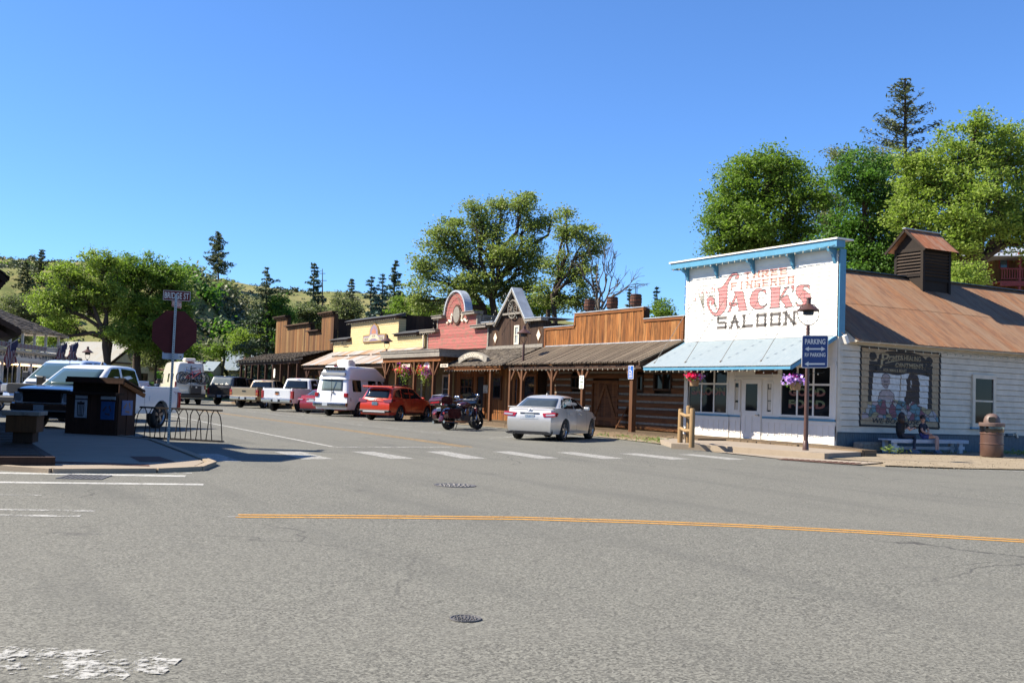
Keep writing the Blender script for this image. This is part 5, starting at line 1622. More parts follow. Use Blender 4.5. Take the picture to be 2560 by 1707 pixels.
def plate(parent, x, y, z, mat=None, txt='', w=.31, h=.155, front=False):
 sx = 1 if front else -1
 p = part('number_plate', bx(min(x, x + sx * .012), max(x, x + sx * .012), y - w / 2, y + w / 2, z, z + h), mat or M['plate'], parent)
 if txt:
  WP = Wall((x, y, 0), (0, -1, 0), (-1, 0, 0)) if not front else Wall((x, y, 0), (0, 1, 0), (1, 0, 0))
  flat(MB(), WP, fit(text_tris(txt, .02), -w * .42, w * .42, z + h * .18, z + h * .72), .014).build('lettering', M['plateblue'], p, fix=False, local=True)
 return p
def carpaint(name, c, metal=0.0, rough=0.28):
 t = NT(name)
 n = t.noise(2.0, 4, .6, t.coord())
 dust = t.noise(14, 4, .7, t.coord())
 t.col(t.mix(t.fr(dust, .45, .8, 0, .15), c, (.33, .30, .26)), .88)
 t.set(Roughness=rough, Metallic=metal)
 t.b.inputs['Coat Weight'].default_value = 0.8
 t.b.inputs['Coat Roughness'].default_value = 0.06
 return t.m
M['c_silver'] = carpaint('silver_car_paint', (.60, .59, .565), .45, .33)
M['c_orange'] = carpaint('orange_red_car_paint', (.52, .034, .009), .1, .3)
M['c_white'] = carpaint('white_car_paint', (.78, .78, .77))
M['c_red'] = carpaint('dark_red_car_paint', (.30, .016, .028), .2)
M['c_tan'] = carpaint('tan_car_paint', (.40, .295, .17), .35, .32)
M['c_tan2'] = carpaint('pale_tan_trim', (.55, .44, .28), .1, .4)
M['c_black'] = carpaint('charcoal_car_paint', (.022, .023, .025), .2)
M['c_grey'] = carpaint('grey_car_paint', (.27, .29, .31), .4)
M['c_cream'] = carpaint('cream_van_paint', (.66, .62, .53))
M['c_ice'] = carpaint('ice_blue_white_paint', (.50, .58, .72), .1)
M['c_maroon'] = carpaint('maroon_paint', (.055, .006, .010), .2, .2)
M['maroon_stripe'] = plain('maroon_stripe', (.15, .045, .07), .4)
def seams(B, parent, xs, z0, z1):
 """door shut lines"""
 for sgn in (1, -1):
  for x in xs:
   mb = MB()
   n = 6
   vs = []
   for i in range(n + 1):
    z = lerp(z0, z1, i / n)
    for dx in (-.006, .006): vs.append((x + dx, sgn * (B.y(x, z) + .002), z))
   mb.add(vs, [(2 * i, 2 * i + 1, 2 * i + 3, 2 * i + 2) for i in range(n)])
   part('door_seam', mb, M['under'], parent)
def handles(B, parent, xs, z, mat):
 for sgn in (1, -1):
  for x in xs:
   y = B.y(x, z)
   part('door_handle', bx(x - .1, x + .1, sgn * y - .03, sgn * y + .03, z - .018, z + .018), mat, parent, bevel=.012)
def head(rz_deg): return R(rz_deg)
def veh(name, label, cat, x, y, heading, group=None):
 """heading: degrees clockwise from +Y (down the street)"""
 return thing(name, label, cat, (x, y, 0.0), R(90 - heading), group)
# -- silver saloon car
def sedan(t, paint, txt='', emb=True):
 B = Body(4.75, 1.82, [(-2.38, .96), (-2.2, 1.03), (-1.7, 1.06), (-1.0, 1.0), (.9, .96), (1.5, .93), (2.1, .80), (2.38, .66)], (-1.36, 1.42), .335, sill=.22, nose=.70, tail=.82, lean=(.10, .10), zmid=.58)
 B.build(paint, t)
 C_ = Cabin(-1.86, -1.12, .20, 1.10, .99, 1.45, .80, .60, bow=.12, crown=.035, cr=.16, sag=.05)
 C_.build(paint, t)
 part('windscreen', C_.end(True, .06, .90, .86), M['cglass'], t, smooth='all')
 part('rear_window', C_.end(False, .06, .92, .84, .88), plain('grey_rear_glass', (.06, .075, .08), .06), t, smooth='all')
 for sgn in (1, -1):
  for poly in ([(-1.30, .12), (-.98, .86), (-.32, .90), (-.32, .10)], [(-.24, .10), (-.24, .90), (.12, .86), (.72, .12)], [(-1.55, .2), (-1.17, .80), (-1.06, .80), (-1.36, .16)]):
   part('side_window', C_.side(rounded(poly, .05), sgn), M['cglass'], t)
 wheels(t, B, .335, .22, spokes=5)
 for sgn in (1, -1):
  mb = MB()
  out = [(.905 * sgn * .99, .92), (.44 * sgn, .885), (.50 * sgn, .76), (.915 * sgn, .785)]
  mb.prism(out, lambda a, b, q: (rear_x(B, b) + q, a * .985, b), -.02, .12)
  part('tail_light', mb, M['tail'], t, bevel=.01)
  mb = MB(); mb.prism([(-2.27, .93), (-2.27, .77), (-2.02, .79), (-1.92, .9)], lambda a, b, q: (a, sgn * (B.y(a, b) + q), b), -.03, .012)
  part('tail_light', mb, M['tail'], t)
  mb = MB(); mb.prism([(.86 * sgn, .865), (.56 * sgn, .85), (.58 * sgn, .80), (.88 * sgn, .82)], lambda a, b, q: (rear_x(B, b) - .024 + q, a, b), -.004, .0)
  part('reverse_light', mb, M['clear'], t)
  part('headlight', bx(1.95, 2.22, sgn * .62 - .14, sgn * .62 + .14, .66, .78), M['clear'], t, bevel=.04)
 mb = MB(); mb.prism([(-.33, .90), (.33, .90), (.31, .69), (-.31, .69)], lambda a, b, q: (rear_x(B, b) + q, a, b), -.006, .03)
 part('plate_recess', mb, M['steel'], t)
 plate(t, rear_x(B, .8) - .012, 0, .70, txt=txt)
 part('garnish', bx(rear_x(B, .88) - .03, rear_x(B, .88) + .02, -.33, .33, .865, .895), M['chrome'], t, bevel=.008)
 if emb:
  mb = MB(); n = 16
  cx = rear_x(B, .96) - .015
  for rx, rz, oy, oz in ((.075, .05, 0, .955), (.028, .048, 0, .955), (.05, .018, 0, .975)):
   mb.tube([(cx, oy + rx * math.cos(2 * math.pi * k / n), oz + rz * math.sin(2 * math.pi * k / n)) for k in range(n)], .007, 5, closed=True)
  part('emblem', mb, M['chrome'], t)
 mb = MB(); mb.prism([(-.62, .30), (.62, .30), (.80, .24), (.72, .20), (-.72, .20), (-.80, .24)], lambda a, b, q: (-2.36 + q, a, b), 0, .1); part('diffuser', mb, M['black'], t)
 for sgn in (1, -1):
  mb = MB(); mb.lathe([(.035, -2.38), (.045, -2.38), (.045, -2.2)], (0, sgn * .5, .235), 10, 'X', cap=False); part('exhaust', mb, M['chrome'], t)
 mb = MB(); mb.prism([(-.82, 0), (0, .02), (.82, 0), (.8, -.06), (0, -.09), (-.8, -.06)], lambda a, b, q: (-2.16 - b * 1.0, a, 1.062 + q + b * .2), -.01, .018); part('spoiler', mb, paint, t, bevel=.006)
 seams(B, t, (-.28, .75, -1.25), .32, .95); handles(B, t, (-.95, .08), .86, paint)
 mirror(t, .62, .84, .98, paint)
 mb = MB(); mb.prism([(-.1, 0), (.1, 0), (.02, .05), (-.06, .05)], lambda a, b, q: (-.75 + a, q, 1.48 + b), -.012, .012); part('aerial', mb, paint, t)
 mb = MB()
 for sgn in (1, -1): mb.box(-1.0, 1.0, sgn * .86 - .03, sgn * .86 + .03, .20, .27)
 part('sill_skirt', mb, paint, t, bevel=.02)
t = veh('silver_sedan', 'silver sedan parked at an angle, rear towards us, near the white saloon', 'car', 19.33, 31.72, 51.5, 'vehicles parked along the shop fronts')
sedan(t, M['c_silver'], 'CEU0515'); t.scale = (1.02,) * 3
# -- orange red SUV
t = veh('red_suv', 'shiny orange red SUV with black roof rails parked beside the camper van', 'SUV', 21.55, 50.75, 53, 'vehicles parked along the shop fronts')
B = Body(4.6, 1.85, [(-2.3, .98), (-2.1, 1.08), (-.9, 1.06), (.9, 1.04), (1.5, 1.0), (2.1, .88), (2.3, .72)], (-1.30, 1.36), .36, sill=.28, nose=.74, tail=.88, lean=(.10, .06), zmid=.62)
B.build(M['c_orange'], t)
C_ = Cabin(-2.16, -1.86, .25, 1.12, 1.04, 1.64, .83, .66, bow=.10, crown=.04, cr=.15, sag=.06); C_.build(M['c_orange'], t)
part('windscreen', C_.end(True, .06, .90, .86), M['cglass'], t, smooth='all'); part('rear_window', C_.end(False, .08, .80, .80, .84), M['cglass'], t, smooth='all')
for sgn in (1, -1):
 for poly in ([(-1.10, .10), (-1.08, .86), (-.38, .90), (-.38, .08)], [(-.30, .08), (-.30, .90), (.14, .86), (.74, .12)], [(-1.85, .22), (-1.55, .72), (-1.18, .82), (-1.20, .12)]):
  part('side_window', C_.side(rounded(poly, .05), sgn), M['cglass'], t)
 mb = MB(); mb.prism([(.93 * sgn, 1.06), (.46 * sgn, .98), (.50 * sgn, .90), (.92 * sgn, .88)], lambda a, b, q: (rear_x(B, b) + q, a * .985, b), -.03, .12); part('tail_light', mb, plain('smoked_red_lens', (.22, .05, .05), .12, coat=.8), t, bevel=.012)
 mb = MB(); mb.prism([(-2.2, 1.0), (-2.2, .88), (-1.85, .95), (-1.8, 1.02)], lambda a, b, q: (a, sgn * (B.y(a, b) + q), b), -.03, .015); part('tail_light', mb, M['tail'], t)
 part('roof_rail', MB().tube([(-1.6, sgn * .60, 1.66), (-1.5, sgn * .60, 1.73), (.1, sgn * .60, 1.72), (.25, sgn * .60, 1.64)], .02, 6), M['black'], t)
 part('headlight', bx(1.85, 2.12, sgn * .66 - .14, sgn * .66 + .14, .78, .90), M['clear'], t, bevel=.04)
 mb = MB()
 mb.box(-.9, .95, sgn * .89 - .03, sgn * .89 + .035, .27, .40)
 part('side_cladding', mb, M['black'], t, bevel=.02)
mb = MB(); mb.prism([(-.85, 1.66), (.85, 1.66), (.78, 1.58), (-.78, 1.58)], lambda a, b, q: (-2.02 + q, a, b), -.10, .14); part('spoiler', mb, M['c_orange'], t, bevel=.02)
part('bumper', bx(-2.34, -2.1, -.84, .84, .40, .52), M['black'], t, bevel=.04)
part('skid_plate', bx(-2.37, -2.2, -.62, .62, .36, .46), M['rim'], t, bevel=.03)
part('garnish', bx(rear_x(B, .95) - .03, rear_x(B, .95), -.46, .46, .92, .955), M['c_orange'], t, bevel=.008)
plate(t, rear_x(B, .8) - .012, .0, .74, plain('dark_plate', (.22, .30, .34), .4), 'AWD 512')
wheels(t, B, .36, .23, spokes=5); seams(B, t, (-.34, .78, -1.15), .42, 1.02); handles(B, t, (-.95, .1), .93, M['c_orange']); mirror(t, .66, .88, 1.04, M['c_orange'])
t.scale = (1.03,) * 3
part('rear_wiper', MB().tube([(-2.26, .02, 1.12), (-2.24, -.3, 1.14)], .012, 5), M['black'], t)
mb = MB(); n = 14
mb.tube([(rear_x(B, 1.0) - .02, .07 * math.cos(2 * math.pi * k / n), 1.0 + .045 * math.sin(2 * math.pi * k / n)) for k in range(n)], .008, 5, closed=True); part('emblem', mb, M['chrome'], t)
# -- white high roofed camper van
t = veh('camper_van', 'white camper van with raised roof, roof air unit and maroon side stripes', 'camper van', 21.95, 57.6, 51, 'vehicles parked along the shop fronts')
B = Body(5.6, 2.02, [(-2.8, 1.15), (.9, 1.15), (1.6, 1.1), (2.5, .95), (2.8, .75)], (-1.55, 1.75), .37, sill=.36, nose=.80, tail=.95, lean=(.1, .02), zmid=.8, pn=9)
B.build(M['c_white'], t)
C_ = Cabin(-2.74, -2.62, .95, 1.80, 1.12, 2.05, .98, .86, bow=.06, crown=.03, cr=.12); C_.build(M['c_white'], t)
T_ = Cabin(-2.66, -2.40, .55, 1.55, 2.0, 2.62, .92, .74, bow=.10, crown=.05, cr=.2); T_.build(M['c_white'], t, 'raised_roof')
part('windscreen', C_.end(True, .05, .85, .86), M['cglass'], t, smooth='all')
rw = part('rear_window', C_.end(False, .22, .86, .66, .68), plain('pale_green_glass', (.22, .27, .25), .06), t, smooth='all')
for sgn in (1, -1):
 for poly in ([(-2.25, .2), (-2.25, .85), (-1.35, .85), (-1.35, .2)], [(-.6, .25), (-.6, .85), (.25, .85), (.25, .25)], [(.45, .12), (.45, .85), (.8, .85), (1.25, .15)]):
  part('side_window', C_.side(rounded(poly, .09), sgn), M['cglass'], t)
 part('tail_light', bx(-2.835, -2.70, sgn * .87 - .11, sgn * .87 + .11, 1.0, 1.22), M['tail'], t, bevel=.03)
 for z0, z1 in ((.93, .98), (.83, .9), (1.03, 1.05)):
  mb = MB(); mb.prism([(-2.5, z0), (1.0, z0 + .02), (1.0, z1 + .02), (-2.5, z1)], lambda a, b, q: (a, sgn * (B.y(a, b) + q), b), -.004, .004); part('side_stripe', mb, M['maroon_stripe'], t)
 mb = MB(); mb.prism([(-1.1, .37), (1.2, .37), (1.2, .62), (-1.1, .60)], lambda a, b, q: (a, sgn * (B.y(a, b) + q), b), -.01, .008); part('lower_panel', mb, M['maroon_stripe'], t)
mb = MB()
for i in range(7):
 mb.box(-2.70, -2.52, -.62 + i * .185, -.50 + i * .185, 2.42, 2.55)
part('roof_vent', mb, M['under'], t)
mb = MB()
mb.box(-2.72, -2.60, -.72, .72, 2.12, 2.28)
part('roof_grille', mb, plain('pale_louvre', (.50, .50, .48), .5, vs=40, var=.3), t, bevel=.01)
part('marker_light', bx(-2.5, -2.42, -.1, .1, 2.60, 2.64), M['tail'], t)
mb = MB(); mb.prism([(-1.75, 2.62), (-1.75, 2.98), (-1.35, 3.0), (-1.1, 2.88), (-1.0, 2.62)], lambda a, b, q: (a, q, b), -.36, .36); part('air_unit', mb, M['white'], t, bevel=.05)
part('bumper', bx(-2.98, -2.72, -1.0, 1.0, .50, .72), M['chrome'], t, bevel=.05)
plate(t, -2.99, .25, .54)
part('door_seam', bx(-2.805, -2.78, -.006, .006, .75, 2.0), M['under'], t); part('door_handle', bx(-2.83, -2.78, -.18, -.04, 1.22, 1.27), M['black'], t, bevel=.01)
wheels(t, B, .37, .24, spokes=5); mirror(t, 1.35, 1.0, 1.2, M['black']); t.scale = (1.05,) * 3
# -- dark red car, mostly behind the van
t = veh('red_hatchback', 'dark red car half hidden between the camper and white pickup', 'car', 21.8, 61.9, 47, 'vehicles parked along the shop fronts')
sedan(t, M['c_red'], '', False)
# -- pickups
def pickup(t, paint, L=5.8, W=2.0, cabx=(-.70, 1.55), zr=1.90, bedz=1.28, wheelr=.40, wb=(-1.72, 1.92), bumper=None, crew=True, txt='', tailtrim=None, tail_h=.42, amber=False, spokes=5, flat_cover=True, sill=.48, glassy=None):
 x0, x1 = cabx
 hood = [(x1 + .25, 1.26), (L / 2 - .35, 1.20), (L / 2 - .05, 1.12), (L / 2, .95)]
 B = Body(L, W, [(-L / 2, bedz), (x0 - .02, bedz), (x0 + .02, bedz - .02), (x1, bedz - .01)] + hood, wb, wheelr, sill=sill, nose=.88, tail=.955, lean=(.04, .015), zmid=.85, crown=.03, pn=10, belt_in=.03)
 B.build(paint, t)
 C_ = Cabin(x0, x0 + .18, x1 - .72, x1 + .18, bedz - .02, zr, W / 2 * .93, W / 2 * .76, bow=.08, crown=.035, cr=.13, sag=.03); C_.build(paint, t)
 gl = glassy or M['cglass']
 part('windscreen', C_.end(True, .04, .88, .87), gl, t, smooth='all'); part('rear_window', C_.end(False, .12, .86, .82), M['cglass'], t, smooth='all')
 xm = x0 + (x1 - x0) * .47
 for sgn in (1, -1):
  ps = [[(x0 + .22, .10), (x0 + .30, .86), (xm - .06, .90), (xm - .04, .08)], [(xm + .06, .08), (xm + .06, .90), (x1 - .80, .88), (x1 - .18, .10)]] if crew else [[(x0 + .55, .10), (x0 + .55, .90), (x1 - .80, .88), (x1 - .18, .10)], [(x0 + .15, .15), (x0 + .22, .85), (x0 + .45, .88), (x0 + .45, .10)]]
  for poly in ps: part('side_window', C_.side(rounded(poly, .06), sgn), M['cglass'], t)
  tl = part('tail_light', bx(-L / 2 - .012, -L / 2 + .16, sgn * (W / 2 - .075) - .085, sgn * (W / 2 - .075) + .083, bedz - .12 - tail_h, bedz - .10), M['tail'], t, bevel=.02)
  if amber: part('indicator', bx(-L / 2 - .018, -L / 2 + .05, sgn * (W / 2 - .075) - .075, sgn * (W / 2 - .075) + .075, bedz - .40, bedz - .30), M['amber'], t)
 part('bumper', bx(-L / 2 - .16, -L / 2 + .10, -W / 2 + .06, W / 2 - .06, .52, .72), bumper or M['chrome'], t, bevel=.04)
 part('bumper_step', bx(-L / 2 - .172, -L / 2 - .10, -.28, .28, .55, .69), M['black'], t)
 plate(t, -L / 2 - .176, 0, .555, txt=txt)
 part('tailgate', bx(-L / 2 - .006, -L / 2 + .03, -W / 2 + .18, W / 2 - .18, .76, bedz - .03), tailtrim or paint, t, bevel=.012)
 part('tailgate_handle', bx(-L / 2 - .022, -L / 2, -.13, .13, bedz - .24, bedz - .15), M['black'], t, bevel=.01)
 bed = MB(); bed.box(-L / 2 + .05, x0 - .06, -W / 2 + .12, W / 2 - .12, bedz - .02, bedz + .045); part('bed_cover', bed, M['black'], t, bevel=.015)
 for sgn in (1, -1): part('bed_rail', bx(-L / 2 + .04, x0 - .04, sgn * (W / 2 - .10) - .05, sgn * (W / 2 - .10) + .05, bedz, bedz + .055), paint, t, bevel=.02)
 seams(B, t, [x0 - .01, x1 + .02] + ([xm] if crew else []), .56, bedz - .02)
 handles(B, t, [xm - .22, x1 - .95] if crew else [x0 + .7], 1.10, paint)
 mirror(t, x1 - .1, W / 2 * .94, bedz, M['black'], (.14, .26, .26))
 wheels(t, B, wheelr, .27, spokes=spokes)
 return B, C_
t = veh('white_pickup', 'white pickup with chrome rear bumper and dark rear window beside the camper', 'pickup', 21.5, 66.6, 46, 'vehicles parked along the shop fronts')
B, C_ = pickup(t, M['c_white'], zr=1.93, wheelr=.42)
mb = MB(); mb.prism([(-.14, -.028), (-.05, -.028), (-.05, -.055), (.05, -.055), (.05, -.02), (.14, -.02), (.14, .028), (.05, .028), (.05, .055), (-.05, .055), (-.05, .02), (-.14, .02)], lambda a, b, q: (-2.9 - .012 - q, a, .99 + b), 0, .01); part('emblem', mb, M['amber'], t)
t.scale = (1.08,) * 3
part('brake_light', bx(-.62, -.55, -.12, .12, 1.945, 1.975), M['tail'], t)
t = veh('tan_pickup', 'tan pickup with pale trim strip and chrome bumper between two pickups', 'pickup', 21.6, 75.2, 44, 'vehicles parked along the shop fronts')
B, C_ = pickup(t, M['c_tan'], L=5.7, cabx=(-.55, 1.45), zr=1.84, wheelr=.40, crew=False, amber=True, spokes=6, tail_h=.40)
mb = MB(); mb.box(-2.87, -2.84, -.98, .98, .72, .80); part('trim_strip', mb, M['c_tan2'], t)
t.scale = (1.07,) * 3
part('brake_light', bx(-.45, -.38, -.10, .10, 1.86, 1.885), M['tail'], t)
t = veh('black_pickup', 'black pickup with tall matching canopy and stickers on its rear glass', 'pickup', 22.3, 84.7, 42, 'vehicles parked along the shop fronts')
B, C_ = pickup(t, M['c_black'], L=5.8, zr=1.92, txt='', bedz=1.26)
K_ = Cabin(-2.86, -2.52, -.72, -.66, 1.28, 1.98, .94, .82, bow=.03, crown=.04, cr=.10); K_.build(M['c_black'], t, 'canopy')
part('canopy_window', K_.end(False, .08, .90, .86), plain('pale_canopy_glass', (.20, .23, .24), .06), t, smooth='all')
for sgn in (1, -1): part('canopy_side_window', K_.side(rounded([(-2.3, .15), (-2.2, .85), (-.9, .85), (-.9, .15)], .06), sgn), M['cglass'], t)
for k, (a, h) in enumerate(((-.5, .08), (-.38, .16), (-.1, .09), (0.02, .05), (.3, .06), (.42, .07))): part('sticker', MB().prism([(a - .06, 0), (a + .06, 0), (a + .03, h), (a - .02, h * .9)], lambda p, q, w_: (K_.xr(.15) - .045 - w_ + q * .4, p, 1.42 + q), 0, .004), M['white'], t)
t.scale = (1.1,) * 3
t = veh('grey_suv', 'silver grey wagon with pale roof seen just past the tall cream van', 'car', 20.2, 96.5, 38, 'vehicles parked along the shop fronts')
B = Body(4.9, 1.9, [(-2.45, 1.05), (1.0, 1.05), (1.7, 1.0), (2.45, .75)], (-1.4, 1.45), .36, sill=.3, zmid=.65, tail=.93, pn=8, lean=(.1, .02)); B.build(M['c_grey'], t)
C_ = Cabin(-2.38, -2.2, .3, 1.15, 1.03, 1.80, .90, .74, bow=.06, crown=.05, cr=.13); C_.build(M['c_white'], t)
part('rear_window', C_.end(False, .10, .82, .84), M['cglass2'], t, smooth='all'); part('windscreen', C_.end(True, .06, .9, .86), M['cglass'], t, smooth='all')
for sgn in (1, -1): part('side_window', C_.side(rounded([(-2.0, .12), (-1.95, .85), (.2, .88), (.7, .12)], .06), sgn), M['cglass'], t); part('tail_light', bx(-2.47, -2.35, sgn * .86 - .07, sgn * .86 + .07, .85, 1.05), M['tail'], t)
wheels(t, B, .36, .23)
part('bumper', bx(-2.52, -2.3, -.88, .88, .42, .6), M['chrome'], t, bevel=.04)
# -- tall cream van with the bicycle rack
t = veh('tall_van', 'tall cream van driving away with two bicycles racked on its back doors', 'van', 17.25, 82.6, 1)
TV = t
B = Body(6.2, 2.0, [(-3.1, 1.2), (1.7, 1.2), (2.3, 1.15), (2.95, .95), (3.1, .8)], (-1.65, 1.95), .37, sill=.40, nose=.8, tail=.965, lean=(.1, .02), zmid=.85, pn=10); B.build(M['c_cream'], t)
C_ = Cabin(-3.06, -2.92, 1.25, 2.25, 1.16, 2.72, .975, .80, bow=.05, crown=.07, cr=.14, sag=.04); C_.build(M['c_cream'], t)
part('windscreen', C_.end(True, .04, .60, .88), M['cglass'], t, smooth='all')
for sgn in (1, -1):
 mb = C_.end(False, .14, .58, .86); 
 for poly in ([(-2.3, .16), (-2.25, .52), (-1.75, .52), (-1.75, .14)], [(-.9, .16), (-.9, .52), (-.35, .52), (-.35, .16)], [(1.2, .10), (1.2, .54), (1.5, .52), (1.95, .12)]): part('side_window', C_.side(rounded(poly, .06), sgn), M['cglass'], t)
 part('tail_light', bx(-3.12, -3.02, sgn * .92 - .05, sgn * .92 + .05, 1.0, 1.45), M['tail'], t, bevel=.02)
part('rear_window', C_.end(False, .18, .56, .80), M['cglass'], t, smooth='all')
part('door_seam', bx(-3.13, -3.0, -.008, .008, .6, 2.5), M['under'], t)
part('brake_light', bx(-2.95, -2.86, -.22, .22, 2.66, 2.72), M['tail'], t, bevel=.02)
mb = MB(); mb.box(-2.7, -1.9, -.35, .35, 2.78, 2.98); part('roof_fan', mb, M['white'], t, bevel=.07)
part('roof_awning', MB().box(-2.9, 1.0, -.95, -.75, 2.66, 2.8), M['black'], t, bevel=.03)
part('bumper', bx(-3.2, -3.0, -.96, .96, .45, .72), M['black'], t, bevel=.04)
part('cargo_box', bx(-3.52, -3.14, -.62, .05, .72, 1.22), M['black'], t, bevel=.03); part('cargo_latch', bx(-3.54, -3.51, -.34, -.24, 1.08, 1.18), M['white'], t)
part('mudflap', bx(-1.2, -1.18, .7, .95, .1, .45), M['black'], t)
wheels(t, B, .37, .24); mirror(t, 1.9, .98, 1.3, M['black'], (.14, .22, .3))
part('bike_rack', MB().tube([(-3.1, 0, 1.0), (-3.5, 0, 1.1), (-3.55, 0, 1.35)], .03, 6).beam((-3.40, -.95, 1.30), (-3.40, .85, 1.30), .05, .05).beam((-3.62, -.95, 1.30), (-3.62, .85, 1.30), .05, .05), M['steel'], t)
def bicycle(root, frame_mat, rng):
 """local axes: wheels along x, z up, at their own scale"""
 for x in (-.52, .56):
  w_ = MB(); n = 28
  w_.tube([(x + .34 * math.cos(2 * math.pi * k / n), 0, .34 + .34 * math.sin(2 * math.pi * k / n)) for k in range(n)], .028, 6, closed=True)
  tw = part('wheel', w_, M['rubber'], root)
  sp = MB()
  sp.tube([(x + .305 * math.cos(2 * math.pi * k / n), 0, .34 + .305 * math.sin(2 * math.pi * k / n)) for k in range(n)], .011, 4, closed=True)
  for k in range(12):
   a = 2 * math.pi * k / 12; sp.tube([(x, .02 * (-1) ** k, .34), (x + .3 * math.cos(a), 0, .34 + .3 * math.sin(a))], .0035, 3)
  sp.lathe([(.03, -.05), (.03, .05)], (x, 0, .34), 8, 'Y')
  sp.build('rim', M['steel'], tw, local=True)
 f = MB()
 for a, b, r in (((-.05, 0, .36), (-.12, 0, .78), .022), ((-.05, 0, .36), (.36, 0, .70), .026), ((-.10, 0, .70), (.34, 0, .82), .022), ((.34, 0, .86), (.38, 0, .66), .028), ((-.52, 0, .34), (-.05, 0, .36), .016), ((-.52, 0, .34), (-.11, 0, .66), .014)):
  f.tube([a, b], r, 6)
 part('frame', f, frame_mat, root)
 fk = MB()
 for s_ in (-.06, .06): fk.tube([(.385, s_, .64), (.56, s_, .34)], .018, 6)
 part('fork', fk, M['black'], root)
 part('saddle', MB().ell((-.16, 0, .93), (.13, .06, .03)), M['black'], root); part('seat_post', MB().tube([(-.12, 0, .78), (-.15, 0, .92)], .014, 5), M['steel'], root)
 part('handlebar', MB().tube([(.30, -.34, .98), (.33, -.1, .95), (.33, .1, .95), (.30, .34, .98)], .014, 6).tube([(.34, 0, .86), (.33, 0, .95)], .016, 5), M['black'], root)
 part('crank', MB().lathe([(.09, -.01), (.09, .01)], (-.05, .06, .36), 14, 'Y').tube([(-.05, -.09, .36), (.08, -.09, .27)], .012, 4).tube([(-.05, .09, .36), (-.18, .09, .45)], .012, 4), M['steel'], root)
TR = TV.rotation_euler.z
TV.scale = (1.14,) * 3
def van_pt(x, y, z):
 x, y, z = x * 1.14, y * 1.14, z * 1.14
 return (TV.location.x + x * math.cos(TR) - y * math.sin(TR), TV.location.y + x * math.sin(TR) + y * math.cos(TR), z)
for i, (lx, lz, mat, lab) in enumerate(((-3.66, 1.34, M['c_red'], 'red framed mountain bike racked outermost on the tall cream van'), (-3.40, 1.36, plain('blue_frame', (.10, .2, .45), .3), 'blue framed bicycle racked inside the red one on the cream van'))):
 b = thing('bicycle', lab, 'bicycle', van_pt(lx, -.08 + .1 * i, lz), TR - math.pi / 2 + (math.pi if i else 0), 'bicycles racked on the van')
 bicycle(b, mat, rng)
 b.scale = (1.2, 1.2, 1.2)
# -- pickups nose in on the near side, in the shade of the corner store
t = veh('white_crew_pickup', 'large white crew cab pickup with its nose in the shade behind the bin shelter', 'pickup', 4.95, 34.85, 221.5)
B, C_ = pickup(t, M['c_white'], L=5.75, cabx=(-.70, 1.62), zr=1.90, bedz=1.27, wheelr=.41, glassy=M['cglass2'], tail_h=.5, amber=False)
W2 = 1.0
part('grille', bx(2.80, 2.90, -.62, .62, .78, 1.06), M['black'], t, bevel=.02)
part('bug_shield', bx(2.62, 2.92, -.80, .80, 1.06, 1.16), M['black'], t, bevel=.03)
part('front_bumper', bx(2.72, 3.02, -.95, .95, .52, .76), M['chrome'], t, bevel=.06)
part('air_dam', bx(2.6, 2.9, -.85, .85, .36, .52), M['black'], t, bevel=.04)
plate(t, 3.03, 0, .56, txt='', front=True)
for sgn in (1, -1):
 h = part('headlight', bx(2.66, 2.885, sgn * .80 - .135, sgn * .80 + .13, .80, 1.04), M['clear'], t, bevel=.03)
 part('indicator', bx(2.58, 2.86, sgn * .885 - .05, sgn * .885 + .055, .79, 1.05), M['amber'], t, bevel=.02)
mb = MB(); mb.prism([(-.05, 0), (.12, 0), (0, .14)], lambda a, b, q: (.1 + a, q, 1.92 + b), -.012, .012); part('aerial', mb, M['black'], t)
for s_, a, b in (('Z71', -2.62, -2.25),):
 WS_ = Wall((0, 1.0, 0), (-1, 0, 0), (0, 1, 0))
 letters(s_, WS_, 2.25, 2.62, 1.06, 1.18, M['tail'], t, 'lettering', o=-.028, local=True)
mb = MB(); mb.lathe([(.09, -.01), (.09, .012)], (-1.05, B.y(-1.05, .95), .95), 14, 'Y'); part('fuel_cap', mb, M['c_white'], t)
part('mudflap', bx(-2.25, -2.22, .72, .98, .28, .6), M['black'], t)
t = veh('blue_white_pickup', 'pale blue white crew cab pickup with roof marker lights, behind the white one', 'pickup', 5.2, 42.1, 221)
B, C_ = pickup(t, M['c_ice'], L=6.2, cabx=(-.60, 1.75), zr=2.15, bedz=1.45, wheelr=.42, wb=(-1.9, 2.05), glassy=M['cglass2'], sill=.55)
part('grille', bx(3.02, 3.13, -.70, .70, .95, 1.28), M['black'], t, bevel=.02); part('front_bumper', bx(2.95, 3.22, -.98, .98, .6, .85), M['black'], t, bevel=.06)
for sgn in (1, -1): part('headlight', bx(2.86, 3.09, sgn * .85 - .12, sgn * .85 + .12, .98, 1.24), M['clear'], t, bevel=.03)
for k in range(5): part('marker_light', bx(.72, .86, (k - 2) * .22 - .05, (k - 2) * .22 + .05, 2.16, 2.205), M['black'], t)
part('aerial', MB().tube([(1.95, .85, 1.4), (2.0, .86, 2.35)], .01, 4), M['black'], t)
t = veh('silver_parked_car', 'silver car roof just visible behind the pale blue pickup, by the cantina', 'car', 1.6, 52.0, 225)
sedan(t, M['c_silver'], '', False)
t.scale = (1.0, 1.0, 1.12)
t = veh('blue_parked_car', 'blue car at the left edge in front of the cantina windows', 'car', -0.3, 54.6, 222)
sedan(t, carpaint('blue_car_paint', (.08, .16, .36), .3), '', False)
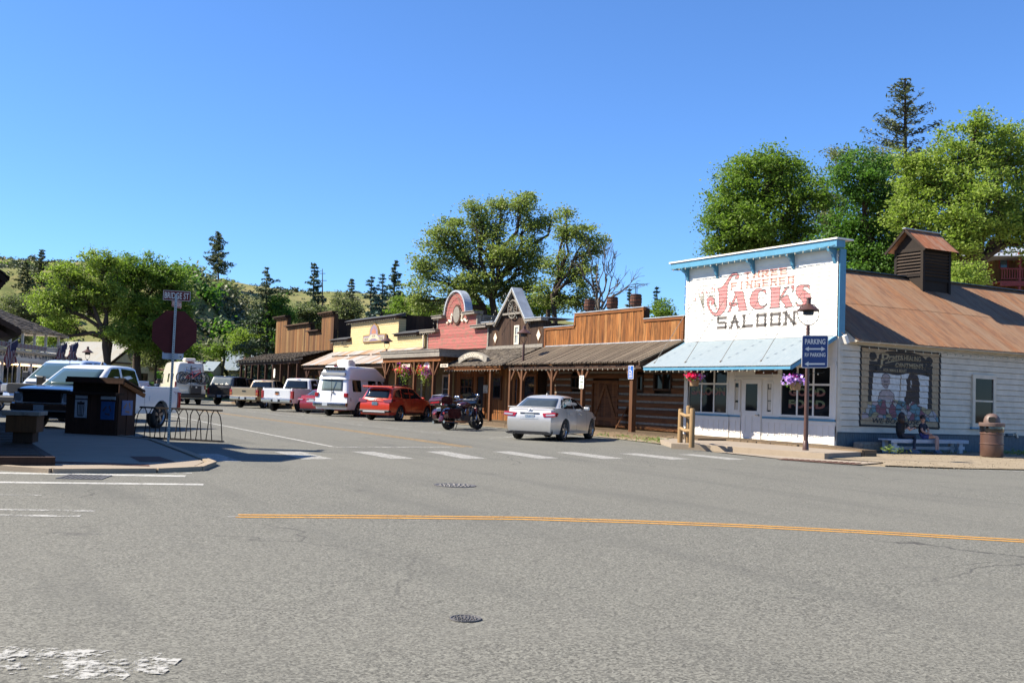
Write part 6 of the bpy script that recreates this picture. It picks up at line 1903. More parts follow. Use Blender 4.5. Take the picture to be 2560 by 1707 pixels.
# -- motorcycles
def motorcycle(t, paint, trunk=True):
 for x, r, wd in ((-.78, .33, .17), (.86, .34, .13)):
  mb = MB(); mb.lathe([(r * .66, -wd / 2), (r * .86, -wd / 2), (r * .97, -wd * .3), (r, 0), (r * .97, wd * .3), (r * .86, wd / 2), (r * .66, wd / 2)], (x, 0, r), 26, 'Y', cap=False)
  w_ = part('wheel', mb, M['rubber'], t, smooth='all')
  mb = MB(); mb.lathe([(r * .66, -wd * .3), (r * .66, wd * .3), (r * .6, wd * .3), (r * .6, -wd * .3)], (x, 0, r), 22, 'Y', cap=False)
  for k in range(7):
   a = 2 * math.pi * k / 7; mb.beam((x, 0, r), (x + r * .62 * math.cos(a), 0, r + r * .62 * math.sin(a)), .04, .03, up=(0, 1, 0))
  mb.lathe([(.10, -.09), (.10, .09)], (x, 0, r), 12, 'Y'); mb.build('rim', M['black'], w_, local=True)
 for x, r, wd, a0, a1, nm in ((-.80, .37, .11, 20, 185, 'rear_fender'), (.86, .38, .09, 10, 150, 'front_fender')):
  mb = MB(); vs = []; n = 14
  for k in range(n + 1):
   a = R(lerp(a0, a1, k / n))
   for q in (-1, -.6, 0, .6, 1):
    rr = r + .03 * (1 - q * q); vs.append((x + rr * math.cos(a), q * wd, .34 + rr * math.sin(a)))
  mb.add(vs, [(k * 5 + j, (k + 1) * 5 + j, (k + 1) * 5 + j + 1, k * 5 + j + 1) for k in range(n) for j in range(4)])
  part(nm, mb, paint if x < 0 else M['blackp'], t, smooth='all')
 mb = MB(); mb.tube([(.86, .09, .34), (.70, .09, .80), (.62, .09, 1.02)], .032, 8); part('fork_tube', mb, M['chrome'], t)
 mb = MB(); mb.tube([(.86, -.09, .34), (.70, -.09, .80), (.62, -.09, 1.02)], .032, 8); part('fork_tube', mb, M['chrome'], t)
 mb = MB(); mb.box(-.22, .30, -.14, .14, .26, .50); mb.lathe([(.13, -.17), (.15, -.1), (.15, .1), (.13, .17)], (.02, 0, .38), 14, 'Y')
 for a in (28, -24):
  d = Vector((math.sin(R(a)), 0, math.cos(R(a)))); b = Vector((.06, 0, .46))
  for k in range(6): mb.obox(Matrix.Translation(b + d * (.05 + .045 * k)) @ Matrix.Rotation(R(a), 4, 'Y'), .17, .2, .022)
  mb.tube([b, b + d * .32], .07, 8)
 part('engine', mb, plain('engine_metal', (.20, .20, .21), .3, .8), t)
 part('air_cleaner', MB().lathe([(.09, -.22), (.10, -.20), (.10, -.13)], (.06, 0, .64), 14, 'Y'), M['chrome'], t)
 mb = MB(); mb.tube([(-.55, 0, .55), (-.2, 0, .30), (.35, 0, .28), (.55, 0, .88), (-.1, 0, .78), (-.55, 0, .60)], .03, 6); part('frame', mb, M['blackp'], t)
 mb = MB(); mb.ell((.22, 0, .88), (.34, .15, .13), 16, 10); part('fuel_tank', mb, paint, t, smooth='all')
 mb = MB(); mb.ell((-.25, 0, .76), (.30, .17, .09), 14, 8); mb.ell((-.55, 0, .86), (.22, .16, .08), 14, 8); part('seat', mb, M['black'], t, smooth='all')
 for s_ in (1, -1):
  mb = MB(); mb.prism(rounded([(-1.18, .40), (-1.22, .62), (-1.08, .74), (-.52, .72), (-.46, .50), (-.60, .36)], .06), lambda a, b, q: (a, s_ * q, b), .17, .37); part('saddlebag', mb, paint, t, bevel=.04)
  mb = MB(); mb.tube([(.25, s_ * .2, .30), (-.2, s_ * .24, .26), (-1.30, s_ * .25, .28)], [.03, .04, .05], 8); part('exhaust', mb, M['chrome'] if s_ < 0 else M['chrome'], t, smooth=True)
  mb = MB(); mb.tube([(.42, s_ * .04, .30), (.45, s_ * .30, .35), (.52, s_ * .32, .62), (.50, s_ * .05, .78)], .016, 6); part('crash_bar', mb, M['chrome'], t)
  mb = MB(); mb.tube([(.48, 0, 1.08), (.42, s_ * .3, 1.12), (.22, s_ * .42, 1.06)], .016, 6); part('handlebar', mb, M['chrome'], t)
  mb = MB(); mb.ell((.40, s_ * .46, 1.22), (.03, .075, .05), 10, 6); mb.tube([(.40, s_ * .38, 1.1), (.40, s_ * .44, 1.2)], .008, 4); part('mirror', mb, M['chrome'], t, smooth=True)
  mb = MB(); mb.prism([(.40, .50), (.52, .52), (.50, .76), (.42, .80)], lambda a, b, q: (a, s_ * q, b), .22, .36); part('leg_fairing', mb, paint if s_ < 0 else M['blackp'], t, bevel=.03)
  mb = MB(); mb.ell((-1.24, s_ * .22, .58), (.03, .05, .05), 8, 6); part('tail_light', mb, M['tail'], t)
 mb = MB(); mb.prism([(.50, .88), (.78, .86), (.86, 1.0), (.74, 1.18), (.56, 1.16)], lambda a, b, q: (a, q, b), -.30, .30); part('fairing', mb, M['blackp'], t, bevel=.09)
 mb = MB(); mb.lathe([(0, .90), (.07, .89), (.10, .84), (.10, .74)], (0, 0, .98), 14, 'X', cap=False); part('headlight', mb, M['clear'], t, smooth=True)
 mb = MB(); vs = []
 for k in range(9):
  q = -1 + k / 4
  for z, xx, hw in ((1.12, .72, .27), (1.26, .62, .24), (1.36, .54, .17)): vs.append((xx - .08 * q * q, q * hw, z))
 mb.add(vs, [(k * 3 + j, (k + 1) * 3 + j, (k + 1) * 3 + j + 1, k * 3 + j + 1) for k in range(8) for j in range(2)]); part('windshield', mb, plain('smoked_screen', (.02, .02, .025), .06, coat=.5), t, smooth='all')
 if trunk:
  mb = MB(); mb.prism(rounded([(-1.42, .90), (-1.44, 1.06), (-1.30, 1.17), (-.86, 1.17), (-.80, 1.02), (-.86, .88)], .05), lambda a, b, q: (a, q, b), -.29, .29); part('top_box', mb, paint, t, bevel=.05)
  part('box_trim', bx(-1.455, -.84, -.30, .30, 1.015, 1.03), M['chrome'], t)
  part('box_light', bx(-1.455, -1.40, -.2, .2, .94, .99), M['tail'], t)
  mb = MB()
  for s_ in (1, -1): mb.tube([(-.9, s_ * .22, 1.17), (-.95, s_ * .22, 1.23), (-1.32, s_ * .22, 1.22), (-1.36, s_ * .2, 1.16)], .011, 5)
  for x in (-1.02, -1.16, -1.30): mb.tube([(x, -.22, 1.228), (x, .22, 1.228)], .009, 5)
  part('luggage_rack', mb, M['chrome'], t)
  mb = MB(); mb.ell((-.78, 0, 1.12), (.05, .22, .10), 12, 8); part('passenger_backrest', mb, M['black'], t, smooth=True)
 else:
  mb = MB(); mb.tube([(-.75, -.14, .9), (-.85, -.14, 1.2), (-.85, .14, 1.2), (-.75, .14, .9)], .014, 6); part('sissy_bar', mb, M['chrome'], t)
 plate(t, -1.235, 0, .66, w=.18, h=.11)
 mb = MB(); mb.tube([(-.1, .12, .28), (-.05, .30, .02)], .014, 5); part('kickstand', mb, M['black'], t)
 for o in KIDS.get(t.as_pointer(), []): pass
 t.rotation_euler.x = R(-6)
t = veh('touring_motorcycle', 'maroon touring motorcycle with luggage box and chrome rack, nearest to us', 'motorcycle', 19.28, 38.75, 66, 'motorcycles parked at the kerb')
motorcycle(t, M['c_maroon'], True); t.scale = (1.12, 1.12, 1.12)
t = veh('cruiser_motorcycle', 'black cruiser motorcycle half hidden behind the maroon one', 'motorcycle', 20.0, 40.4, 64, 'motorcycles parked at the kerb')
motorcycle(t, M['blackp'], False); t.scale = (1.12, 1.12, 1.12)
# == hill, trees and scrub
import numpy as np
NR = np.random.default_rng(5)
def card_mesh(name, C, size, mat, parent=None, asp=0.55, up=0.35, droop=0.0):
 """many small leaf blades in one mesh; C (n,3) centres in world space"""
 n = len(C)
 L = root_loc(parent) if parent is not None else Vector((0, 0, 0))
 C = np.asarray(C) - np.array(L)
 a = NR.normal(size=(n, 3)); a[:, 2] = a[:, 2] * 0.6 - droop; a /= np.linalg.norm(a, axis=1)[:, None]
 nn = NR.normal(size=(n, 3)); nn[:, 2] = np.abs(nn[:, 2]) + up
 b = np.cross(a, nn); b /= np.linalg.norm(b, axis=1)[:, None] + 1e-9
 s = (np.asarray(size) * NR.uniform(0.6, 1.35, n))[:, None]
 V = np.empty((n, 4, 3))
 V[:, 0] = C - a * s; V[:, 1] = C - b * s * asp + a * s * .1; V[:, 2] = C + a * s; V[:, 3] = C + b * s * asp + a * s * .1
 me = bpy.data.meshes.new(name)
 me.vertices.add(n * 4); me.vertices.foreach_set('co', V.reshape(-1))
 me.loops.add(n * 4); me.loops.foreach_set('vertex_index', np.arange(n * 4, dtype=np.int32))
 me.polygons.add(n); me.polygons.foreach_set('loop_start', np.arange(0, n * 4, 4, dtype=np.int32))
 me.materials.append(mat)
 me.update(calc_edges=True); me.validate()
 o = bpy.data.objects.new(name, me)
 link(o, parent)
 if parent is not None: KIDS.setdefault(parent.as_pointer(), []).append(o)
 return o
RIDGE = [(-500, 640), (0, 645), (90, 650), (220, 655), (330, 668), (450, 680), (560, 702), (670, 718), (760, 727), (850, 729), (980, 737), (1050, 748), (1200, 770), (1500, 815), (1800, 840), (2300, 880), (3000, 900)]
DR, D0 = 235.0, 112.0
def hz(px): return 940 + (px + 200) * .0349
def hill_pt(px, t, jit=True):
 D = D0 + (DR - D0) * t
 zr = pt(px, interp(RIDGE, px), DR).z
 q = max(0.0, min(1.0, t))
 prof = (q * q * (3 - 2 * q)) * .45 + .55 * q
 if t > 1: prof = 1 - (t - 1) * .25
 k = 1 / (1 + math.exp((px - 525) / 30))
 spur = 1.15 * k * math.exp(-((t - .38) / .26) ** 2) * max(0, 1 - max(0, (t - .8)) * 5)
 p = pt(px, hz(px), D)
 w_ = math.sin(px * .021 + t * 9) * .5 + math.sin(px * .053 - t * 17 + 1) * .3 + math.sin(px * .11 + t * 31) * .14
 z = zr * min(1.0 if t < 1 else 9, prof * (1 + spur)) + w_ * .55 * min(1, q * 4) * (0.35 + .65 * (1 - q))
 if t < .9: z = min(z, pt(px, interp(RIDGE, px) + 10 + 22 * (1 - t) + max(0, px - 455) * .85 * max(0, min(1, (.8 - t) * 4)) * k, D).z)
 return Vector((p.x, p.y, max(z, -0.05) if t > 0.0 else -0.4))
cols = [-900 + 12 * i for i in range(330)]
rows = [-.02 + 1.5 * j / 60 for j in range(61)]
vs = [hill_pt(px, t) for t in rows for px in cols]
nc = len(cols)
fs = [(j * nc + i, j * nc + i + 1, (j + 1) * nc + i + 1, (j + 1) * nc + i) for j in range(60) for i in range(nc - 1)]
mb = MB(); mb.add(vs, fs)
structure(mb.build('hills', M['hill'], smooth='all'))
rg = random.Random(4)
C = []; Z = []
for _ in range(5200):
 px = rg.uniform(-150, 1250); t = rg.random() ** .8 * 1.02
 dense = 1.0 if 420 < px < 650 and t < .6 else (.5 if px < 420 else .16)
 if rg.random() > dense: continue
 p = hill_pt(px, t); s = rg.uniform(.25, .75) * (1.7 if dense == 1.0 else 1.0)
 if rg.random() < .05: s *= 1.8
 n = int(10 + 12 * s)
 for _k in range(n):
  C.append((p.x + rg.gauss(0, .55 * s), p.y + rg.gauss(0, .55 * s), p.z + abs(rg.gauss(.25, .35)) * s)); Z.append(.26 * s ** .5)
o = card_mesh('scrub', C, np.array(Z), M['scrub'], None, .7)
tag(o, 'grey green sagebrush and bunch grass dotted over the dry hillside', 'scrub', kind='stuff')
def limb(mb, a, b, r0, r1, rg, n=4, wob=.06):
 a = Vector(a); b = Vector(b); L = (b - a).length
 ps = []
 for i in range(n + 1):
  q = i / n; p = a.lerp(b, q) + Vector((0, 0, math.sin(q * math.pi) * L * .04))
  if 0 < i < n: p += Vector((rg.gauss(0, wob), rg.gauss(0, wob), rg.gauss(0, wob * .6))) * L
  ps.append(p)
 mb.tube(ps, [lerp(r0, r1, i / n) for i in range(n + 1)], 6, cap=False)
 return ps
def leafy(name, label, depth, base, lobes, leaf, bark='bark', group=None, dens=1.0, card=.16, clump=.5, trunk_r=.28, fork=None, per=92, seed=1, cat='tree', dz=.7, twig=.30, open_=1.0, stems=1, zbase=0.0):
 """lobes: (px, py, rx, ry) seen in the photo, given back their depth as round masses of foliage"""
 rg = random.Random(seed)
 m = depth / FPX
 b = pt(base[0], base[1], depth); b.z = zbase
 t = thing(name, label, cat, b, 0, group)
 mb = MB()
 fk = pt(*(fork or (base[0], base[1] - 60)), depth)
 trunks = []
 for s_ in range(stems):
  off = Vector((rg.uniform(-.6, .6), rg.uniform(-.6, .6), 0)) * (stems > 1)
  f2 = fk + Vector((rg.uniform(-1, 1), rg.uniform(-1, 1), rg.uniform(-.5, .8))) * (stems > 1) * .9
  trunks.append(limb(mb, b + off, f2, trunk_r / stems ** .5, trunk_r * .62 / stems ** .5, rg, 4, .02)[-1])
 C = []
 for (px, py, rx, ry) in lobes:
  c = pt(px, py, depth + rg.uniform(-1, 1) * dz * (rx + ry) / 2 * m)
  R3 = (rx * m, (rx + ry) / 2 * m, ry * m)
  tr = min(trunks, key=lambda q: (q - c).length)
  main = limb(mb, tr, c, trunk_r * .42, trunk_r * .12, rg, 5, .05)
  vol = R3[0] * R3[1] * R3[2]
  nc_ = max(5, int(dens * 14.5 * vol ** .62 / clump ** 1.1))
  for _ in range(nc_):
   d = Vector((rg.gauss(0, 1), rg.gauss(0, 1), rg.gauss(0, 1))).normalized()
   q = rg.random() ** (.42 / open_)
   cc = c + Vector((d.x * R3[0], d.y * R3[1], d.z * R3[2])) * q * rg.uniform(.85, 1.12)
   if cc.z < .3: continue
   if rg.random() < twig:
    limb(mb, rg.choice(main[2:]), cc, trunk_r * .09, .012, rg, 3, .07)
   k = int(per * rg.uniform(.6, 1.4)); sp = clump * rg.uniform(.6, 1.25)
   P = NR.normal(size=(k, 3)) * np.array([sp, sp, sp * .5]) * .6 + np.array(cc)
   C.append(P)
 mb.build('trunk', M[bark], t, smooth='all', fix=False)
 card_mesh('crown', np.concatenate(C), card * .46, M[leaf], t)
 return t
def conifer(label, px, ytop, ybase, hw, depth, mat='needle', seed=1, group='pines and spruces along the skyline', bare=.15, dens=1.0, name='pine_tree', irregular=.35, zb=None, card=.22, taper=1.0, rise=.1):
 rg = random.Random(seed)
 m = depth / FPX
 top = pt(px, ytop, depth); b = pt(px, ybase, depth)
 if zb is not None: b.z = zb
 t = thing(name, label, 'tree', b, 0, group)
 H = top.z - b.z
 mb = MB(); bend = [b.lerp(top, q / 6) + Vector((rg.gauss(0, .006), rg.gauss(0, .006), 0)) * H * (0 < q < 6) for q in range(7)]
 mb.tube(bend, [H * .016 * (1 - .9 * q / 6) + .02 for q in range(7)], 7, cap=False)
 C = []
 nlev = max(12, int(H / .42)); Wm = hw * m
 for i in range(nlev):
  q = bare + (1 - bare) * (i + .5) / nlev
  z = b.z + H * q
  f = (1 - q) / (1 - bare)
  r = Wm * min(1.0, f ** taper * 1.25 + .04) * (0.75 if q < bare + .12 else 1.0)
  for k in range(rg.randint(3, 5)):
   a = rg.uniform(0, 6.283); L = r * rg.uniform(1 - irregular * 1.5, 1.08)
   if L < .12: L = .12
   p0 = Vector((b.x + (top.x - b.x) * q, b.y + (top.y - b.y) * q, z)); p1 = p0 + Vector((math.cos(a) * L, math.sin(a) * L, L * rg.uniform(-.18, .2) + L * rise))
   mb.tube([p0, p0.lerp(p1, .55) - Vector((0, 0, L * .05)), p1], [.015 + L * .012, .012 + L * .006, .008], 4, cap=False)
   n = int(max(14, L * 48 * dens))
   u = NR.uniform(.18, 1.05, n)[:, None]
   P = np.array(p0) * (1 - u) + np.array(p1) * u + NR.normal(size=(n, 3)) * np.array([.16, .16, .10]) * (L * .35 + .35)
   C.append(P)
 mb.build('trunk', M['bark'], t, smooth='all', fix=False)
 card_mesh('crown', np.concatenate(C), card * .72, M[mat], t, .35, .5)
 return t
TG = 'broad leaved trees behind the buildings'
leafy('elm_tree', 'broad rounded green elm rising behind the saloon false front', 62, (1915, 860), [(1915, 470, 105, 85), (1835, 500, 72, 80), (1995, 490, 75, 85), (1880, 570, 105, 70), (1800, 560, 45, 62), (1990, 580, 78, 66), (1930, 415, 75, 42), (1850, 430, 50, 38), (1900, 635, 110, 45), (1790, 620, 35, 35)], 'lf_elm', dens=1.0, card=.19, clump=.62, trunk_r=.5, fork=(1915, 640), seed=2, group=TG)
leafy('elm_tree', 'dark green elm directly behind the false front corner and ventilator', 58, (2180, 830), [(2165, 440, 85, 65), (2190, 540, 95, 90), (2115, 610, 80, 80), (2235, 630, 80, 70), (2140, 680, 90, 50)], 'lf_deep', dens=1.15, card=.19, clump=.6, trunk_r=.45, fork=(2170, 640), seed=3, group=TG)
leafy('elm_tree', 'greyish thin crowned tree between the two green elms', 66, (2080, 830), [(2105, 400, 42, 40), (2070, 500, 42, 60), (2068, 560, 50, 60), (2085, 620, 55, 60), (2200, 400, 55, 40)], 'lf_grey', dens=.8, card=.17, clump=.6, trunk_r=.3, fork=(2085, 640), seed=4, group=TG, open_=.7)
leafy('elm_tree', 'tall pale lime green elm at the right edge, over the red house', 52, (2450, 800), [(2400, 390, 95, 75), (2500, 370, 85, 70), (2330, 480, 95, 90), (2440, 500, 115, 105), (2570, 450, 105, 120), (2380, 590, 95, 70), (2530, 560, 100, 70), (2290, 420, 55, 55), (2270, 560, 50, 70), (2610, 590, 90, 60), (2450, 310, 40, 30), (2340, 650, 60, 45)], 'lf_lime', dens=.92, card=.175, clump=.55, trunk_r=.5, fork=(2450, 650), seed=5, group=TG)
leafy('leafy_bush', 'bright lime bush showing just right of the roof ventilator', 47, (2420, 760), [(2420, 690, 55, 38), (2380, 720, 40, 30)], 'lf_lime', dens=1.2, card=.14, clump=.42, trunk_r=.12, fork=(2420, 730), seed=6, cat='bush', zbase=3.0)
conifer('tall thin ponderosa pine with open branches above the elms at right', 2263, 196, 800, 150, 78, 'needle2', 7, bare=.30, dens=.55, irregular=.5, zb=0.0, card=.22, taper=.6, rise=.35)
leafy('locust_tree', 'wide open crowned locust tree behind the red arched shop', 88, (1250, 900), [(1100, 600, 58, 42), (1155, 640, 80, 55), (1060, 680, 48, 50), (1205, 560, 42, 52), (1180, 520, 22, 30), (1250, 520, 34, 34), (1305, 505, 50, 32), (1330, 560, 45, 48), (1265, 640, 70, 60), (1335, 640, 45, 50), (1180, 720, 100, 45), (1055, 750, 50, 42), (1300, 720, 70, 48), (1378, 548, 26, 14), (1125, 560, 35, 25), (1240, 580, 30, 40)], 'lf_locust', dens=.62, card=.24, clump=.75, trunk_r=.55, fork=(1235, 760), seed=8, group=TG, open_=.75, twig=.5, stems=3)
leafy('locust_tree', 'smaller locust tree behind the gabled shop and log building', 84, (1400, 900), [(1420, 580, 34, 48), (1465, 600, 38, 46), (1405, 670, 48, 42), (1450, 690, 42, 48), (1497, 615, 22, 30), (1415, 530, 16, 22), (1380, 745, 60, 40), (1440, 755, 45, 40)], 'lf_locust', dens=.58, card=.23, clump=.7, trunk_r=.4, fork=(1400, 760), seed=9, group=TG, open_=.75, twig=.5, stems=2)
leafy('leafy_bush', 'bright green leafy mass behind the yellow shop, left of the arch', 92, (1020, 880), [(1010, 770, 42, 30), (1060, 780, 60, 32), (1350, 765, 60, 30), (1190, 775, 80, 30)], 'lf_elm', dens=1.1, card=.2, clump=.6, trunk_r=.15, fork=(1040, 840), seed=10, cat='bush')
rg = random.Random(12)
b = pt(1500, 900, 82); b.z = 0
t = thing('bare_tree', 'leafless grey branched tree rising behind the three barrels', 'tree', b)
mb = MB()
def fan(p, d, L, r, k):
 q = p + d * L
 limb(mb, p, q, r, r * .6, rg, 3, .05)
 if k <= 0: return
 for _ in range(rg.randint(2, 3) if k > 1 else 3):
  dd = (d + Vector((rg.gauss(0, .42), rg.gauss(0, .42), rg.gauss(.08, .3)))).normalized()
  fan(p.lerp(q, rg.uniform(.55, 1)), dd, L * rg.uniform(.55, .8), r * .58, k - 1)
rt_ = ROT @ Vector((1, 0, 0))
mb.tube([b, pt(1497, 790, 82)], [.22, .16], 6)
for px, py in ((1540, 690), (1560, 700), (1530, 640), (1470, 640), (1495, 655), (1515, 730)):
 e = pt(px, py, 82 + rg.uniform(-2, 2)); s0 = pt(1497, 790, 82); fan(s0, (e - s0).normalized(), (e - s0).length * .62, .085, 3)
mb.build('trunk', M['barkgrey'], t, smooth='all', fix=False)
for i, a in enumerate(((1489, 664, 860, 20, 110, 'needle', 'narrow dark conifer seen through the bare branches'), (1574, 721, 860, 13, 125, 'needle', 'small pointed conifer between two of the barrels'), (1641, 716, 870, 24, 105, 'spruce', 'small conifer between the barrels and the white saloon'),
      (670, 668, 905, 58, 112, 'needle', 'tall dark conifer just left of the brown stepped shop front'), (786, 658, 870, 36, 125, 'needle', 'thin pine with a dead spar beside it, above the brown front'), (880, 697, 870, 20, 130, 'needle2', 'small slim conifer left of the two dense spruces'),
      (930, 690, 880, 44, 106, 'spruce', 'dense blue spruce, left one of the close pair'), (957, 684, 880, 40, 110, 'spruce', 'dense blue spruce, right one of the close pair'), (989, 651, 880, 30, 118, 'needle', 'tall slim pine at the right end of the conifer group'),
      (105, 624, 900, 52, 150, 'needle2', 'olive dark pine on the slope at far left'), (66, 655, 905, 40, 140, 'needle2', 'shorter olive conifer beside the far left pine'))):
 conifer(a[6], a[0], a[1], a[2], a[3] * 1.45, a[4], a[5], 30 + i, bare=.12, zb=0.0 if a[4] < 130 else None, card=.24 if a[4] < 115 else .3, taper=.72, irregular=.4, dens=.85)
conifer('lone tall pine standing on the open hillside against the sky', 547, 580, 726, 42, 205, 'needle2', 50, bare=.28, card=.40, taper=.6, irregular=.45, dens=.42)
mb = MB(); p0 = pt(806, 790, 126); p1 = pt(806, 672, 126); mb.tube([p0, p1], [.12, .04], 5)
for q, L in ((.75, 1.0), (.9, .7)): c = p0.lerp(p1, q); mb.tube([c - rt_ * L * .5, c + rt_ * L * .5], .04, 4)
tag(mb.build('dead_spar', M['barkgrey']), 'dead grey spar standing beside the thin pine', 'dead tree')
leafy('maple_tree', 'spreading light green tree with forked trunk before the tin roofed house', 106, (265, 905), [(180, 690, 70, 42), (255, 655, 62, 32), (130, 760, 58, 42), (205, 750, 75, 52), (150, 820, 50, 36), (265, 730, 60, 52), (290, 830, 50, 34), (120, 850, 30, 24)], 'lf_lime', dens=.75, card=.25, clump=.72, trunk_r=.55, fork=(270, 850), seed=13, group=TG, open_=.7, twig=.5, stems=2)
leafy('maple_tree', 'dense deep green tree behind the street sign and stop sign', 110, (350, 905), [(350, 680, 75, 48), (425, 720, 50, 60), (310, 760, 70, 55), (385, 790, 72, 62), (445, 780, 40, 55), (345, 850, 62, 38), (300, 690, 50, 40), (420, 850, 52, 42), (400, 690, 40, 30)], 'lf_elm', dens=.85, card=.25, clump=.75, trunk_r=.5, fork=(340, 840), seed=14, group=TG, twig=.4)
BG = 'bushes and small trees at the foot of the hill'
for i, (a, mat, lab) in enumerate(((( (395, 900), [(395, 865, 42, 42), (380, 900, 35, 24)]), 'lf_grey', 'greyish bush below the stop sign by the far tree'), (((640, 890), [(640, 850, 62, 34), (610, 865, 40, 26)]), 'lf_lime', 'bright bush above the blue tin roofed house'),
  (((705, 885), [(700, 800, 42, 52), (720, 850, 42, 40), (690, 760, 22, 30)]), 'lf_deep', 'tall green bush against the brown front left edge'), (((770, 880), [(765, 790, 45, 34), (810, 800, 40, 28)]), 'lf_grey', 'grey green trees seen over the brown stepped parapet'),
  (((850, 880), [(850, 770, 30, 34), (880, 780, 30, 30)]), 'lf_grey', 'olive trees left of the spruces above the yellow shop'), (((1650, 880), [(1650, 780, 30, 26)]), 'lf_elm', 'bright bush behind the log building next to the saloon'),
  (((60, 880), [(45, 770, 52, 36), (30, 830, 50, 40), (95, 800, 40, 50)]), 'lf_grey', 'mixed olive bushes above the cantina roof at far left'), (((560, 890), [(470, 880, 30, 24), (545, 880, 30, 22)]), 'lf_elm', 'low green bushes behind the tall cream van'),
  (((20, 700), [(20, 672, 50, 12), (70, 668, 30, 10)]), 'lf_elm', 'patch of bright green thicket high on the left slope'))):
 leafy('bush', lab, (112, 118, 112, 122, 128, 100, 128, 115, 205)[i], a[0], a[1], mat, dens=.95, card=(.25 if i != 8 else .5), clump=(.7 if i != 8 else 1.2), trunk_r=.16, fork=(a[0][0], a[0][1] - 25), seed=60 + i, group=BG, cat='bush', zbase=0 if i != 8 else pt(20, 690, 205).z)
rg = random.Random(77)
SP = []
for i in range(46):
 px = rg.uniform(425, 660); t_ = rg.uniform(.02, .62)
 if px > 560 and t_ > .45: continue
 SP.append((px, t_, rg.uniform(1.1, 2.4), ('lf_grey', 'scrub', 'needle2', 'lf_deep')[rg.randrange(4)]))
for i in range(44):
 SP.append((rg.uniform(-60, 1080), rg.uniform(.35, 1.0), rg.uniform(.45, 1.0), ('scrub', 'needle2', 'scrub')[rg.randrange(3)]))
for i, (px, t_, s_, mat) in enumerate(SP):
 p = hill_pt(px, t_)
 dark = i < 46 and px < 661 and s_ > 1.05
 o = thing('shrub', 'dark shrub on the shaded bank below the hillside' if dark else 'small sagebrush shrub on the dry open hillside', 'shrub', p, 0, 'shrubs on the shaded bank' if dark else 'shrubs on the open hillside')
 n = int(150 * s_)
 P = NR.normal(size=(n, 3)) * np.array([.55, .55, .42]) * s_ + np.array([p.x, p.y, p.z + .5 * s_])
 card_mesh('foliage', P, .26 * s_ ** .5, M[mat], o, .6)
 mb = MB(); limb(mb, p - Vector((0, 0, .2)), p + Vector((0, 0, .7 * s_)), .07, .02, rg, 2); mb.build('stem', M['bark'], o)
# == the near left corner
def hit(W, px, py):
 """where the line of sight of a photo pixel meets a wall plane: (u, z)"""
 v = ROT @ Vector(((px - 1280) / FPX, -(py - 853.5) / FPX, -1.0))
 k = (W.o - CAM).dot(W.n) / v.dot(W.n)
 q = CAM + v * k
 return ((q - W.o).dot(W.u), q.z)
rng = random.Random(41)
st = thing('corner_store', 'dark wooden corner store at the left edge with shake eave', 'store', (0, 28, 0))
mb = MB()
mb.prism([(19.6, 0), (19.6, 2.5), (22.65, 4.5), (22.9, 5.5), (25.5, 7.0), (25.55, 5.6), (27.5, 5.5), (27.95, 6.2), (29.55, 6.2), (29.65, 4.8), (35, 4.8), (35, 0)], lambda a, b, t: (t, a, b), .80, 1.03)
mb.box(-9, .8, 22.6, 34.9, 0, 4.3); mb.prism([(19.7, 0), (19.7, 2.4), (22.6, 4.3), (22.6, 0)], lambda a, b, t: (t, a, b), -9, .8); mb.build('wall', M['dark'], st)
mb = MB(); mb.box(.74, 1.02, 27.55, 27.88, 4.4, 7.75); mb.build('chimney', M['postdk'], st)
PW = Wall((1.28, 0, 0), (0, 1, 0), (1, 0, 0))
mb = MB(); shakes(mb, PW, 22.7, 34.0, (3.66, -.24), (3.36, .13), 3, .2, rng, .03); mb.build('eave', M['shakedk'], st)
mb = MB()
for k in range(16): y = 22.75 + k * .74; mb.beam((1.03, y, 3.58), (1.36, y, 3.28), .07, .1)
mb.beam((1.03, 22.75, 2.95), (1.32, 22.75, 3.26), .07, .07)
mb.build('rafter_tails', M['dark'], st)
nb = thing('porch_building', 'dark porch roof of the next shop, end on at the left edge', 'building', (-1, 42, 0))
e = pt(54, 823, 41)
mb = MB()
for (dx, dz) in ((0, 0),):
 vs = [(e.x, e.y, e.z), (e.x, e.y + 9, e.z), (e.x - 5, e.y + 9, e.z + 2.6), (e.x - 5, e.y, e.z + 2.6)]
 mb.add(vs + [(a, b, c - .22) for a, b, c in vs], [(0, 1, 2, 3), (7, 6, 5, 4), (0, 4, 5, 1), (1, 5, 6, 2), (2, 6, 7, 3), (3, 7, 4, 0)])
mb.build('roof', M['dark'], nb)
mb = MB(); mb.prism([(e.x - .35, e.z - .26), (e.x - 5, e.z + 2.3), (e.x - 5, 0), (e.x - 1.9, 0), (e.x - 1.9, e.z - .75)], lambda a, b, t: (a, t, b), e.y + .25, e.y + 8.8); mb.build('wall', M['dark'], nb)
A_ = gp(163, 1077, .115); B_ = gp(290, 1089, .06)
d = (B_ - A_); Lb = d.length; d.normalize(); nI = Vector((-d.y, d.x, 0))
if nI.x < 0: nI = -nI
BN = Wall((A_.x, A_.y, .06), (d.x, d.y, 0), (-nI.x, -nI.y, 0))
bs = thing('bin_shelter', 'dark plank bin shelter with sloping roof and trash and recycling signs', 'bin shelter', A_ + d * Lb / 2)
mb = vboards(MB(), BN, 0, Lb, 0, lambda u: 1.02, .2, rng, .02, .015)
SD = Wall(BN.p(Lb, 0, 0), (nI.x, nI.y, 0), (d.x, d.y, 0))
vboards(mb, SD, 0, .70, 0, lambda u: 1.30 if u < .4 else 1.2, .18, rng, .02, .015)
mb.build('boards', M['postdk'], bs)
mb = MB()
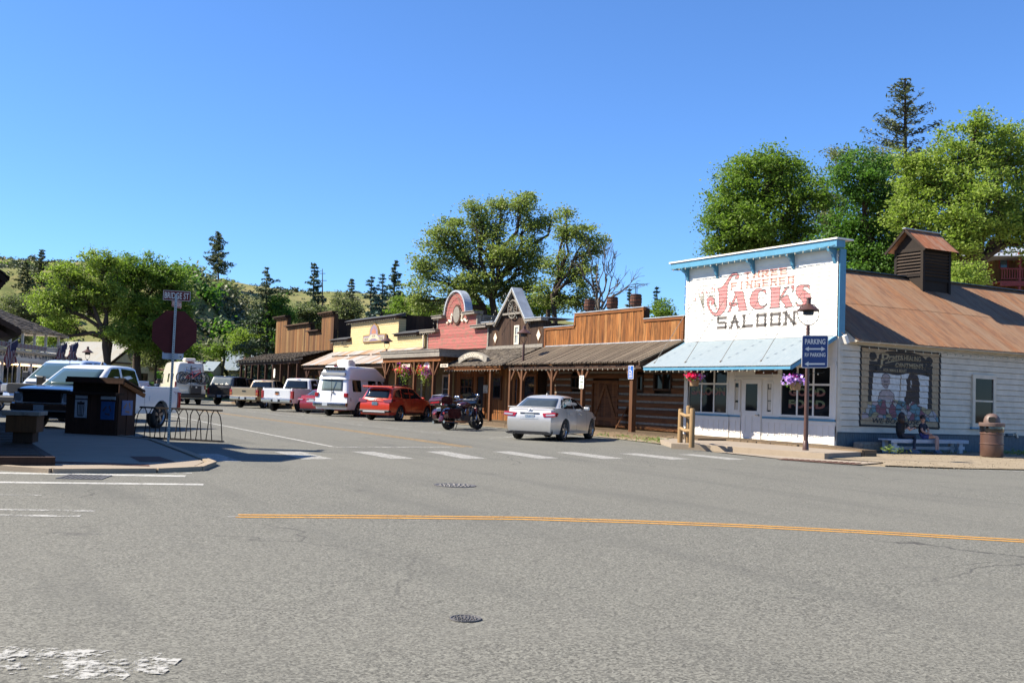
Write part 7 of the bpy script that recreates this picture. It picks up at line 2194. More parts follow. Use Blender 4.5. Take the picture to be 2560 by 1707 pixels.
vs = [BN.p(u, z, o) for u in (0, Lb - .001) for z, o in ((0, 0), (1.02, 0), (1.02, -.2), (1.36, -.2), (1.1, -.70), (0, -.70))]
mb.add(vs, [(5, 4, 3, 2, 1, 0), (6, 7, 8, 9, 10, 11), (0, 1, 7, 6), (1, 2, 8, 7), (2, 3, 9, 8), (3, 4, 10, 9), (4, 5, 11, 10)])
mb.build('core', M['dark'], bs)
mb = MB()
BN.box(mb, -.12, Lb + .03, 1.025, 1.085, -.21, .14); mb.build('lid_shelf', M['dark'], bs)
mb = MB()
for k in range(9):
 q0, q1 = k / 9, (k + 1) / 9
 a, b = (1.42, -.04), (1.12, -.92)
 vs = [BN.p(u, lerp(a[0], b[0], q) + dz, lerp(a[1], b[1], q)) for dz in (0, .05) for u, q in ((-.08, q0), (Lb + .14, q0), (Lb + .14, q1 - .008), (-.08, q1 - .008))]
 mb.add(vs, BOXF)
mb.build('roof', M['dark'], bs)
mb = MB(); BN.box(mb, -.08, Lb + .14, 1.32, 1.415, -.04, .0); mb.build('fascia', M['postdk'], bs)
mb = MB(); mb.beam(SD.p(.04, 1.33, .10), SD.p(.93, 1.03, .10), .06, .10); mb.build('bargeboard', M['cedar_h'], bs)
M['signblue'] = plain('blue_sign', (.03, .13, .36), .45); M['signwhite'] = plain('white_sign', (.60, .64, .70), .45)
def recycle(W, u, z, r, mat, par, o):
 mb = MB()
 for k in range(3):
  a0 = R(90 + 120 * k + 18); a1 = R(90 + 120 * k + 84)
  p = [(u + r * math.cos(a0), z + r * math.sin(a0)), (u + r * math.cos(a1), z + r * math.sin(a1))]
  flat(mb, W, line_tris(p, r * .36, False), o)
  t = Vector((p[1][0] - p[0][0], p[1][1] - p[0][1])).normalized(); m_ = Vector((-t.y, t.x)); e_ = Vector(p[1])
  flat(mb, W, [[tuple(e_ + m_ * r * .36), tuple(e_ + t * r * .42), tuple(e_ - m_ * r * .36)]], o)
 mb.build('symbol', mat, par, fix=False)
for u0, u1, z0, z1, mat, kind in ((.30, .66, .42, .88, 'signwhite', 't'), (1.10, 1.50, .40, .86, 'signblue', 'r'), (.30, .66, .91, .99, 'signwhite', ''), (1.08, 1.52, .91, .99, 'signwhite', '')):
 mb = MB(); BN.box(mb, u0, u1, z0, z1, .03, .05); s_ = mb.build('sign_plate', M[mat], bs)
 um, zm = (u0 + u1) / 2, (z0 + z1) / 2
 if kind == 'r': recycle(BN, um, zm, .11, plain('brown_symbol', (.10, .06, .06), .5), s_, .052)
 if kind == 't':
  mb = MB()
  flat(mb, BN, line_tris([(um - .12, z1 - .08), (um + .12, z1 - .08)], .035, False), .052); flat(mb, BN, line_tris([(um, z1 - .06), (um, z1 - .035)], .05, False), .052)
  flat(mb, BN, line_tris([(um - .10, z1 - .11), (um + .10, z1 - .11), (um + .085, z0 + .05), (um - .085, z0 + .05)], .025), .052)
  for k in (-1, 0, 1): flat(mb, BN, line_tris([(um + k * .045, z1 - .13), (um + k * .04, z0 + .06)], .022, False), .052)
  mb.build('symbol', M['ink'], s_, fix=False)
mb = MB(); SD.box(mb, .12, .54, .52, .90, .03, .05); s_ = mb.build('sign_plate', M['signblue'], bs); recycle(SD, .33, .71, .12, plain('tan_symbol', (.20, .12, .07), .5), s_, .052)
bc = thing('block_bench', 'small dark timber bench end standing on the plank platform at left', 'bench', (1.78, 22.5, .2))
bw = Wall((1.78, 22.5, .2), (.96, -.28, 0), (-.28, -.96, 0))
mb = MB(); bw.box(mb, -.32, .34, .52, .60, -.5, .30); mb.build('seat', M['grey'], bc, bevel=.012)
mb = MB(); bw.box(mb, -.26, .29, .20, .515, -.44, .24); mb.build('apron', M['brown'], bc, bevel=.01)
mb = MB(); bw.box(mb, -.14, .22, 0, .20, -.36, .16); mb.build('leg', M['dark'], bc, bevel=.01)
a, b = gp(346, 1095, 0), gp(552, 1106, 0)
rk = thing('bike_rack', 'rusty black iron bicycle rack with rows of tall arched hoops', 'bike rack', (a + b) / 2)
dv = (b - a); LL = dv.length; dv.normalize(); nv_ = Vector((-dv.y, dv.x, 0))
mb = MB()
mb.beam(a + Vector((0, 0, .80)), b + Vector((0, 0, .80)), .045, .045); mb.build('top_bar', M['iron'], rk)
mb = MB()
for s_ in (-1, 1): mb.beam(a + nv_ * s_ * .13 + Vector((0, 0, .03)), b + nv_ * s_ * .13 + Vector((0, 0, .03)), .03, .03)
for q in (a, b): mb.beam(q - nv_ * .13 + Vector((0, 0, .03)), q + nv_ * .13 + Vector((0, 0, .03)), .03, .03)
mb.build('base_rails', M['iron'], rk)
n = 8
for k in range(n):
 c = a + dv * LL * (k + .35) / n; s_ = 1 if k % 2 else -1
 path = []
 for j, (q, z) in enumerate(((-.5, .03), (-.5, .25), (-.5, .5), (-.42, .66), (-.2, .77), (0, .80), (.2, .77), (.42, .66), (.5, .5), (.5, .25), (.5, .03))):
  off = s_ * .13 * (1 - min(1, z / .80))
  path.append(c + dv * q * LL / n * .98 + nv_ * off + Vector((0, 0, z)))
 MB().tube(path, .013, 6).build('hoop', M['iron'], rk, smooth='all')
base = gp(420, 1113, 0.03)
vd = (base - CAM); vd.z = 0; vd.normalize()
ru = Vector((vd.y, -vd.x, 0))
SB = Wall((base.x, base.y, 0), ru, -vd)
u, z = hit(SB, 440.5, 742); top = SB.p(u, z, 0)
lean = lambda z: (top - base).dot(ru) * (z - base.z) / (top.z - base.z)
ss_ = thing('stop_sign', 'back of a stop sign on a perforated steel pole at the corner', 'stop sign', base)
mb = MB(); mb.beam(base, top, .055, .055, up=vd)
p_ = mb.build('pole', M['steel'], ss_)
mb = MB()
for k in range(58):
 z = .2 + k * .055
 if z > 3.25: break
 q = base.lerp(top, z / (top.z - base.z)); mb.prism([(.011 * math.cos(j * 1.047), .011 * math.sin(j * 1.047)) for j in range(6)], lambda x, y, t: q + ru * x + Vector((0, 0, y)) - vd * t, .0275, .029)
mb.build('holes', M['under'], p_)
u, z = hit(SB, 436.5, 830)
oc_ = [(u + .525 * math.cos(R(22.5 + 45 * k)), z + .525 * math.sin(R(22.5 + 45 * k))) for k in range(8)]
mb = MB(); mb.prism(oc_, lambda x, y, t: SB.p(x, y, t), -.045, -.03); mb.build('octagon', plain('sign_back_brown', (.15, .034, .032), .75, spec=.15), ss_)
mb = MB()
for k in range(2): mb.lathe([(.018, -.0), (.018, .012)], SB.p(u + lean(z) * 0, z + (.3 if k else -.3), .03), 8)
mb.build('bolt', M['steel'], ss_)
u0, z0 = hit(SB, 405, 897); u1, z1 = hit(SB, 459, 881)
mb = MB(); mb.prism(rounded([(u0, z0), (u1, z0), (u1, z1), (u0, z1)], .03), lambda x, y, t: SB.p(x, y, t), -.045, -.033); s_ = mb.build('supplement_plate', M['signwhite'], ss_)
mb = MB(); mb.prism([(u1 - .12, z0 + .01), (u1 - .02, z0 + .01), (u1 - .02, z0 + .13), (u1 - .12, z0 + .13)], lambda x, y, t: SB.p(x, y, t), -.033, -.030); mb.build('sticker', M['white'], s_)
letters('14', SB, u1 - .10, u1 - .04, z0 + .03, z0 + .10, M['ink'], s_, o=-.028)
u0, z0 = hit(SB, 407, 750); u1, z1 = hit(SB, 477, 729)
M['signbrown'] = plain('brown_street_sign', (.22, .040, .034), .6, spec=.2)
mb = MB(); mb.prism([(u0, z0), (u1, z0), (u1, z1), (u0, z1)], lambda x, y, t: SB.p(x, y, t), .0, .008); s_ = mb.build('street_name_sign', M['signbrown'], ss_)
mb = flat(MB(), SB, line_tris([(u0 + .008, z0 + .008), (u1 - .008, z0 + .008), (u1 - .008, z1 - .008), (u0 + .008, z1 - .008)], .008), .010); mb.build('border', M['white'], s_, fix=False)
letters('BRIDGE ST', SB, u0 + .035, u1 - .035, z0 + .045, z1 - .045, M['white'], s_, o=.011, bold=.01)
S2 = Wall(pt(441, 770, 24.9), (ru * .33 + vd * .94), (ru * .94 - vd * .33)); S2.o.z = 0
zb_ = pt(441, 769, 24.9).z
mb = MB(); mb.prism([(-.33, zb_), (.33, zb_), (.33, zb_ + .17), (-.33, zb_ + .17)], lambda x, y, t: S2.p(x, y, t), -.004, .004); s_ = mb.build('street_name_sign', plain('red_brown_street_sign', (.34, .10, .085), .4), ss_)
letters('RIVERSIDE AVE', S2, -.30, .30, zb_ + .04, zb_ + .13, M['white'], s_, o=.008, bold=.01)
mb = MB(); mb.beam(top - Vector((0, 0, .05)), top + Vector((0, 0, .07)), .05, .04); mb.build('bracket', M['steel'], ss_)
# -- the cantina with the balcony
du = ROT @ Vector(((1000 - 1280) / FPX, -(974 - 853.5) / FPX, -1)); du.z = 0; du.normalize()
P0 = pt(60, hz(60), 78)
CWL = Wall((P0.x, P0.y, 0), du, (du.y, -du.x, 0))
cn = thing('cantina', 'white two storey cantina with shake roofed balcony and painted sign band', 'restaurant', P0)
H = lambda x, y: hit(CWL, x * .17857, 660 + y * .17857)
u_r = H(1090, 1310)[0]; u_l = H(-400, 1200)[0]; ub = H(775, 1100)[0]
zf = H(300, 1250)[1]; ze = H(275, 930)[1]; zs0 = H(300, 1350)[1]
mb = MB(); CWL.box(mb, u_l, u_r, 0, zf - .02, -6, 0); CWL.box(mb, u_l, H(200, 900)[0], zf, ze, -6, -2.2); mb.build('wall', M['white'], cn)
mb = MB(); CWL.box(mb, u_l, u_r + .3, zf - .01, zf + .12, -.3, .25); CWL.box(mb, u_l, u_r, zs0 - .1, zs0, 0, .06); mb.build('cornice', M['white_old'], cn)
tr = fit(text_tris('M E X I C A N   G R I L L   &   C A N T I N A', .02), H(-60, 1290)[0], H(790, 1300)[0], zs0 + .22, zs0 + .72)
flat(MB(), CWL, tr, .03).build('lettering', plain('blue_grey_letters', (.05, .09, .16), .6), cn, fix=False)
tr = fit(text_tris('EXPLORATIONS', .03), H(850, 1330)[0], H(1070, 1335)[0], zs0 + .22, zs0 + .45)
flat(MB(), CWL, tr, .03).build('lettering', plain('brown_letters', (.16, .06, .05), .6), cn, fix=False)
mb = MB(); CWL.box(mb, u_l, ub + .1, zf + .1, zf + .22, -2.2, .35); mb.build('balcony_floor', M['white_old'], cn)
zr = H(300, 1120)[1]
mb = MB(); CWL.box(mb, u_l, ub, zr - .06, zr, .22, .32); CWL.box(mb, u_l, ub, zf + .28, zf + .34, .24, .30)
u = u_l
while u < ub: CWL.box(mb, u, u + .05, zf + .34, zr - .06, .25, .29); u += .17
mb.build('balustrade', M['white'], cn)
for x in (265, 435, 595, 775, 90, -90): mb = MB(); uu = H(x, 1000)[0]; CWL.box(mb, uu - .08, uu + .08, zf + .2, ze, .18, .34); mb.build('post', M['white'], cn)
mb = MB(); CWL.box(mb, H(-100, 1150)[0], H(590, 1150)[0], zf + .36, zr - .02, .34, .37); bn_ = mb.build('banner', plain('pale_banner', (.42, .36, .34), .7), cn)
mb = MB()
for k in range(13):
 uu = lerp(H(-60, 1150)[0], H(560, 1150)[0], k / 12); zz = (zf + .36 + zr) / 2
 flat(mb, CWL, line_tris([(uu + .13 * math.cos(a_), zz + .13 * math.sin(a_)) for a_ in [6.283 * j / (4 + k % 4) for j in range(4 + k % 4)]], .07), .375)
mb.build('motif', plain('faded_red_motif', (.36, .12, .11), .7), bn_, fix=False)
mb = MB(); shakes(mb, CWL, u_l, ub + .8, (ze + 2.6, -5.2), (ze + .05, .75), 16, .4, rng, .05)
uu0, uu1 = ub + .9, ub - 4.6
mb2 = MB()
keep = MB()
for f_, m_ in zip(mb.f, mb.m): pass
for i in range(0, len(mb.v), 8):
 c = sum((Vector(v) for v in mb.v[i:i + 8]), Vector()) / 8
 uq = (c - CWL.o).dot(CWL.u); q = (c.z - ze) / 2.6
 if uq < lerp(uu0, uu1, q): keep.add(mb.v[i:i + 8], BOXF)
keep.build('roof', M['shake'], cn)
mb = MB(); a, b, c, d_ = CWL.p(u_l, ze, .7), CWL.p(ub + .85, ze, .7), CWL.p(uu1, ze + 2.5, -5.2), CWL.p(u_l, ze + 2.5, -5.2)
mb.add([a, b, c, d_, CWL.p(ub + .85, ze, -9), CWL.p(u_l, ze - .1, -9)], [(0, 1, 2, 3), (1, 4, 2), (2, 4, 5, 3), (0, 5, 4, 1)])
mb.beam(CWL.p(u_l, ze - .02, .72), CWL.p(ub + .9, ze - .02, .72), .08, .14); mb.build('roof_deck', M['white_old'], cn)
M['warm'] = NT('lit_bulb').m
_b = M['warm'].node_tree.nodes['Principled BSDF']; _b.inputs['Emission Color'].default_value = (1, .62, .25, 1); _b.inputs['Emission Strength'].default_value = 2.5
for x0, x1 in ((-190, -20), (25, 235), (265, 390), (430, 560)):
 w_ = window(CWL, H(x0, 1400)[0], H(x1, 1400)[0], 1.0, zs0 - .15, 3, 1, cn, M['white'], fw=.12, o1=.1, og=.05)
 mb = MB(); n = 7
 for k in range(n): mb.ell(CWL.p(lerp(H(x0, 1400)[0], H(x1, 1400)[0], (k + .5) / n), zs0 - .32, .14), (.06, .06, .07), 6, 4)
 mb.build('bulbs', M['warm'], w_)
def m_flag():
 t = NT('striped_flag_cloth')
 tc = t.n('ShaderNodeTexCoord'); sp = t.n('ShaderNodeSeparateXYZ'); t.l(tc.outputs['UV'], sp.inputs[0])
 w_ = t.n('ShaderNodeMath', operation='MULTIPLY'); t.l(sp.outputs[1], w_.inputs[0]); w_.inputs[1].default_value = 6.5
 fr = t.n('ShaderNodeMath', operation='FRACT'); t.l(w_.outputs[0], fr.inputs[0])
 gt = t.n('ShaderNodeMath', operation='GREATER_THAN'); t.l(fr.outputs[0], gt.inputs[0]); gt.inputs[1].default_value = .5
 c = t.mix(gt.outputs[0], (.24, .045, .06), (.50, .44, .46))
 a_ = t.n('ShaderNodeMath', operation='LESS_THAN'); t.l(sp.outputs[0], a_.inputs[0]); a_.inputs[1].default_value = .4
 b_ = t.n('ShaderNodeMath', operation='GREATER_THAN'); t.l(sp.outputs[1], b_.inputs[0]); b_.inputs[1].default_value = .46
 m_ = t.n('ShaderNodeMath', operation='MULTIPLY'); t.l(a_.outputs[0], m_.inputs[0]); t.l(b_.outputs[0], m_.inputs[1])
 t.col(t.mix(m_.outputs[0], c, (.035, .04, .12))); t.set(Roughness=.8)
 return t.m
M['flag'] = m_flag()
for i, (x, y, lab) in enumerate(((715, 1130, 'striped flag hanging from the balcony corner post'), (880, 1120, 'second striped flag on a pole beyond the balcony corner'), (-15, 1090, 'striped flag at the extreme left of the balcony'))):
 uu, zz = H(x, y)
 t = thing('flag', lab, 'flag', CWL.p(uu, zz - 1.6, .5), 0, 'striped flags on the cantina')
 mb = MB(); mb.tube([CWL.p(uu, zz - .5, .2), CWL.p(uu + .45, zz + .35, 1.2)], .02, 5); mb.build('flagpole', M['white'], t)
 me = MB(); vs = []; uvs = []
 for j in range(9):
  for k in range(7):
   p = CWL.p(uu + .1 + .40 * k / 6 + .10 * math.sin(j * .9 + k), zz + .3 * (k / 6) - .1 - 1.75 * j / 8 * (1 - .1 * k / 6), .45 + .55 * k / 6 + .08 * math.sin(k * 2.2 + j))
   vs.append(p); uvs.append((j / 8, k / 6))
 fs = [(j * 7 + k, j * 7 + k + 1, (j + 1) * 7 + k + 1, (j + 1) * 7 + k) for j in range(8) for k in range(6)]
 me.add(vs, fs); o = me.build('cloth', M['flag'], t, smooth='all', fix=False)
 uv = o.data.uv_layers.new(name='uv')
 for li, lp in enumerate(o.data.loops): uv.data[li].uv = uvs[lp.vertex_index]
def house(name, label, depth, L, ridge, eaveL, eaveR, wallmat, roofmat, yaw, half, over=.35, wall_z=None, cat='house'):
 """gabled house: ridge end pixels (left, right); half = horizontal run from ridge to eave"""
 r0 = pt(*ridge[0], depth); r1 = pt(*ridge[1], depth - L)
 zr = (r0.z + r1.z) / 2; e = r1 - r0; e.z = 0; LL = e.length; e.normalize()
 n = Vector((e.y, -e.x, 0))
 W = Wall((r0.x, r0.y, 0), e, n)
 t = thing(name, label, cat, r0.lerp(r1, .5) * 1.0); t.location.z = 0
 ze = eaveL
 mb = MB()
 for s_ in (1, -1):
  k = int(LL / .9)
  for i in range(k): sheet(mb, W, LL * i / k - (over if i == 0 else 0), LL * (i + 1) / k + (over if i == k - 1 else 0.02), (zr + rng.uniform(0, .02), 0), (ze, s_ * half), .014, .16)
 mb.build('roof', roofmat, t, smooth='all', fix=False)
 mb = MB()
 vs = [W.p(u, z, o) for u in (0.05, LL - .05) for z, o in ((0, half - .5), (ze + .12, half - .5), (zr - .12, 0), (ze + .12, -half + .5), (0, -half + .5))]
 mb.add(vs, [(0, 1, 2, 3, 4), (9, 8, 7, 6, 5), (0, 5, 6, 1), (1, 6, 7, 2), (2, 7, 8, 3), (3, 8, 9, 4)]); mb.build('wall', wallmat, t)
 return t, W, LL, zr, ze
t, W, LL, zr, ze = house('tin_roof_house', 'pale house with streaked tin roof and round emblem in its gable', 126, 7, ((140, 851), (338, 858)), 3.5, 0, M['white_old'], M['tin'], 0, 3.4)
mb = MB()
for s_ in (1, -1): mb.beam(W.p(LL + .34, zr - .02, 0), W.p(LL + .34, ze - .1, s_ * 3.5), .10, .30)
mb.build('bargeboard', M['dark'], t)
GW = Wall(W.p(LL - .05, 0, 0), (-W.n.x, -W.n.y, 0), (W.u.x, W.u.y, 0))
mb = MB(); GW.box(mb, -3.2, 3.2, ze + .0, ze + .18, 0, .12); mb.build('gable_band', plain('brown_band', (.14, .06, .05), .6), t)
mb = MB(); mb.prism([(.85 * math.cos(a_), ze + 1.2 + .85 * math.sin(a_)) for a_ in [6.283 * k / 20 for k in range(20)]], lambda a, b, q: GW.p(a, b, q), .02, .08); o = mb.build('emblem', M['grey'], t)
mb = MB(); mb.prism([(-.2, ze + .9), (.2, ze + .9), (.2, ze + 1.5), (-.2, ze + 1.5)], lambda a, b, q: GW.p(a, b, q), .08, .1); mb.build('panel', plain('dark_red_panel', (.16, .03, .03), .6), o)
mb = MB(); GW.box(mb, -2.5, 2.0, 0, 2.6, .02, .06); mb.build('shop_front', M['glass'], t)
q0 = pt(352, 909, 122); q1 = pt(392, 925, 120)
t = thing('small_porch', 'low white porch with a rust red sheet roof beside the tin roofed house', 'porch', (q0.x, q0.y, 0))
W = Wall((q0.x, q0.y, 0), rt_, Vector((rt_.y, -rt_.x, 0)))
Lp = (q1 - q0).dot(rt_)
mb = MB(); mb.prism([(-.6, q0.z + .15), (Lp, q1.z), (Lp, q1.z - .12), (-.6, q1.z - .12)], lambda a, b, z: W.p(a, b, z), -1, 1.2); mb.build('roof', plain('rust_red_sheet', (.40, .16, .09), .6, var=.25), t)
mb = MB(); W.box(mb, 0, Lp - .9, 0, q1.z - .12, -1, .2); mb.build('wall', M['white_old'], t)
for u in (.1, Lp - .15): mb = MB(); W.box(mb, u, u + .14, 0, q1.z - .12, 1.0, 1.14); mb.build('post', M['white'], t)
t, W, LL, zr, ze = house('blue_tin_house', 'low cream house with pale blue tin roof and brick chimney', 128, -3, ((556, 879), (700, 880)), 3.35, 0, plain('cream_wall', (.62, .55, .36), .7), M['bluetin'], 0, 4.6)
mb = MB(); c = pt(619, 878, 126); mb.box(c.x - .35, c.x + .35, c.y - .35, c.y + .35, c.z - 1.2, c.z + .55); mb.box(c.x - .42, c.x + .42, c.y - .42, c.y + .42, c.z + .55, c.z + .68); mb.build('chimney', plain('brick_chimney', (.28, .13, .09), .8, var=.3), t)
for u in (LL * .2, LL * .5): window(W, u, u + 1.2, 1.2, 2.5, 2, 1, t, M['white'], o0=4.1, o1=4.2, og=4.14)
t, W, LL, zr, ze = house('tin_lean_to', 'smaller pale blue tin roofed wing left of the blue roofed house', 122, 0, ((478, 903), (545, 903)), 3.1, 0, plain('cream_wall', (.62, .55, .36), .7), M['bluetin'], 0, 3.0)
c = pt(2500, 690, 64)
rh = thing('red_balcony_house', 'brown hillside house with red balcony rail and grey sheet roof behind the trees', 'house', (c.x, c.y, 0))
W = Wall((c.x, c.y, 0), rt_, Vector((rt_.y, -rt_.x, 0)))
zq = lambda y: pt(2520, y, 64).z
mb = vboards(MB(), W, -.4, 9, 0, lambda u: zq(630), .25, rng, .03); W.box(mb, -.4, 9, 0, zq(632), -6, -.01); mb.build('wall', M['brown'], rh)
mb = MB(); vs = [W.p(u, z, o) for u in (-3.4, 10) for z, o in ((zq(652), 2.2), (zq(596), -4), (zq(650), -8))]; mb.add(vs, [(0, 1, 4, 3), (1, 2, 5, 4), (0, 3, 5, 2)]); mb.build('roof', M['flash'], rh)
M['redwood'] = plain('red_stain', (.34, .035, .03), .55)
mb = MB(); W.box(mb, -.6, 9, zq(722), zq(710), 1.35, 1.5); W.box(mb, -.6, 9, zq(712), zq(709), -.0, 1.35); mb.build('balcony_floor', M['redwood'], rh)
mb = MB(); W.box(mb, -.6, 9, zq(681), zq(678), 1.38, 1.46); W.box(mb, -.6, 9, zq(705), zq(703), 1.40, 1.44)
u = -.55
while u < 8: W.box(mb, u, u + .045, zq(704), zq(680), 1.40, 1.44); u += .15
mb.build('balustrade', M['redwood'], rh)
for u in (.45, 3.2, 6): mb = MB(); W.box(mb, u, u + .13, 0, zq(640), 1.3, 1.45); mb.build('post', M['redwood'], rh)
window(W, -.1, .45, zq(672), zq(645), 1, 1, rh, M['redwood'], M['cglass2'], fw=.05, o0=.03, o1=.1, og=.06)
# == mural on the saloon's side wall
HS, TBS, TTS, Z0S = 0.205, 0.05, 0.012, 0.62
def mp(pts):
 return [hit(S, 2100 + x * .20408, 840 + y * .20408) for x, y in pts]
mu = thing('wall_mural', 'dark bordered mural painted on the white side boards, advertising healing ointment', 'mural', (29, 25.15, .8))
cnv = lambda n, c, v=.25: plain(n, c, .75, var=v, vs=9)
def mural(name, polys, mat, lift):
 mb = MB()
 for p in polys: drape(mb, S, poly_tris(mp(p)), Z0S, HS, TBS, TTS, lift=lift, gap=.014)
 return mb.build(name, mat, mu, fix=False)
mural('background', [[(240, 118), (1228, 207), (1210, 1140), (222, 1098)]], cnv('mural_tan', (.52, .38, .22)), .003)
mural('border', [[(238, 116), (1230, 206), (1229, 224), (239, 138)], [(220, 1078), (1208, 1116), (1207, 1144), (219, 1102)], [(238, 116), (260, 118), (244, 1098), (220, 1098)], [(1206, 206), (1230, 207), (1210, 1144), (1186, 1140)]], cnv('mural_dark', (.030, .021, .015)), .007)
mural('bedstead', [[(348, 300), (440, 310), (445, 430), (400, 450), (372, 800), (332, 800)], [(1042, 350), (1125, 370), (1118, 480), (1116, 900), (1060, 890), (1085, 500), (1030, 470)],
     [(470, 225), (560, 190), (700, 178), (860, 195), (1000, 245), (1050, 300), (1030, 420), (1080, 500), (1000, 480), (940, 470), (840, 455), (700, 480), (560, 455), (400, 452), (440, 330)],
     [(395 + 46 * math.cos(a), 245 + 54 * math.sin(a)) for a in [.4488 * k for k in range(14)]], [(1082 + 44 * math.cos(a), 310 + 56 * math.sin(a)) for a in [.4488 * k for k in range(14)]]], cnv('mural_brown_black', (.038, .028, .020), .4), .006)
mural('pillow', [[(398, 452), (560, 452), (640, 478), (730, 480), (725, 800), (560, 830), (375, 800)], [(745, 452), (835, 458), (870, 520), (960, 470), (1080, 498), (1062, 890), (850, 850), (725, 800)]], cnv('mural_white', (.80, .78, .72)), .005)
mural('man', [[(490, 530), (510, 470), (545, 455), (585, 470), (605, 530), (600, 580), (575, 640), (530, 640), (500, 590)], [(450, 790), (470, 690), (520, 650), (590, 650), (640, 690), (662, 780), (560, 800)]], cnv('mural_pale_pink', (.47, .38, .35)), .008)
mb = MB()
for a, b, w_ in (((498, 545), (600, 545), .02), ((500, 515), (512, 475), .03), ((512, 475), (545, 458), .03), ((545, 458), (585, 472), .03), ((585, 472), (602, 520), .03), ((520, 560), (575, 560), .03), ((530, 600), (570, 600), .025), ((510, 590), (545, 640), .02), ((585, 595), (560, 640), .02), ((455, 780), (475, 695), .02), ((475, 695), (520, 655), .02), ((590, 655), (640, 695), .02), ((640, 695), (660, 775), .02), ((735, 490), (725, 600), .02), ((725, 600), (712, 790), .015)):
 drape(mb, S, line_tris(mp([a, b]), w_, False), Z0S, HS, TBS, TTS, lift=.011, gap=.014)
mb.build('line_work', cnv('mural_grey', (.12, .10, .10)), mu, fix=False)
mural('horse', [[(880, 440), (905, 470), (940, 480), (965, 570), (960, 840), (900, 830), (860, 800), (830, 860), (790, 850), (775, 780), (800, 700), (810, 600), (800, 540), (840, 470)]], cnv('mural_horse_brown', (.060, .035, .022), .5), .009)
mural('horse_blaze', [[(850, 545), (870, 540), (862, 640), (850, 620)]], cnv('mural_blaze', (.5, .48, .45)), .012)
def m_quilt():
 t = NT('mural_patchwork')
 v = t.coord((1, 1, 1))
 vo = t.n('ShaderNodeTexVoronoi'); vo.inputs['Scale'].default_value = 4.2; t.l(v, vo.inputs['Vector'])
 sp = t.n('ShaderNodeSeparateColor'); t.l(vo.outputs['Color'], sp.inputs[0])
 c = t.ramp(sp.outputs[0], [(.08, (.30, .11, .13)), (.25, (.50, .48, .44)), (.42, (.16, .30, .34)), (.56, (.46, .38, .20)), (.7, (.52, .42, .42)), (.85, (.14, .22, .20)), (.95, (.42, .40, .45))], 'CONSTANT')
 ve = t.n('ShaderNodeTexVoronoi', feature='DISTANCE_TO_EDGE'); ve.inputs['Scale'].default_value = 4.2; t.l(v, ve.inputs['Vector'])
 t.col(t.mix(t.fr(ve.outputs['Distance'], .02, .05), (.05, .04, .04), c)); t.set(Roughness=.75)
 return t.m
mural('quilt', [[(255, 1010), (262, 940), (320, 880), (335, 800), (440, 790), (480, 770), (560, 790), (620, 770), (780, 800), (840, 870), (870, 800), (960, 850), (1060, 890), (1140, 920), (1190, 1000), (1190, 1050), (700, 1030), (400, 985)]], m_quilt(), .010)
M['mtan'] = cnv('mural_lettering', (.46, .36, .20), .15)
def word(s, a, b, c, d_, mat, sh=0.0, lift=.013):
 """letters in the quadrilateral a (bottom left) b (bottom right) c (top right) d (top left)"""
 q = [Vector(p) for p in mp([a, b, c, d_])]
 tr = [[(lambda w0: (w0.x, w0.y))((q[0].lerp(q[1], x)).lerp(q[3].lerp(q[2], x), y)) for x, y in t] for t in fit(text_tris(s, .02), 0, 1, 0, 1, sh)]
 mb = drape(MB(), S, tr, Z0S, HS, TBS, TTS, lift=lift, gap=.014); mb.build('lettering', mat, mu, fix=False)
word('P', (475, 400), (580, 320), (590, 210), (495, 200), M['mtan'], .1); word('ratts', (575, 310), (755, 295), (755, 225), (590, 230), M['mtan'], .05)
word('HEALING', (770, 300), (975, 320), (980, 255), (775, 235), M['mtan']); word('OINTMENT', (660, 380), (1020, 410), (1005, 345), (665, 325), M['mtan']); word('FOR MAN & BEAST', (515, 435), (800, 450), (805, 410), (520, 395), M['mtan'])
mb = drape(MB(), S, line_tris(mp([(540, 330), (640, 310), (760, 290)]), .03, False), Z0S, HS, TBS, TTS, lift=.013, gap=.014); mb.build('underline', M['mtan'], mu, fix=False)
word('WE BOTH USE IT', (375, 1060), (1060, 1090), (1060, 1030), (380, 1000), M['ink'], 0, .014)
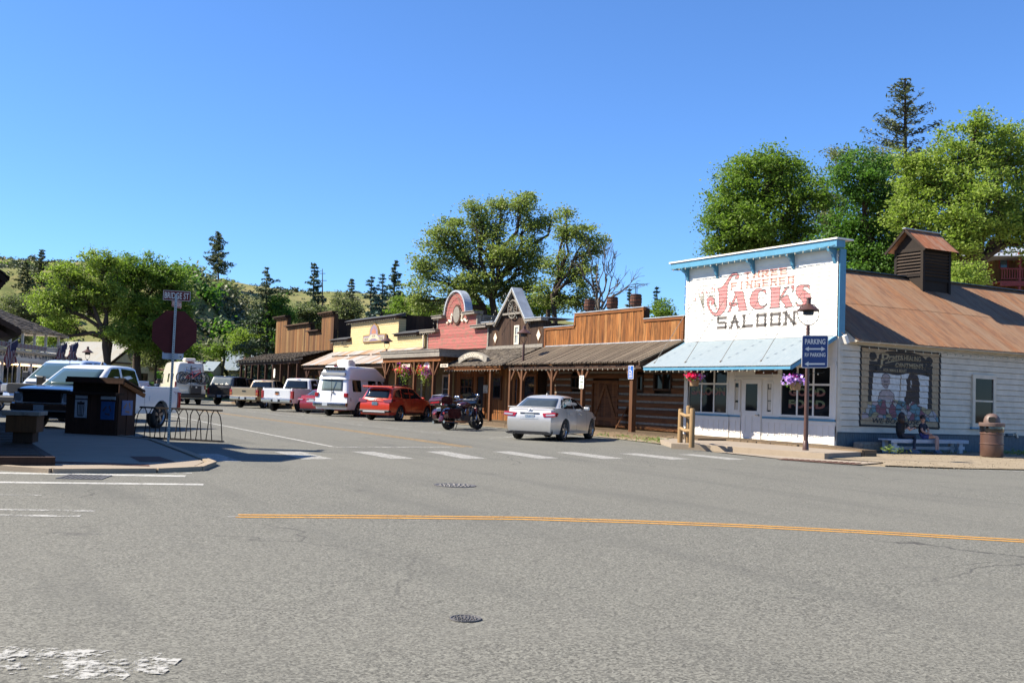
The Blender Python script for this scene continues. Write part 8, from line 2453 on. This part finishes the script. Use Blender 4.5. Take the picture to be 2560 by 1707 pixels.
# == street furniture on the saloon side
def lamp(label, x, y, z0, H, sc=1.0, ring=True, zs=None):
 t = thing('street_lamp', label, 'street lamp', (x, y, z0), 0, 'brown street lamps')
 z = z0 + H
 b = MB().tube([(x, y, z0), (x, y, z - .72 * sc)], [.065 * sc, .05 * sc], 12); b.lathe([(.09 * sc, 0), (.075 * sc, .25), (.05, .28)], (x, y, z0), 12); b.build('post', M['brownmet'], t, smooth=True)
 MB().lathe([(.0, -.30), (.30, -.33), (.31, -.30), (.07, -.13), (.06, -.0), (.075, .02), (.07, .04), (0, .045)], (x, y, z), 20).build('shade', M['brownmet'], t, smooth=True) if sc == 1 else MB().lathe([(.0, -.30 * sc), (.30 * sc, -.33 * sc), (.31 * sc, -.30 * sc), (.07 * sc, -.13 * sc), (.06 * sc, 0), (0, .045)], (x, y, z), 20).build('shade', M['brownmet'], t, smooth=True)
 MB().lathe([(.145 * sc, -.44 * sc), (.15 * sc, -.31 * sc)], (x, y, z), 10).build('lantern', M['black'], t)
 if ring:
  mb = MB(); n = 28; mb.tube([(x + rt_.x * .30 * sc * math.cos(6.283 * k / n), y + rt_.y * .30 * sc * math.cos(6.283 * k / n), z - .42 * sc + .30 * sc * math.sin(6.283 * k / n)) for k in range(n)], .012, 6, closed=True); mb.build('ring', M['brownmet'], t)
 else:
  mb = MB()
  for s_ in (-1, 1): mb.tube([(x + rt_.x * .13 * sc * s_, y + rt_.y * .13 * sc * s_, z - .44 * sc), (x + rt_.x * .12 * sc * s_, y + rt_.y * .12 * sc * s_, z - .6 * sc), (x, y, z - .73 * sc)], .012, 5)
  mb.build('cradle', M['brownmet'], t)
 return t
lp = gp(2014, 1125, .2)
lamp('brown street lamp with ring, standing before the saloon window', lp.x, lp.y, .2, 4.22)
LP_ = Wall((lp.x, lp.y, 0), rt_, Vector((rt_.y, -rt_.x, 0)))
t = thing('parking_sign', 'blue PARKING and RV PARKING sign with white arrows', 'sign', (lp.x, lp.y, 2.6))
u0, z0 = hit(LP_, 1994, 919); u1, z1 = hit(LP_, 2058, 840)
mb = MB(); mb.prism(rounded([(u0, z0), (u1, z0), (u1, z1), (u0, z1)], .05), lambda a, b, q: LP_.p(a, b, q), .07, .085); bd = mb.build('board', M['white'], t)
i_ = .018
mb = MB(); mb.prism(rounded([(u0 + i_, z0 + i_), (u1 - i_, z0 + i_), (u1 - i_, z1 - i_), (u0 + i_, z1 - i_)], .04), lambda a, b, q: LP_.p(a, b, q), .0852, .088); mb.build('face', plain('deep_blue_sign', (.012, .05, .22), .4), bd)
hh = z1 - z0
letters('PARKING', LP_, u0 + .08, u1 - .08, z1 - .25, z1 - .10, M['white'], bd, o=.092, bold=.02)
letters('RV PARKING', LP_, u0 + .08, u1 - .07, z1 - .60, z1 - .49, M['white'], bd, o=.092, bold=.02)
for zz, both in ((z1 - .38, True), (z1 - .80, False)):
 mb = MB(); flat(mb, LP_, line_tris([(u0 + .17, zz), (u1 - (.17 if both else .08), zz)], .045, False), .092)
 flat(mb, LP_, [[(u0 + .08, zz), (u0 + .19, zz - .065), (u0 + .19, zz + .065)]] + ([[(u1 - .08, zz), (u1 - .19, zz + .065), (u1 - .19, zz - .065)]] if both else []), .092); mb.build('arrow', M['white'], bd, fix=False)
u, z = hit(Wall((24.1, 0, 0), (0, -1, 0), (-1, 0, 0)), 968, 838); lamp('brown street lamp rising through the tin awning before the yellow shop', 24.1, -u, .2, z - .2, 1.15, False)
u, z = hit(Wall((24.2, 0, 0), (0, -1, 0), (-1, 0, 0)), 1311, 815); lamp('brown street lamp rising through the slatted awning beside the gable', 24.2, -u, .2, z - .2, 1.1, False)
q = pt(220, 867, 84); lamp('small distant brown street lamp in front of the tin roof house', q.x, q.y, 0, q.z, 1.4, False)
def small_sign(label, x, y, z0, z1, w_, back, name='sign_board'):
 t = thing(name, label, 'sign', (x, y, z0))
 mb = MB(); F_ = Wall((x, y, 0), (0, -1, 0), (-1, 0, 0)); mb.prism(rounded([(-w_ / 2, z0), (w_ / 2, z0), (w_ / 2, z1), (-w_ / 2, z1)], .03), lambda a, b, q: F_.p(a, b, q), 0, .012)
 return t, F_, mb.build('board', back, t)
t, FS, bd = small_sign('blue accessible parking sign with wheelchair symbol on a dark awning post', 23.93, 33.72, 2.24, 2.76, .36, M['white'], 'parking_sign')
mb = MB(); mb.prism(rounded([(-.165, 2.255), (.165, 2.255), (.165, 2.745), (-.165, 2.745)], .025), lambda a, b, q: FS.p(a, b, q), .0122, .015); mb.build('face', plain('bright_blue_sign', (.02, .13, .50), .4), bd)
mb = MB(); flat(mb, FS, line_tris([(-.03 + .075 * math.cos(R(a)), 2.53 + .075 * math.sin(R(a))) for a in range(120, 400, 28)], .022, False), .018); flat(mb, FS, line_tris([(-.045, 2.68), (-.04, 2.56), (.04, 2.56), (.075, 2.48)], .026, False), .018); flat(mb, FS, [[(-.045 + .026 * math.cos(k), 2.705 + .026 * math.sin(k)) for k in range(6)]], .018); mb.build('symbol', M['white'], bd, fix=False)
for k, s_ in enumerate(('RESERVED', 'PARKING', 'PERMIT')): letters(s_, FS, -.11, .11, 2.40 - .055 * k, 2.435 - .055 * k, M['white'], bd, o=.018)
t, FS, bd = small_sign('narrow white parking limit sign with green letters on an awning post', 23.98, 37.28, 1.84, 2.38, .34, M['white'], 'parking_sign')
M['green'] = plain('green_lettering', (.02, .18, .07), .5)
for s_, a, b, z0, z1 in (('P', -.13, -.04, 2.25, 2.35), ('2 HR', -.02, .12, 2.22, 2.30), ('8AM', -.10, .10, 2.08, 2.16), ('TO', -.04, .04, 2.0, 2.04), ('6PM', -.10, .10, 1.93, 1.99)): letters(s_, FS, a, b, z0, z1, M['green'], bd, o=.016)
mb = flat(MB(), FS, line_tris([(-.12, 1.885), (.12, 1.885)], .03, False), .016); mb.build('arrow', M['ink'], bd, fix=False)
pa, pb, pc = gp(1700, 1106, .15), gp(1729, 1114, .15), gp(1720, 1098, .26)
t = thing('pole_rail', 'peeled log hitching rail of three posts at the pavement ramp', 'rail', pa)
for p, H_ in ((pa, 1.06), (pb, 1.10), (pc, 1.06)):
 mb = MB(); mb.tube([Vector((p.x, p.y, .1)), Vector((p.x, p.y, p.z + H_ - .03)), Vector((p.x, p.y, p.z + H_))], [.085, .078, .06], 12); mb.build('post', M['rail'], t, smooth=True)
for p, q in ((pa, pb), (pa, pc)):
 for h in (.45, .90):
  mb = MB(); m_ = p.lerp(q, .5); mb.tube([Vector((p.x, p.y, p.z + h)), Vector((m_.x, m_.y, p.z + h - .05)), Vector((q.x, q.y, p.z + h - .01))], .055, 10); mb.build('rail', M['rail'], t, smooth=True)
def basket(label, p, pot, cols, r=.24, hang=.5, trail=0, pr=(.17, .24, .24)):
 t = thing('flower_basket', label, 'flower basket', p - Vector((0, 0, pr[2])), 0, 'hanging flower baskets')
 if pot: MB().lathe([(0, -pr[2]), (pr[0] * .85, -pr[2]), (pr[1] * .78, -.02), (pr[1] * .8, 0), (0, 0)], p, 18).build('pot', pot, t, smooth=True)
 mb = MB()
 for k in range(3): a = 2.1 * k; mb.tube([p + Vector((.2 * math.cos(a), .2 * math.sin(a), 0)), p + Vector((0, 0, hang))], .006, 4)
 mb.build('hanger', M['iron'], t)
 n = 260
 P = NR.normal(size=(n, 3)) * np.array([r * .5, r * .5, r * .26]) + np.array([p.x, p.y, p.z + .05])
 if trail: Q = NR.normal(size=(n, 3)) * np.array([r * .45, r * .45, r * .55]) + np.array([p.x, p.y, p.z - .18]); P = np.concatenate([P, Q])
 card_mesh('leaves', P, .05, M['lf_deep'] if not trail else M['lf_lime'], t, .6)['kind'] = 'stuff'
 for c, ox, oz, k in cols:
  off = rt_ * ox
  P = NR.normal(size=(k, 3)) * np.array([r * .36, r * .36, r * .24]) + np.array([p.x + off.x - .05, p.y + off.y - .06, p.z + oz * .85])
  card_mesh('flowers', P, .045, c, t, .9)['kind'] = 'stuff'
 return t
fl = lambda n, c: leafmat(n, [c, tuple(x * .8 for x in c), tuple(min(1, x * 1.15) for x in c)], .25)
M['fpink'] = fl('hot_pink_petals', (.75, .03, .14)); M['flil'] = fl('lilac_petals', (.52, .32, .72)); M['fmag'] = fl('magenta_petals', (.50, .07, .45)); M['fred'] = fl('red_petals', (.65, .03, .02)); M['fdk'] = fl('plum_petals', (.28, .02, .20)); M['for'] = fl('orange_petals', (.7, .12, .03))
tanpot = plain('tan_pot', (.42, .25, .12), .6)
FB = Wall((24.3, 0, 0), (0, -1, 0), (-1, 0, 0))
def at24(px, py): u, z = hit(FB, px, py); return FB.p(u, z, 0)
basket('pot of red and pink flowers hanging at the left saloon window', at24(1736, 948), tanpot, [(M['fpink'], -.10, .13, 230), (M['fpink'], .05, .15, 130), (M['flil'], .17, .09, 90)], hang=.45)
basket('pot of lilac and plum petunias hanging at the right saloon window', at24(1989, 956), tanpot, [(M['flil'], -.16, .10, 170), (M['fdk'], .0, .18, 90), (M['flil'], .06, .09, 120), (M['flil'], .22, .08, 50)], r=.27, hang=.5)
FB = Wall((23.65, 0, 0), (0, -1, 0), (-1, 0, 0))
basket('trailing basket of magenta and red flowers at left under the red porch', at24(1014, 926), None, [(M['fmag'], .02, .16, 110), (M['fred'], -.28, .05, 70), (M['fred'], .32, .08, 60), (M['for'], .2, .1, 40), (M['fmag'], .1, -.05, 40)], r=.45, hang=.55, trail=1)
basket('full basket of magenta flowers in front of the round white board', at24(1066, 928), None, [(M['fmag'], .05, .08, 210), (M['for'], -.22, .12, 70), (M['fmag'], .08, -.12, 90), (M['fred'], .3, .05, 20)], r=.44, hang=.6, trail=1)
bx0, bx1, by = 27.2, 30.95, 24.25
t = thing('white_bench', 'long pale blue white wooden bench under the mural', 'bench', ((bx0 + bx1) / 2, by, .04))
M['benchp'] = plain('blue_white_bench_paint', (.50, .58, .68), .6, var=.12)
mb = MB()
for k in range(3): mb.box(bx0, bx1, by - .26 + .175 * k, by - .10 + .175 * k, .43, .475)
mb.box(bx0 + .02, bx1 - .02, by - .275, by - .262, .36, .47); mb.build('seat', M['benchp'], t, bevel=.006)
for x in (bx0 + .18, bx1 - .42):
 for y in (by - .22, by + .14): mb = MB(); mb.box(x, x + .17, y, y + .10, .035, .43); mb.build('leg', M['benchp'], t, bevel=.005)
 mb = MB(); mb.box(x - .06, x + .24, by - .24, by - .225, .16, .26); mb.build('cross_rail', M['benchp'], t)
mb = MB(); mb.box(bx0 + .3, bx1 - .4, by - .03, by + .03, .14, .24); mb.build('stretcher', M['benchp'], t)
tc = gp(2479, 1141, .035)
t = thing('trash_barrel', 'brown steel trash barrel with domed lid and black liner', 'trash can', tc)
q = 1.05
mb = MB(); mb.lathe([(.33, 0), (.345, .02), (.345, .38), (.36, .395), (.36, .415), (.345, .43), (.345, .70), (.36, .715), (.36, .735), (.345, .75), (.345, .98), (.33, .98)], tc, 36); mb.build('drum', plain('brown_drum', (.125, .066, .048), .4, var=.15, vs=4), t, smooth=True)
mb = MB(); n = 40; vs = []
for z, r_ in ((.78, .355), (.86, .368), (.93, .36), (.985, .362)):
 for k in range(n): vs.append(tc + Vector((math.cos(6.283 * k / n), math.sin(6.283 * k / n), 0)) * (r_ + .008 * math.sin(k * 2.7 + z * 9)) + Vector((0, 0, z + .015 * math.sin(k * 1.7))))
mb.add(vs, [(j * n + k, j * n + (k + 1) % n, (j + 1) * n + (k + 1) % n, (j + 1) * n + k) for j in range(3) for k in range(n)]); mb.build('liner', M['blackp'], t, smooth='all')
lid = plain('tan_brown_lid', (.17, .11, .092), .55)
mb = MB(); mb.lathe([(.385, .96), (.39, .98), (.39, 1.06), (.37, 1.075), (.25, 1.075), (.25, 1.1), (.245, 1.17), (.215, 1.26), (.15, 1.33), (.07, 1.365), (0, 1.37)], tc, 32); o = mb.build('lid', lid, t, smooth=True)
dc = Vector((-.80, -.60, 0))
mb = MB(); mb.prism(rounded([(-.11, 1.09), (.11, 1.09), (.10, 1.26), (-.10, 1.26)], .05), lambda a, b, z: tc + Vector((-dc.y * a, dc.x * a, b)) + dc * z, .10, .262); mb.build('opening', M['under'], o)
t = thing('log_box', 'weathered half log planter lying at the foot of the side wall', 'planter', (26.75, 24.75, .04))
mb = MB(); mb.box(26.55, 27.55, 24.55, 24.95, .03, .34)
mb.build('log', M['grey'], t, bevel=.05); mb = MB(); mb.box(26.62, 27.48, 24.62, 24.88, .341, .35); mb.build('soil', M['dirt'], t)
rg = random.Random(9)
Cg = []; Zg = []
def tuft(x, y, z, n, s, h):
 for _ in range(n): Cg.append((x + rg.gauss(0, s), y + rg.gauss(0, s), z + abs(rg.gauss(h * .5, h * .3)))); Zg.append(h * .5)
for _ in range(130): tuft(rg.uniform(27.4, 44), 24.15 + rg.gauss(0, .22), .03, rg.randint(2, 9), .06, rg.uniform(.05, .13))
tuft(26.7, 23.6, .1, 40, .10, .2); tuft(27.0, 23.5, .08, 25, .12, .14)
for x, y, n in ((22.2, 29.6, 60), (22.0, 30.1, 60), (22.4, 31.8, 40), (21.9, 29.1, 30), (22.5, 33.5, 30), (32.4, 23.7, 60), (33.2, 23.6, 70), (34.0, 23.7, 60), (22.6, 36, 30), (22.7, 39.5, 30)): tuft(x, y, .03, n, .22, .16)
o = card_mesh('weeds', np.array(Cg), np.array(Zg), M['grass'], None, .16, -.3)
tag(o, 'thin green weeds along the wall foot and kerb', 'weeds', kind='stuff')
mb = MB()
for _ in range(900):
 x = rg.uniform(21, 36); y = lerp(17.4, 23.8, rg.random() ** 1.2)
 if x < 25.5 and y > 20.6: continue
 s = rg.uniform(.008, .02); mb.ell((x, y, .02 + s * .3), (s, s * .8, s * .6), 5, 3)
o = mb.build('gravel', M['dirt']); tag(o, 'loose gravel scattered over the dirt verge', 'gravel', kind='stuff')
t = thing('flood_lamp', 'small white flood lamp at the saloon eave corner', 'lamp', (26.3, 24.6, 3.7))
c = pt(2114, 847, 31.0); mb = MB(); mb.beam(c + Vector((-.05, 0, .1)), c + Vector((.06, 0, -.12)), .10, .12); mb.build('housing', M['white'], t); mb = MB(); mb.tube([c + Vector((0, 0, .08)), c + Vector((.1, .25, .2))], .015, 5); mb.build('bracket', M['iron'], t)
t = thing('utility_meter', 'small grey meter with pale flap low on the side wall, right of the barrel', 'meter', (34.5, 25.1, .9))
u, z = hit(S, 2510, 1086); mb = MB(); S.box(mb, u, u + .32, z - .05, z + .05, .03, .16); mb.build('housing', M['dkblue'], t, bevel=.02); mb = MB(); mb.beam(S.p(u + .52, z + .08, .1), S.p(u + .62, z - .1, .1), .06, .07); mb.build('flap', M['white_old'], t)
FV = lambda u, z, o: F.p(u, z, o)
lights_string('bulb string along the blue saloon cornice', [FV(-33.5, 6.62, .42), FV(-31.2, 6.58, .43), FV(-29.2, 6.62, .43), FV(-27.2, 6.58, .43), FV(-24.95, 6.66, .42)])
lights_string('bulb string under the pale blue saloon awning', [FV(-33.0, 2.58, 2.02), FV(-29.5, 2.56, 2.02), FV(-26.9, 2.58, 2.02), FV(-25.7, 2.42, 1.6), FV(-25.3, 2.55, .4)])
lights_string('bulb string down the blue right edge of the saloon front', [FV(-25.14, 6.5, .06), FV(-25.12, 5.2, .08), FV(-25.13, 3.75, .06)], sag=.0)
lights_string('bulb string down the white left edge of the saloon front', [FV(-33.06, 6.4, .06), FV(-33.08, 5.0, .07)], sag=0, step=.4)
lights_string('bulb string under the eave of the saloon side wall', [S.p(26.6, 3.46, .3), S.p(30, 3.42, .32), S.p(34, 3.44, .32), S.p(39, 3.42, .32)], step=.42)
lights_string('bulb string under the slatted log building awning', [FV(-43.5, 2.68, 2.06), FV(-38, 2.66, 2.06), FV(-33.2, 2.68, 2.06)])
lights_string('bulb string under the shake awning of the gabled shop', [FV(-50.2, 2.66, 2.22), FV(-44.2, 2.66, 2.22)], step=.30)
lights_string('bulb string inside the steep gable over the wagon wheel', [GF.p(-48.5, 5.2, .62), GF.p(-46.89, 6.62, .62), GF.p(-45.5, 5.2, .62)], sag=0, step=.26)
lights_string('bulb string around the arch of the red shop', [RF.p(AC + 1.2 * math.cos(a), 5.85 + 1.2 * math.sin(a), .28) for a in [math.pi * k / 10 for k in range(11)]], sag=.0, step=.2)
lights_string('bulb string along the stepped red cornice', [FV(-57.8, 4.94, .3), FV(-55.9, 4.94, .3), FV(-55.9, 5.7, .3), FV(-55.1, 5.7, .3)], step=.3)
lights_string('bulb string under the yellow shop cornice', [FV(-70.4, 6.06, .26), FV(-61.6, 6.06, .26)], step=.3)
lights_string('bulb string under the lower right yellow parapet', [FV(-61.9, 4.90, .26), FV(-58.3, 4.90, .26)], step=.3)
lights_string('bulb string under the lower left yellow parapet', [FV(-73.7, 4.86, .26), FV(-70.2, 4.86, .26)], step=.3)
# == people
def person(label, loc, rz, J, E_, rad, parts, scale=1.0, name='person'):
 """one continuous skinned body over a joint skeleton"""
 t = thing(name, label, 'person', loc, rz)
 names = list(J)
 me = bpy.data.meshes.new('body'); me.from_pydata([J[k] for k in names], [(names.index(a), names.index(b)) for a, b in E_], [])
 for k in ('skin', 'top', 'leg'): me.materials.append(parts[k])
 o = bpy.data.objects.new('body', me); link(o, t); KIDS.setdefault(t.as_pointer(), []).append(o)
 sk = o.modifiers.new('skin', 'SKIN'); sk.use_smooth_shade = True
 for i, k in enumerate(names):
  r_ = rad.get(k, .05); v = me.skin_vertices[0].data[i]; v.radius = (r_, r_) if not isinstance(r_, tuple) else r_
  v.use_root = (k == 'pelvis')
 su = o.modifiers.new('sub', 'SUBSURF'); su.levels = 1; su.render_levels = 2
 dg = bpy.context.evaluated_depsgraph_get(); m2 = bpy.data.meshes.new_from_object(o.evaluated_get(dg))
 o.modifiers.clear(); o.data = m2
 if len(m2.materials) == 0:
  for k in ('skin', 'top', 'leg'): m2.materials.append(parts[k])
 pts = {k: Vector(J[k]) for k in names}
 for p in m2.polygons:
  c = p.center; best = min(E_, key=lambda e: (c - (lambda a, b: a + (b - a) * max(0, min(1, (c - a).dot(b - a) / max(1e-9, (b - a).length_squared))))(pts[e[0]], pts[e[1]])).length)
  p.material_index = parts['map'](best, c); p.use_smooth = True
 return t
def fingers(J, E_, rad, wrist, tag_, d, up, side, curl=.6, r=.0085):
 """palm, four bent fingers of different lengths and a thumb off the palm's side"""
 w_ = Vector(J[wrist]); d = Vector(d).normalized(); up = Vector(up).normalized(); s_ = d.cross(up) * side
 pm = tag_ + 'palm'; J[pm] = tuple(w_ + d * .05); rad[pm] = (.036, .02); E_.append((wrist, pm))
 for i, (off, L) in enumerate(((-.030, .068), (-.010, .078), (.011, .072), (.031, .056))):
  a, b, c = tag_ + 'f%da' % i, tag_ + 'f%db' % i, tag_ + 'f%dc' % i
  p = w_ + d * .088 + s_ * off
  J[a] = tuple(p); J[b] = tuple(p + (d * math.cos(curl) - up * math.sin(curl)) * L * .5); J[c] = tuple(Vector(J[b]) + (d * math.cos(2 * curl) - up * math.sin(2 * curl)) * L * .5)
  for k in (a, b, c): rad[k] = r
  E_ += [(pm, a), (a, b), (b, c)]
 a, b = tag_ + 't0', tag_ + 't1'
 J[a] = tuple(w_ + d * .05 - s_ * .045 - up * .01); J[b] = tuple(Vector(J[a]) + (d * .8 - s_ * .25 - up * .4) * .042); rad[a] = .011; rad[b] = .009
 E_ += [(pm, a), (a, b)]
def face(t, c, f, s_, hair, hairmat, sc=1.0, glasses=False, longhair=False):
 """nose, eyes, mouth, ears and hair about a head centre c, looking along f"""
 c = Vector(c); f = Vector(f).normalized(); l = Vector((0, 0, 1)).cross(f).normalized(); u = f.cross(l)
 B_ = lambda a, b, h: c + f * a + l * b + u * h
 part('nose', MB().tube([B_(.098, 0, .02), B_(.118, 0, -.018), B_(.10, 0, -.025)], [.008, .013, .01], 6), M['skin'], t, smooth=True)
 part('mouth', MB().tube([B_(.094, -.024, -.055), B_(.101, 0, -.056), B_(.094, .024, -.055)], .006, 5), plain('lips', (.30, .10, .08), .5), t)
 for q in (-1, 1):
  part('ear', MB().ell(B_(-.005, q * .078, 0), (.016, .012, .03), 8, 6), M['skin'], t, smooth=True)
  if not glasses: part('eye', MB().ell(B_(.088, q * .032, .022), (.012, .012, .009), 8, 6), M['white'], t, smooth=True); part('pupil', MB().ell(B_(.099, q * .032, .022), (.005, .006, .006), 6, 4), M['ink'], t)
 if glasses:
  mb = MB()
  for q in (-1, 1): mb.ell(B_(.097, q * .036, .018), (.016, .026, .02), 10, 6); mb.tube([B_(.09, q * .06, .024), B_(0, q * .082, .02)], .004, 4)
  mb.tube([B_(.105, -.015, .022), B_(.105, .015, .022)], .004, 4); part('sunglasses', mb, M['blackp'], t)
 mb = MB(); n = 14; vs = []
 for i in range(9):
  th = math.pi * .62 * i / 8
  for j in range(n):
   a = 6.283 * j / n
   fa = math.cos(a)
   th2 = th * (1.0 if fa < .3 else 1 - .42 * (fa - .3) / .7)
   vs.append(B_(.112 * math.sin(th2) * fa - .008, .098 * math.sin(th2) * math.sin(a), .128 * math.cos(th2) + .006))
 mb.add(vs, [(i * n + j, i * n + (j + 1) % n, (i + 1) * n + (j + 1) % n, (i + 1) * n + j) for i in range(8) for j in range(n)])
 if longhair:
  for j in range(9):
   a = -1.9 + 3.8 * j / 8 + math.pi
   p0 = B_(.09 * math.cos(a), .09 * math.sin(a), .0); mb.tube([p0, p0 + Vector((0, 0, -.13)) + f * -.015, p0 + Vector((0, 0, -.26)) + f * .01], [.034, .036, .018], 6)
 part('hair', mb, hairmat, t, smooth='all')
dk = plain('black_cloth', (.014, .014, .016), .85); nv = plain('navy_cloth', (.014, .018, .040), .85); jean = plain('dark_jeans', (.016, .022, .042), .8); bl = plain('blue_shorts', (.06, .08, .30), .8)
BASE_E = [('pelvis', 'belly'), ('belly', 'chest'), ('chest', 'neck'), ('neck', 'jaw'), ('jaw', 'head'), ('head', 'crown'), ('chest', 'shl'), ('shl', 'ell'), ('ell', 'wrl'), ('chest', 'shr'), ('shr', 'elr'), ('elr', 'wrr'),
   ('pelvis', 'hpl'), ('hpl', 'knl'), ('knl', 'anl'), ('anl', 'tol'), ('pelvis', 'hpr'), ('hpr', 'knr'), ('knr', 'anr'), ('anr', 'tor')]
RAD = dict(pelvis=(.15, .12), belly=(.135, .105), chest=(.15, .11), neck=.05, jaw=(.066, .07), head=(.082, .092), crown=(.06, .066), shl=.058, shr=.058, ell=.040, elr=.040, wrl=.028, wrr=.028, hpl=.09, hpr=.09, knl=.058, knr=.058, anl=.038, anr=.038, tol=.03, tor=.03)
def mk(label, px, topm, legm, hair, hm, facing, J, shorts, glasses, longhair, elbow_bare=True, skin=True):
 E_ = list(BASE_E); rad = dict(RAD)
 for s_ in ('l', 'r'):
  d = Vector(J['wr' + s_]) - Vector(J['el' + s_]); fingers(J, E_, rad, 'wr' + s_, s_, d, (0, 0, 1), 1 if s_ == 'l' else -1, .55)
 def mp_(e, c):
  n_ = e[0] + e[1]
  if e in (('pelvis', 'belly'), ('belly', 'chest'), ('chest', 'shl'), ('chest', 'shr')): return 1
  if e in (('shl', 'ell'), ('shr', 'elr')):
   a = Vector(J[e[0]]); b = Vector(J[e[1]]); return 1 if (c - a).dot(b - a) / (b - a).length_squared < .62 else 0
  if e == ('chest', 'neck'): return 1 if c.z < J['neck'][2] - .03 else 0
  if e[0] == 'pelvis': return 2
  if e in (('hpl', 'knl'), ('hpr', 'knr')):
   if not shorts: return 2
   a = Vector(J[e[0]]); b = Vector(J[e[1]]); return 2 if (c - a).dot(b - a) / (b - a).length_squared < .5 else 0
  if e in (('knl', 'anl'), ('knr', 'anr')): 
   if shorts: return 0
   a = Vector(J[e[0]]); b = Vector(J[e[1]]); return 2 if (c - a).dot(b - a) / (b - a).length_squared < .88 else 0
  return 0
 t = person(label, (px, by - .03, .475), 0, J, E_, rad, dict(skin=M['skin'], top=topm, leg=legm, map=mp_))
 face(t, Vector(J['head']) + Vector((0, 0, .02)), facing, 1, 0, hm, glasses=glasses, longhair=longhair)
 for s_ in ('l', 'r'):
  a = Vector(J['an' + s_]); b = Vector(J['to' + s_]); d = (b - a); d.z = 0; d.normalize()
  mb = MB(); sd_ = Vector((-d.y, d.x, 0)); fz = -.475 + .04
  mb.prism(rounded([(-.09, 0), (.20, 0), (.20, .05), (.10, .085), (.02, .12), (-.08, .11)], .025), lambda x, z, q: Vector((a.x, a.y, fz)) + d * x + sd_ * q + Vector((0, 0, z)), -.042, .042)
  part('shoe', mb, M['shoe'], t, bevel=.015)
 return t
M['shoe'] = plain('grey_blue_shoe', (.10, .15, .22), .7)
x1 = hit(Wall((0, by, 0), (1, 0, 0), (0, -1, 0)), 2249, 1092)[0]; x2 = hit(Wall((0, by, 0), (1, 0, 0), (0, -1, 0)), 2304, 1092)[0]
J = dict(pelvis=(0, .04, .10), belly=(.0, .04, .26), chest=(.02, .02, .44), neck=(.03, .01, .60), jaw=(.055, -.03, .655), head=(.05, -.01, .72), crown=(.045, -.005, .80), shl=(.10, -.14, .52), ell=(.16, -.24, .30), wrl=(.36, -.20, .36), shr=(.05, .19, .52), elr=(.16, .22, .30), wrr=(.36, -.02, .37),
   hpl=(.10, -.06, .09), knl=(.42, -.24, .10), anl=(.14, -.40, -.38), tol=(.20, -.52, -.43), hpr=(.10, .12, .09), knr=(.50, -.08, .11), anr=(.30, -.34, -.38), tor=(.36, -.46, -.43))
w1 = mk('woman in black top and dark jeans seated on the bench, looking at a phone', x1, dk, jean, 'long', plain('brown_hair', (.045, .022, .014), .6), (.93, -.35, -.12), J, False, False, True)
o = MB(); o.beam((.44, -.155, .33), (.475, -.155, .45), .075, .01, up=(1, 0, 0)); part('phone', o, M['blackp'], w1)
J = dict(pelvis=(0, .04, .10), belly=(-.01, .03, .25), chest=(-.03, .0, .41), neck=(-.03, -.02, .55), jaw=(-.05, -.06, .60), head=(-.045, -.045, .665), crown=(-.04, -.035, .74), shl=(-.17, -.06, .47), ell=(-.19, -.16, .26), wrl=(.0, -.26, .20), shr=(.14, .0, .47), elr=(.20, -.10, .27), wrr=(-.02, -.22, .24),
   hpl=(-.05, -.04, .09), knl=(.28, -.34, .10), anl=(.10, -.46, -.37), tol=(.04, -.58, -.43), hpr=(.11, .02, .09), knr=(.42, -.26, .10), anr=(.24, -.42, -.37), tor=(.20, -.55, -.43))
mk('person in navy shirt, blue shorts and sunglasses seated at right on the bench', x2, nv, bl, 'short', plain('dark_short_hair', (.03, .018, .012), .6), (-.72, -.69, -.10), J, True, True, False)
J = dict(pelvis=(0, 0, .95), belly=(0, 0, 1.12), chest=(0, 0, 1.32), neck=(0, 0, 1.48), jaw=(0, -.02, 1.54), head=(0, -.01, 1.61), crown=(0, 0, 1.69), shl=(-.19, 0, 1.40), ell=(-.24, .03, 1.14), wrl=(-.20, -.08, .92), shr=(.19, 0, 1.40), elr=(.24, .03, 1.14), wrr=(.20, -.08, .92), hpl=(-.09, 0, .90), knl=(-.10, -.02, .5), anl=(-.10, .02, .09), tol=(-.11, -.12, .04), hpr=(.09, 0, .90), knr=(.10, -.02, .5), anr=(.10, .02, .09), tor=(.11, -.12, .04))
E_ = list(BASE_E); q = pt(390, 1005, 92); rad = dict(RAD)
for s_ in ('l', 'r'): fingers(J, E_, rad, 'wr' + s_, s_, (0, -.2, -1), (0, -1, 0), 1 if s_ == 'l' else -1, .3)
t = person('small distant person in dark blue jacket standing left of the tall van', (q.x, q.y, 0), R(-30), J, E_, rad, dict(skin=M['skin'], top=plain('blue_jacket', (.04, .08, .16), .8), leg=jean, map=lambda e, c: 1 if (c.z > .9 and c.z < 1.5 and not (abs(c.x) > .15 and c.z < .98)) else (2 if c.z < .98 and abs(c.x) < .17 else 0)))
face(t, (0, -.01, 1.62), (0, -1, 0), 1, 0, plain('grey_hair', (.12, .10, .09), .6))
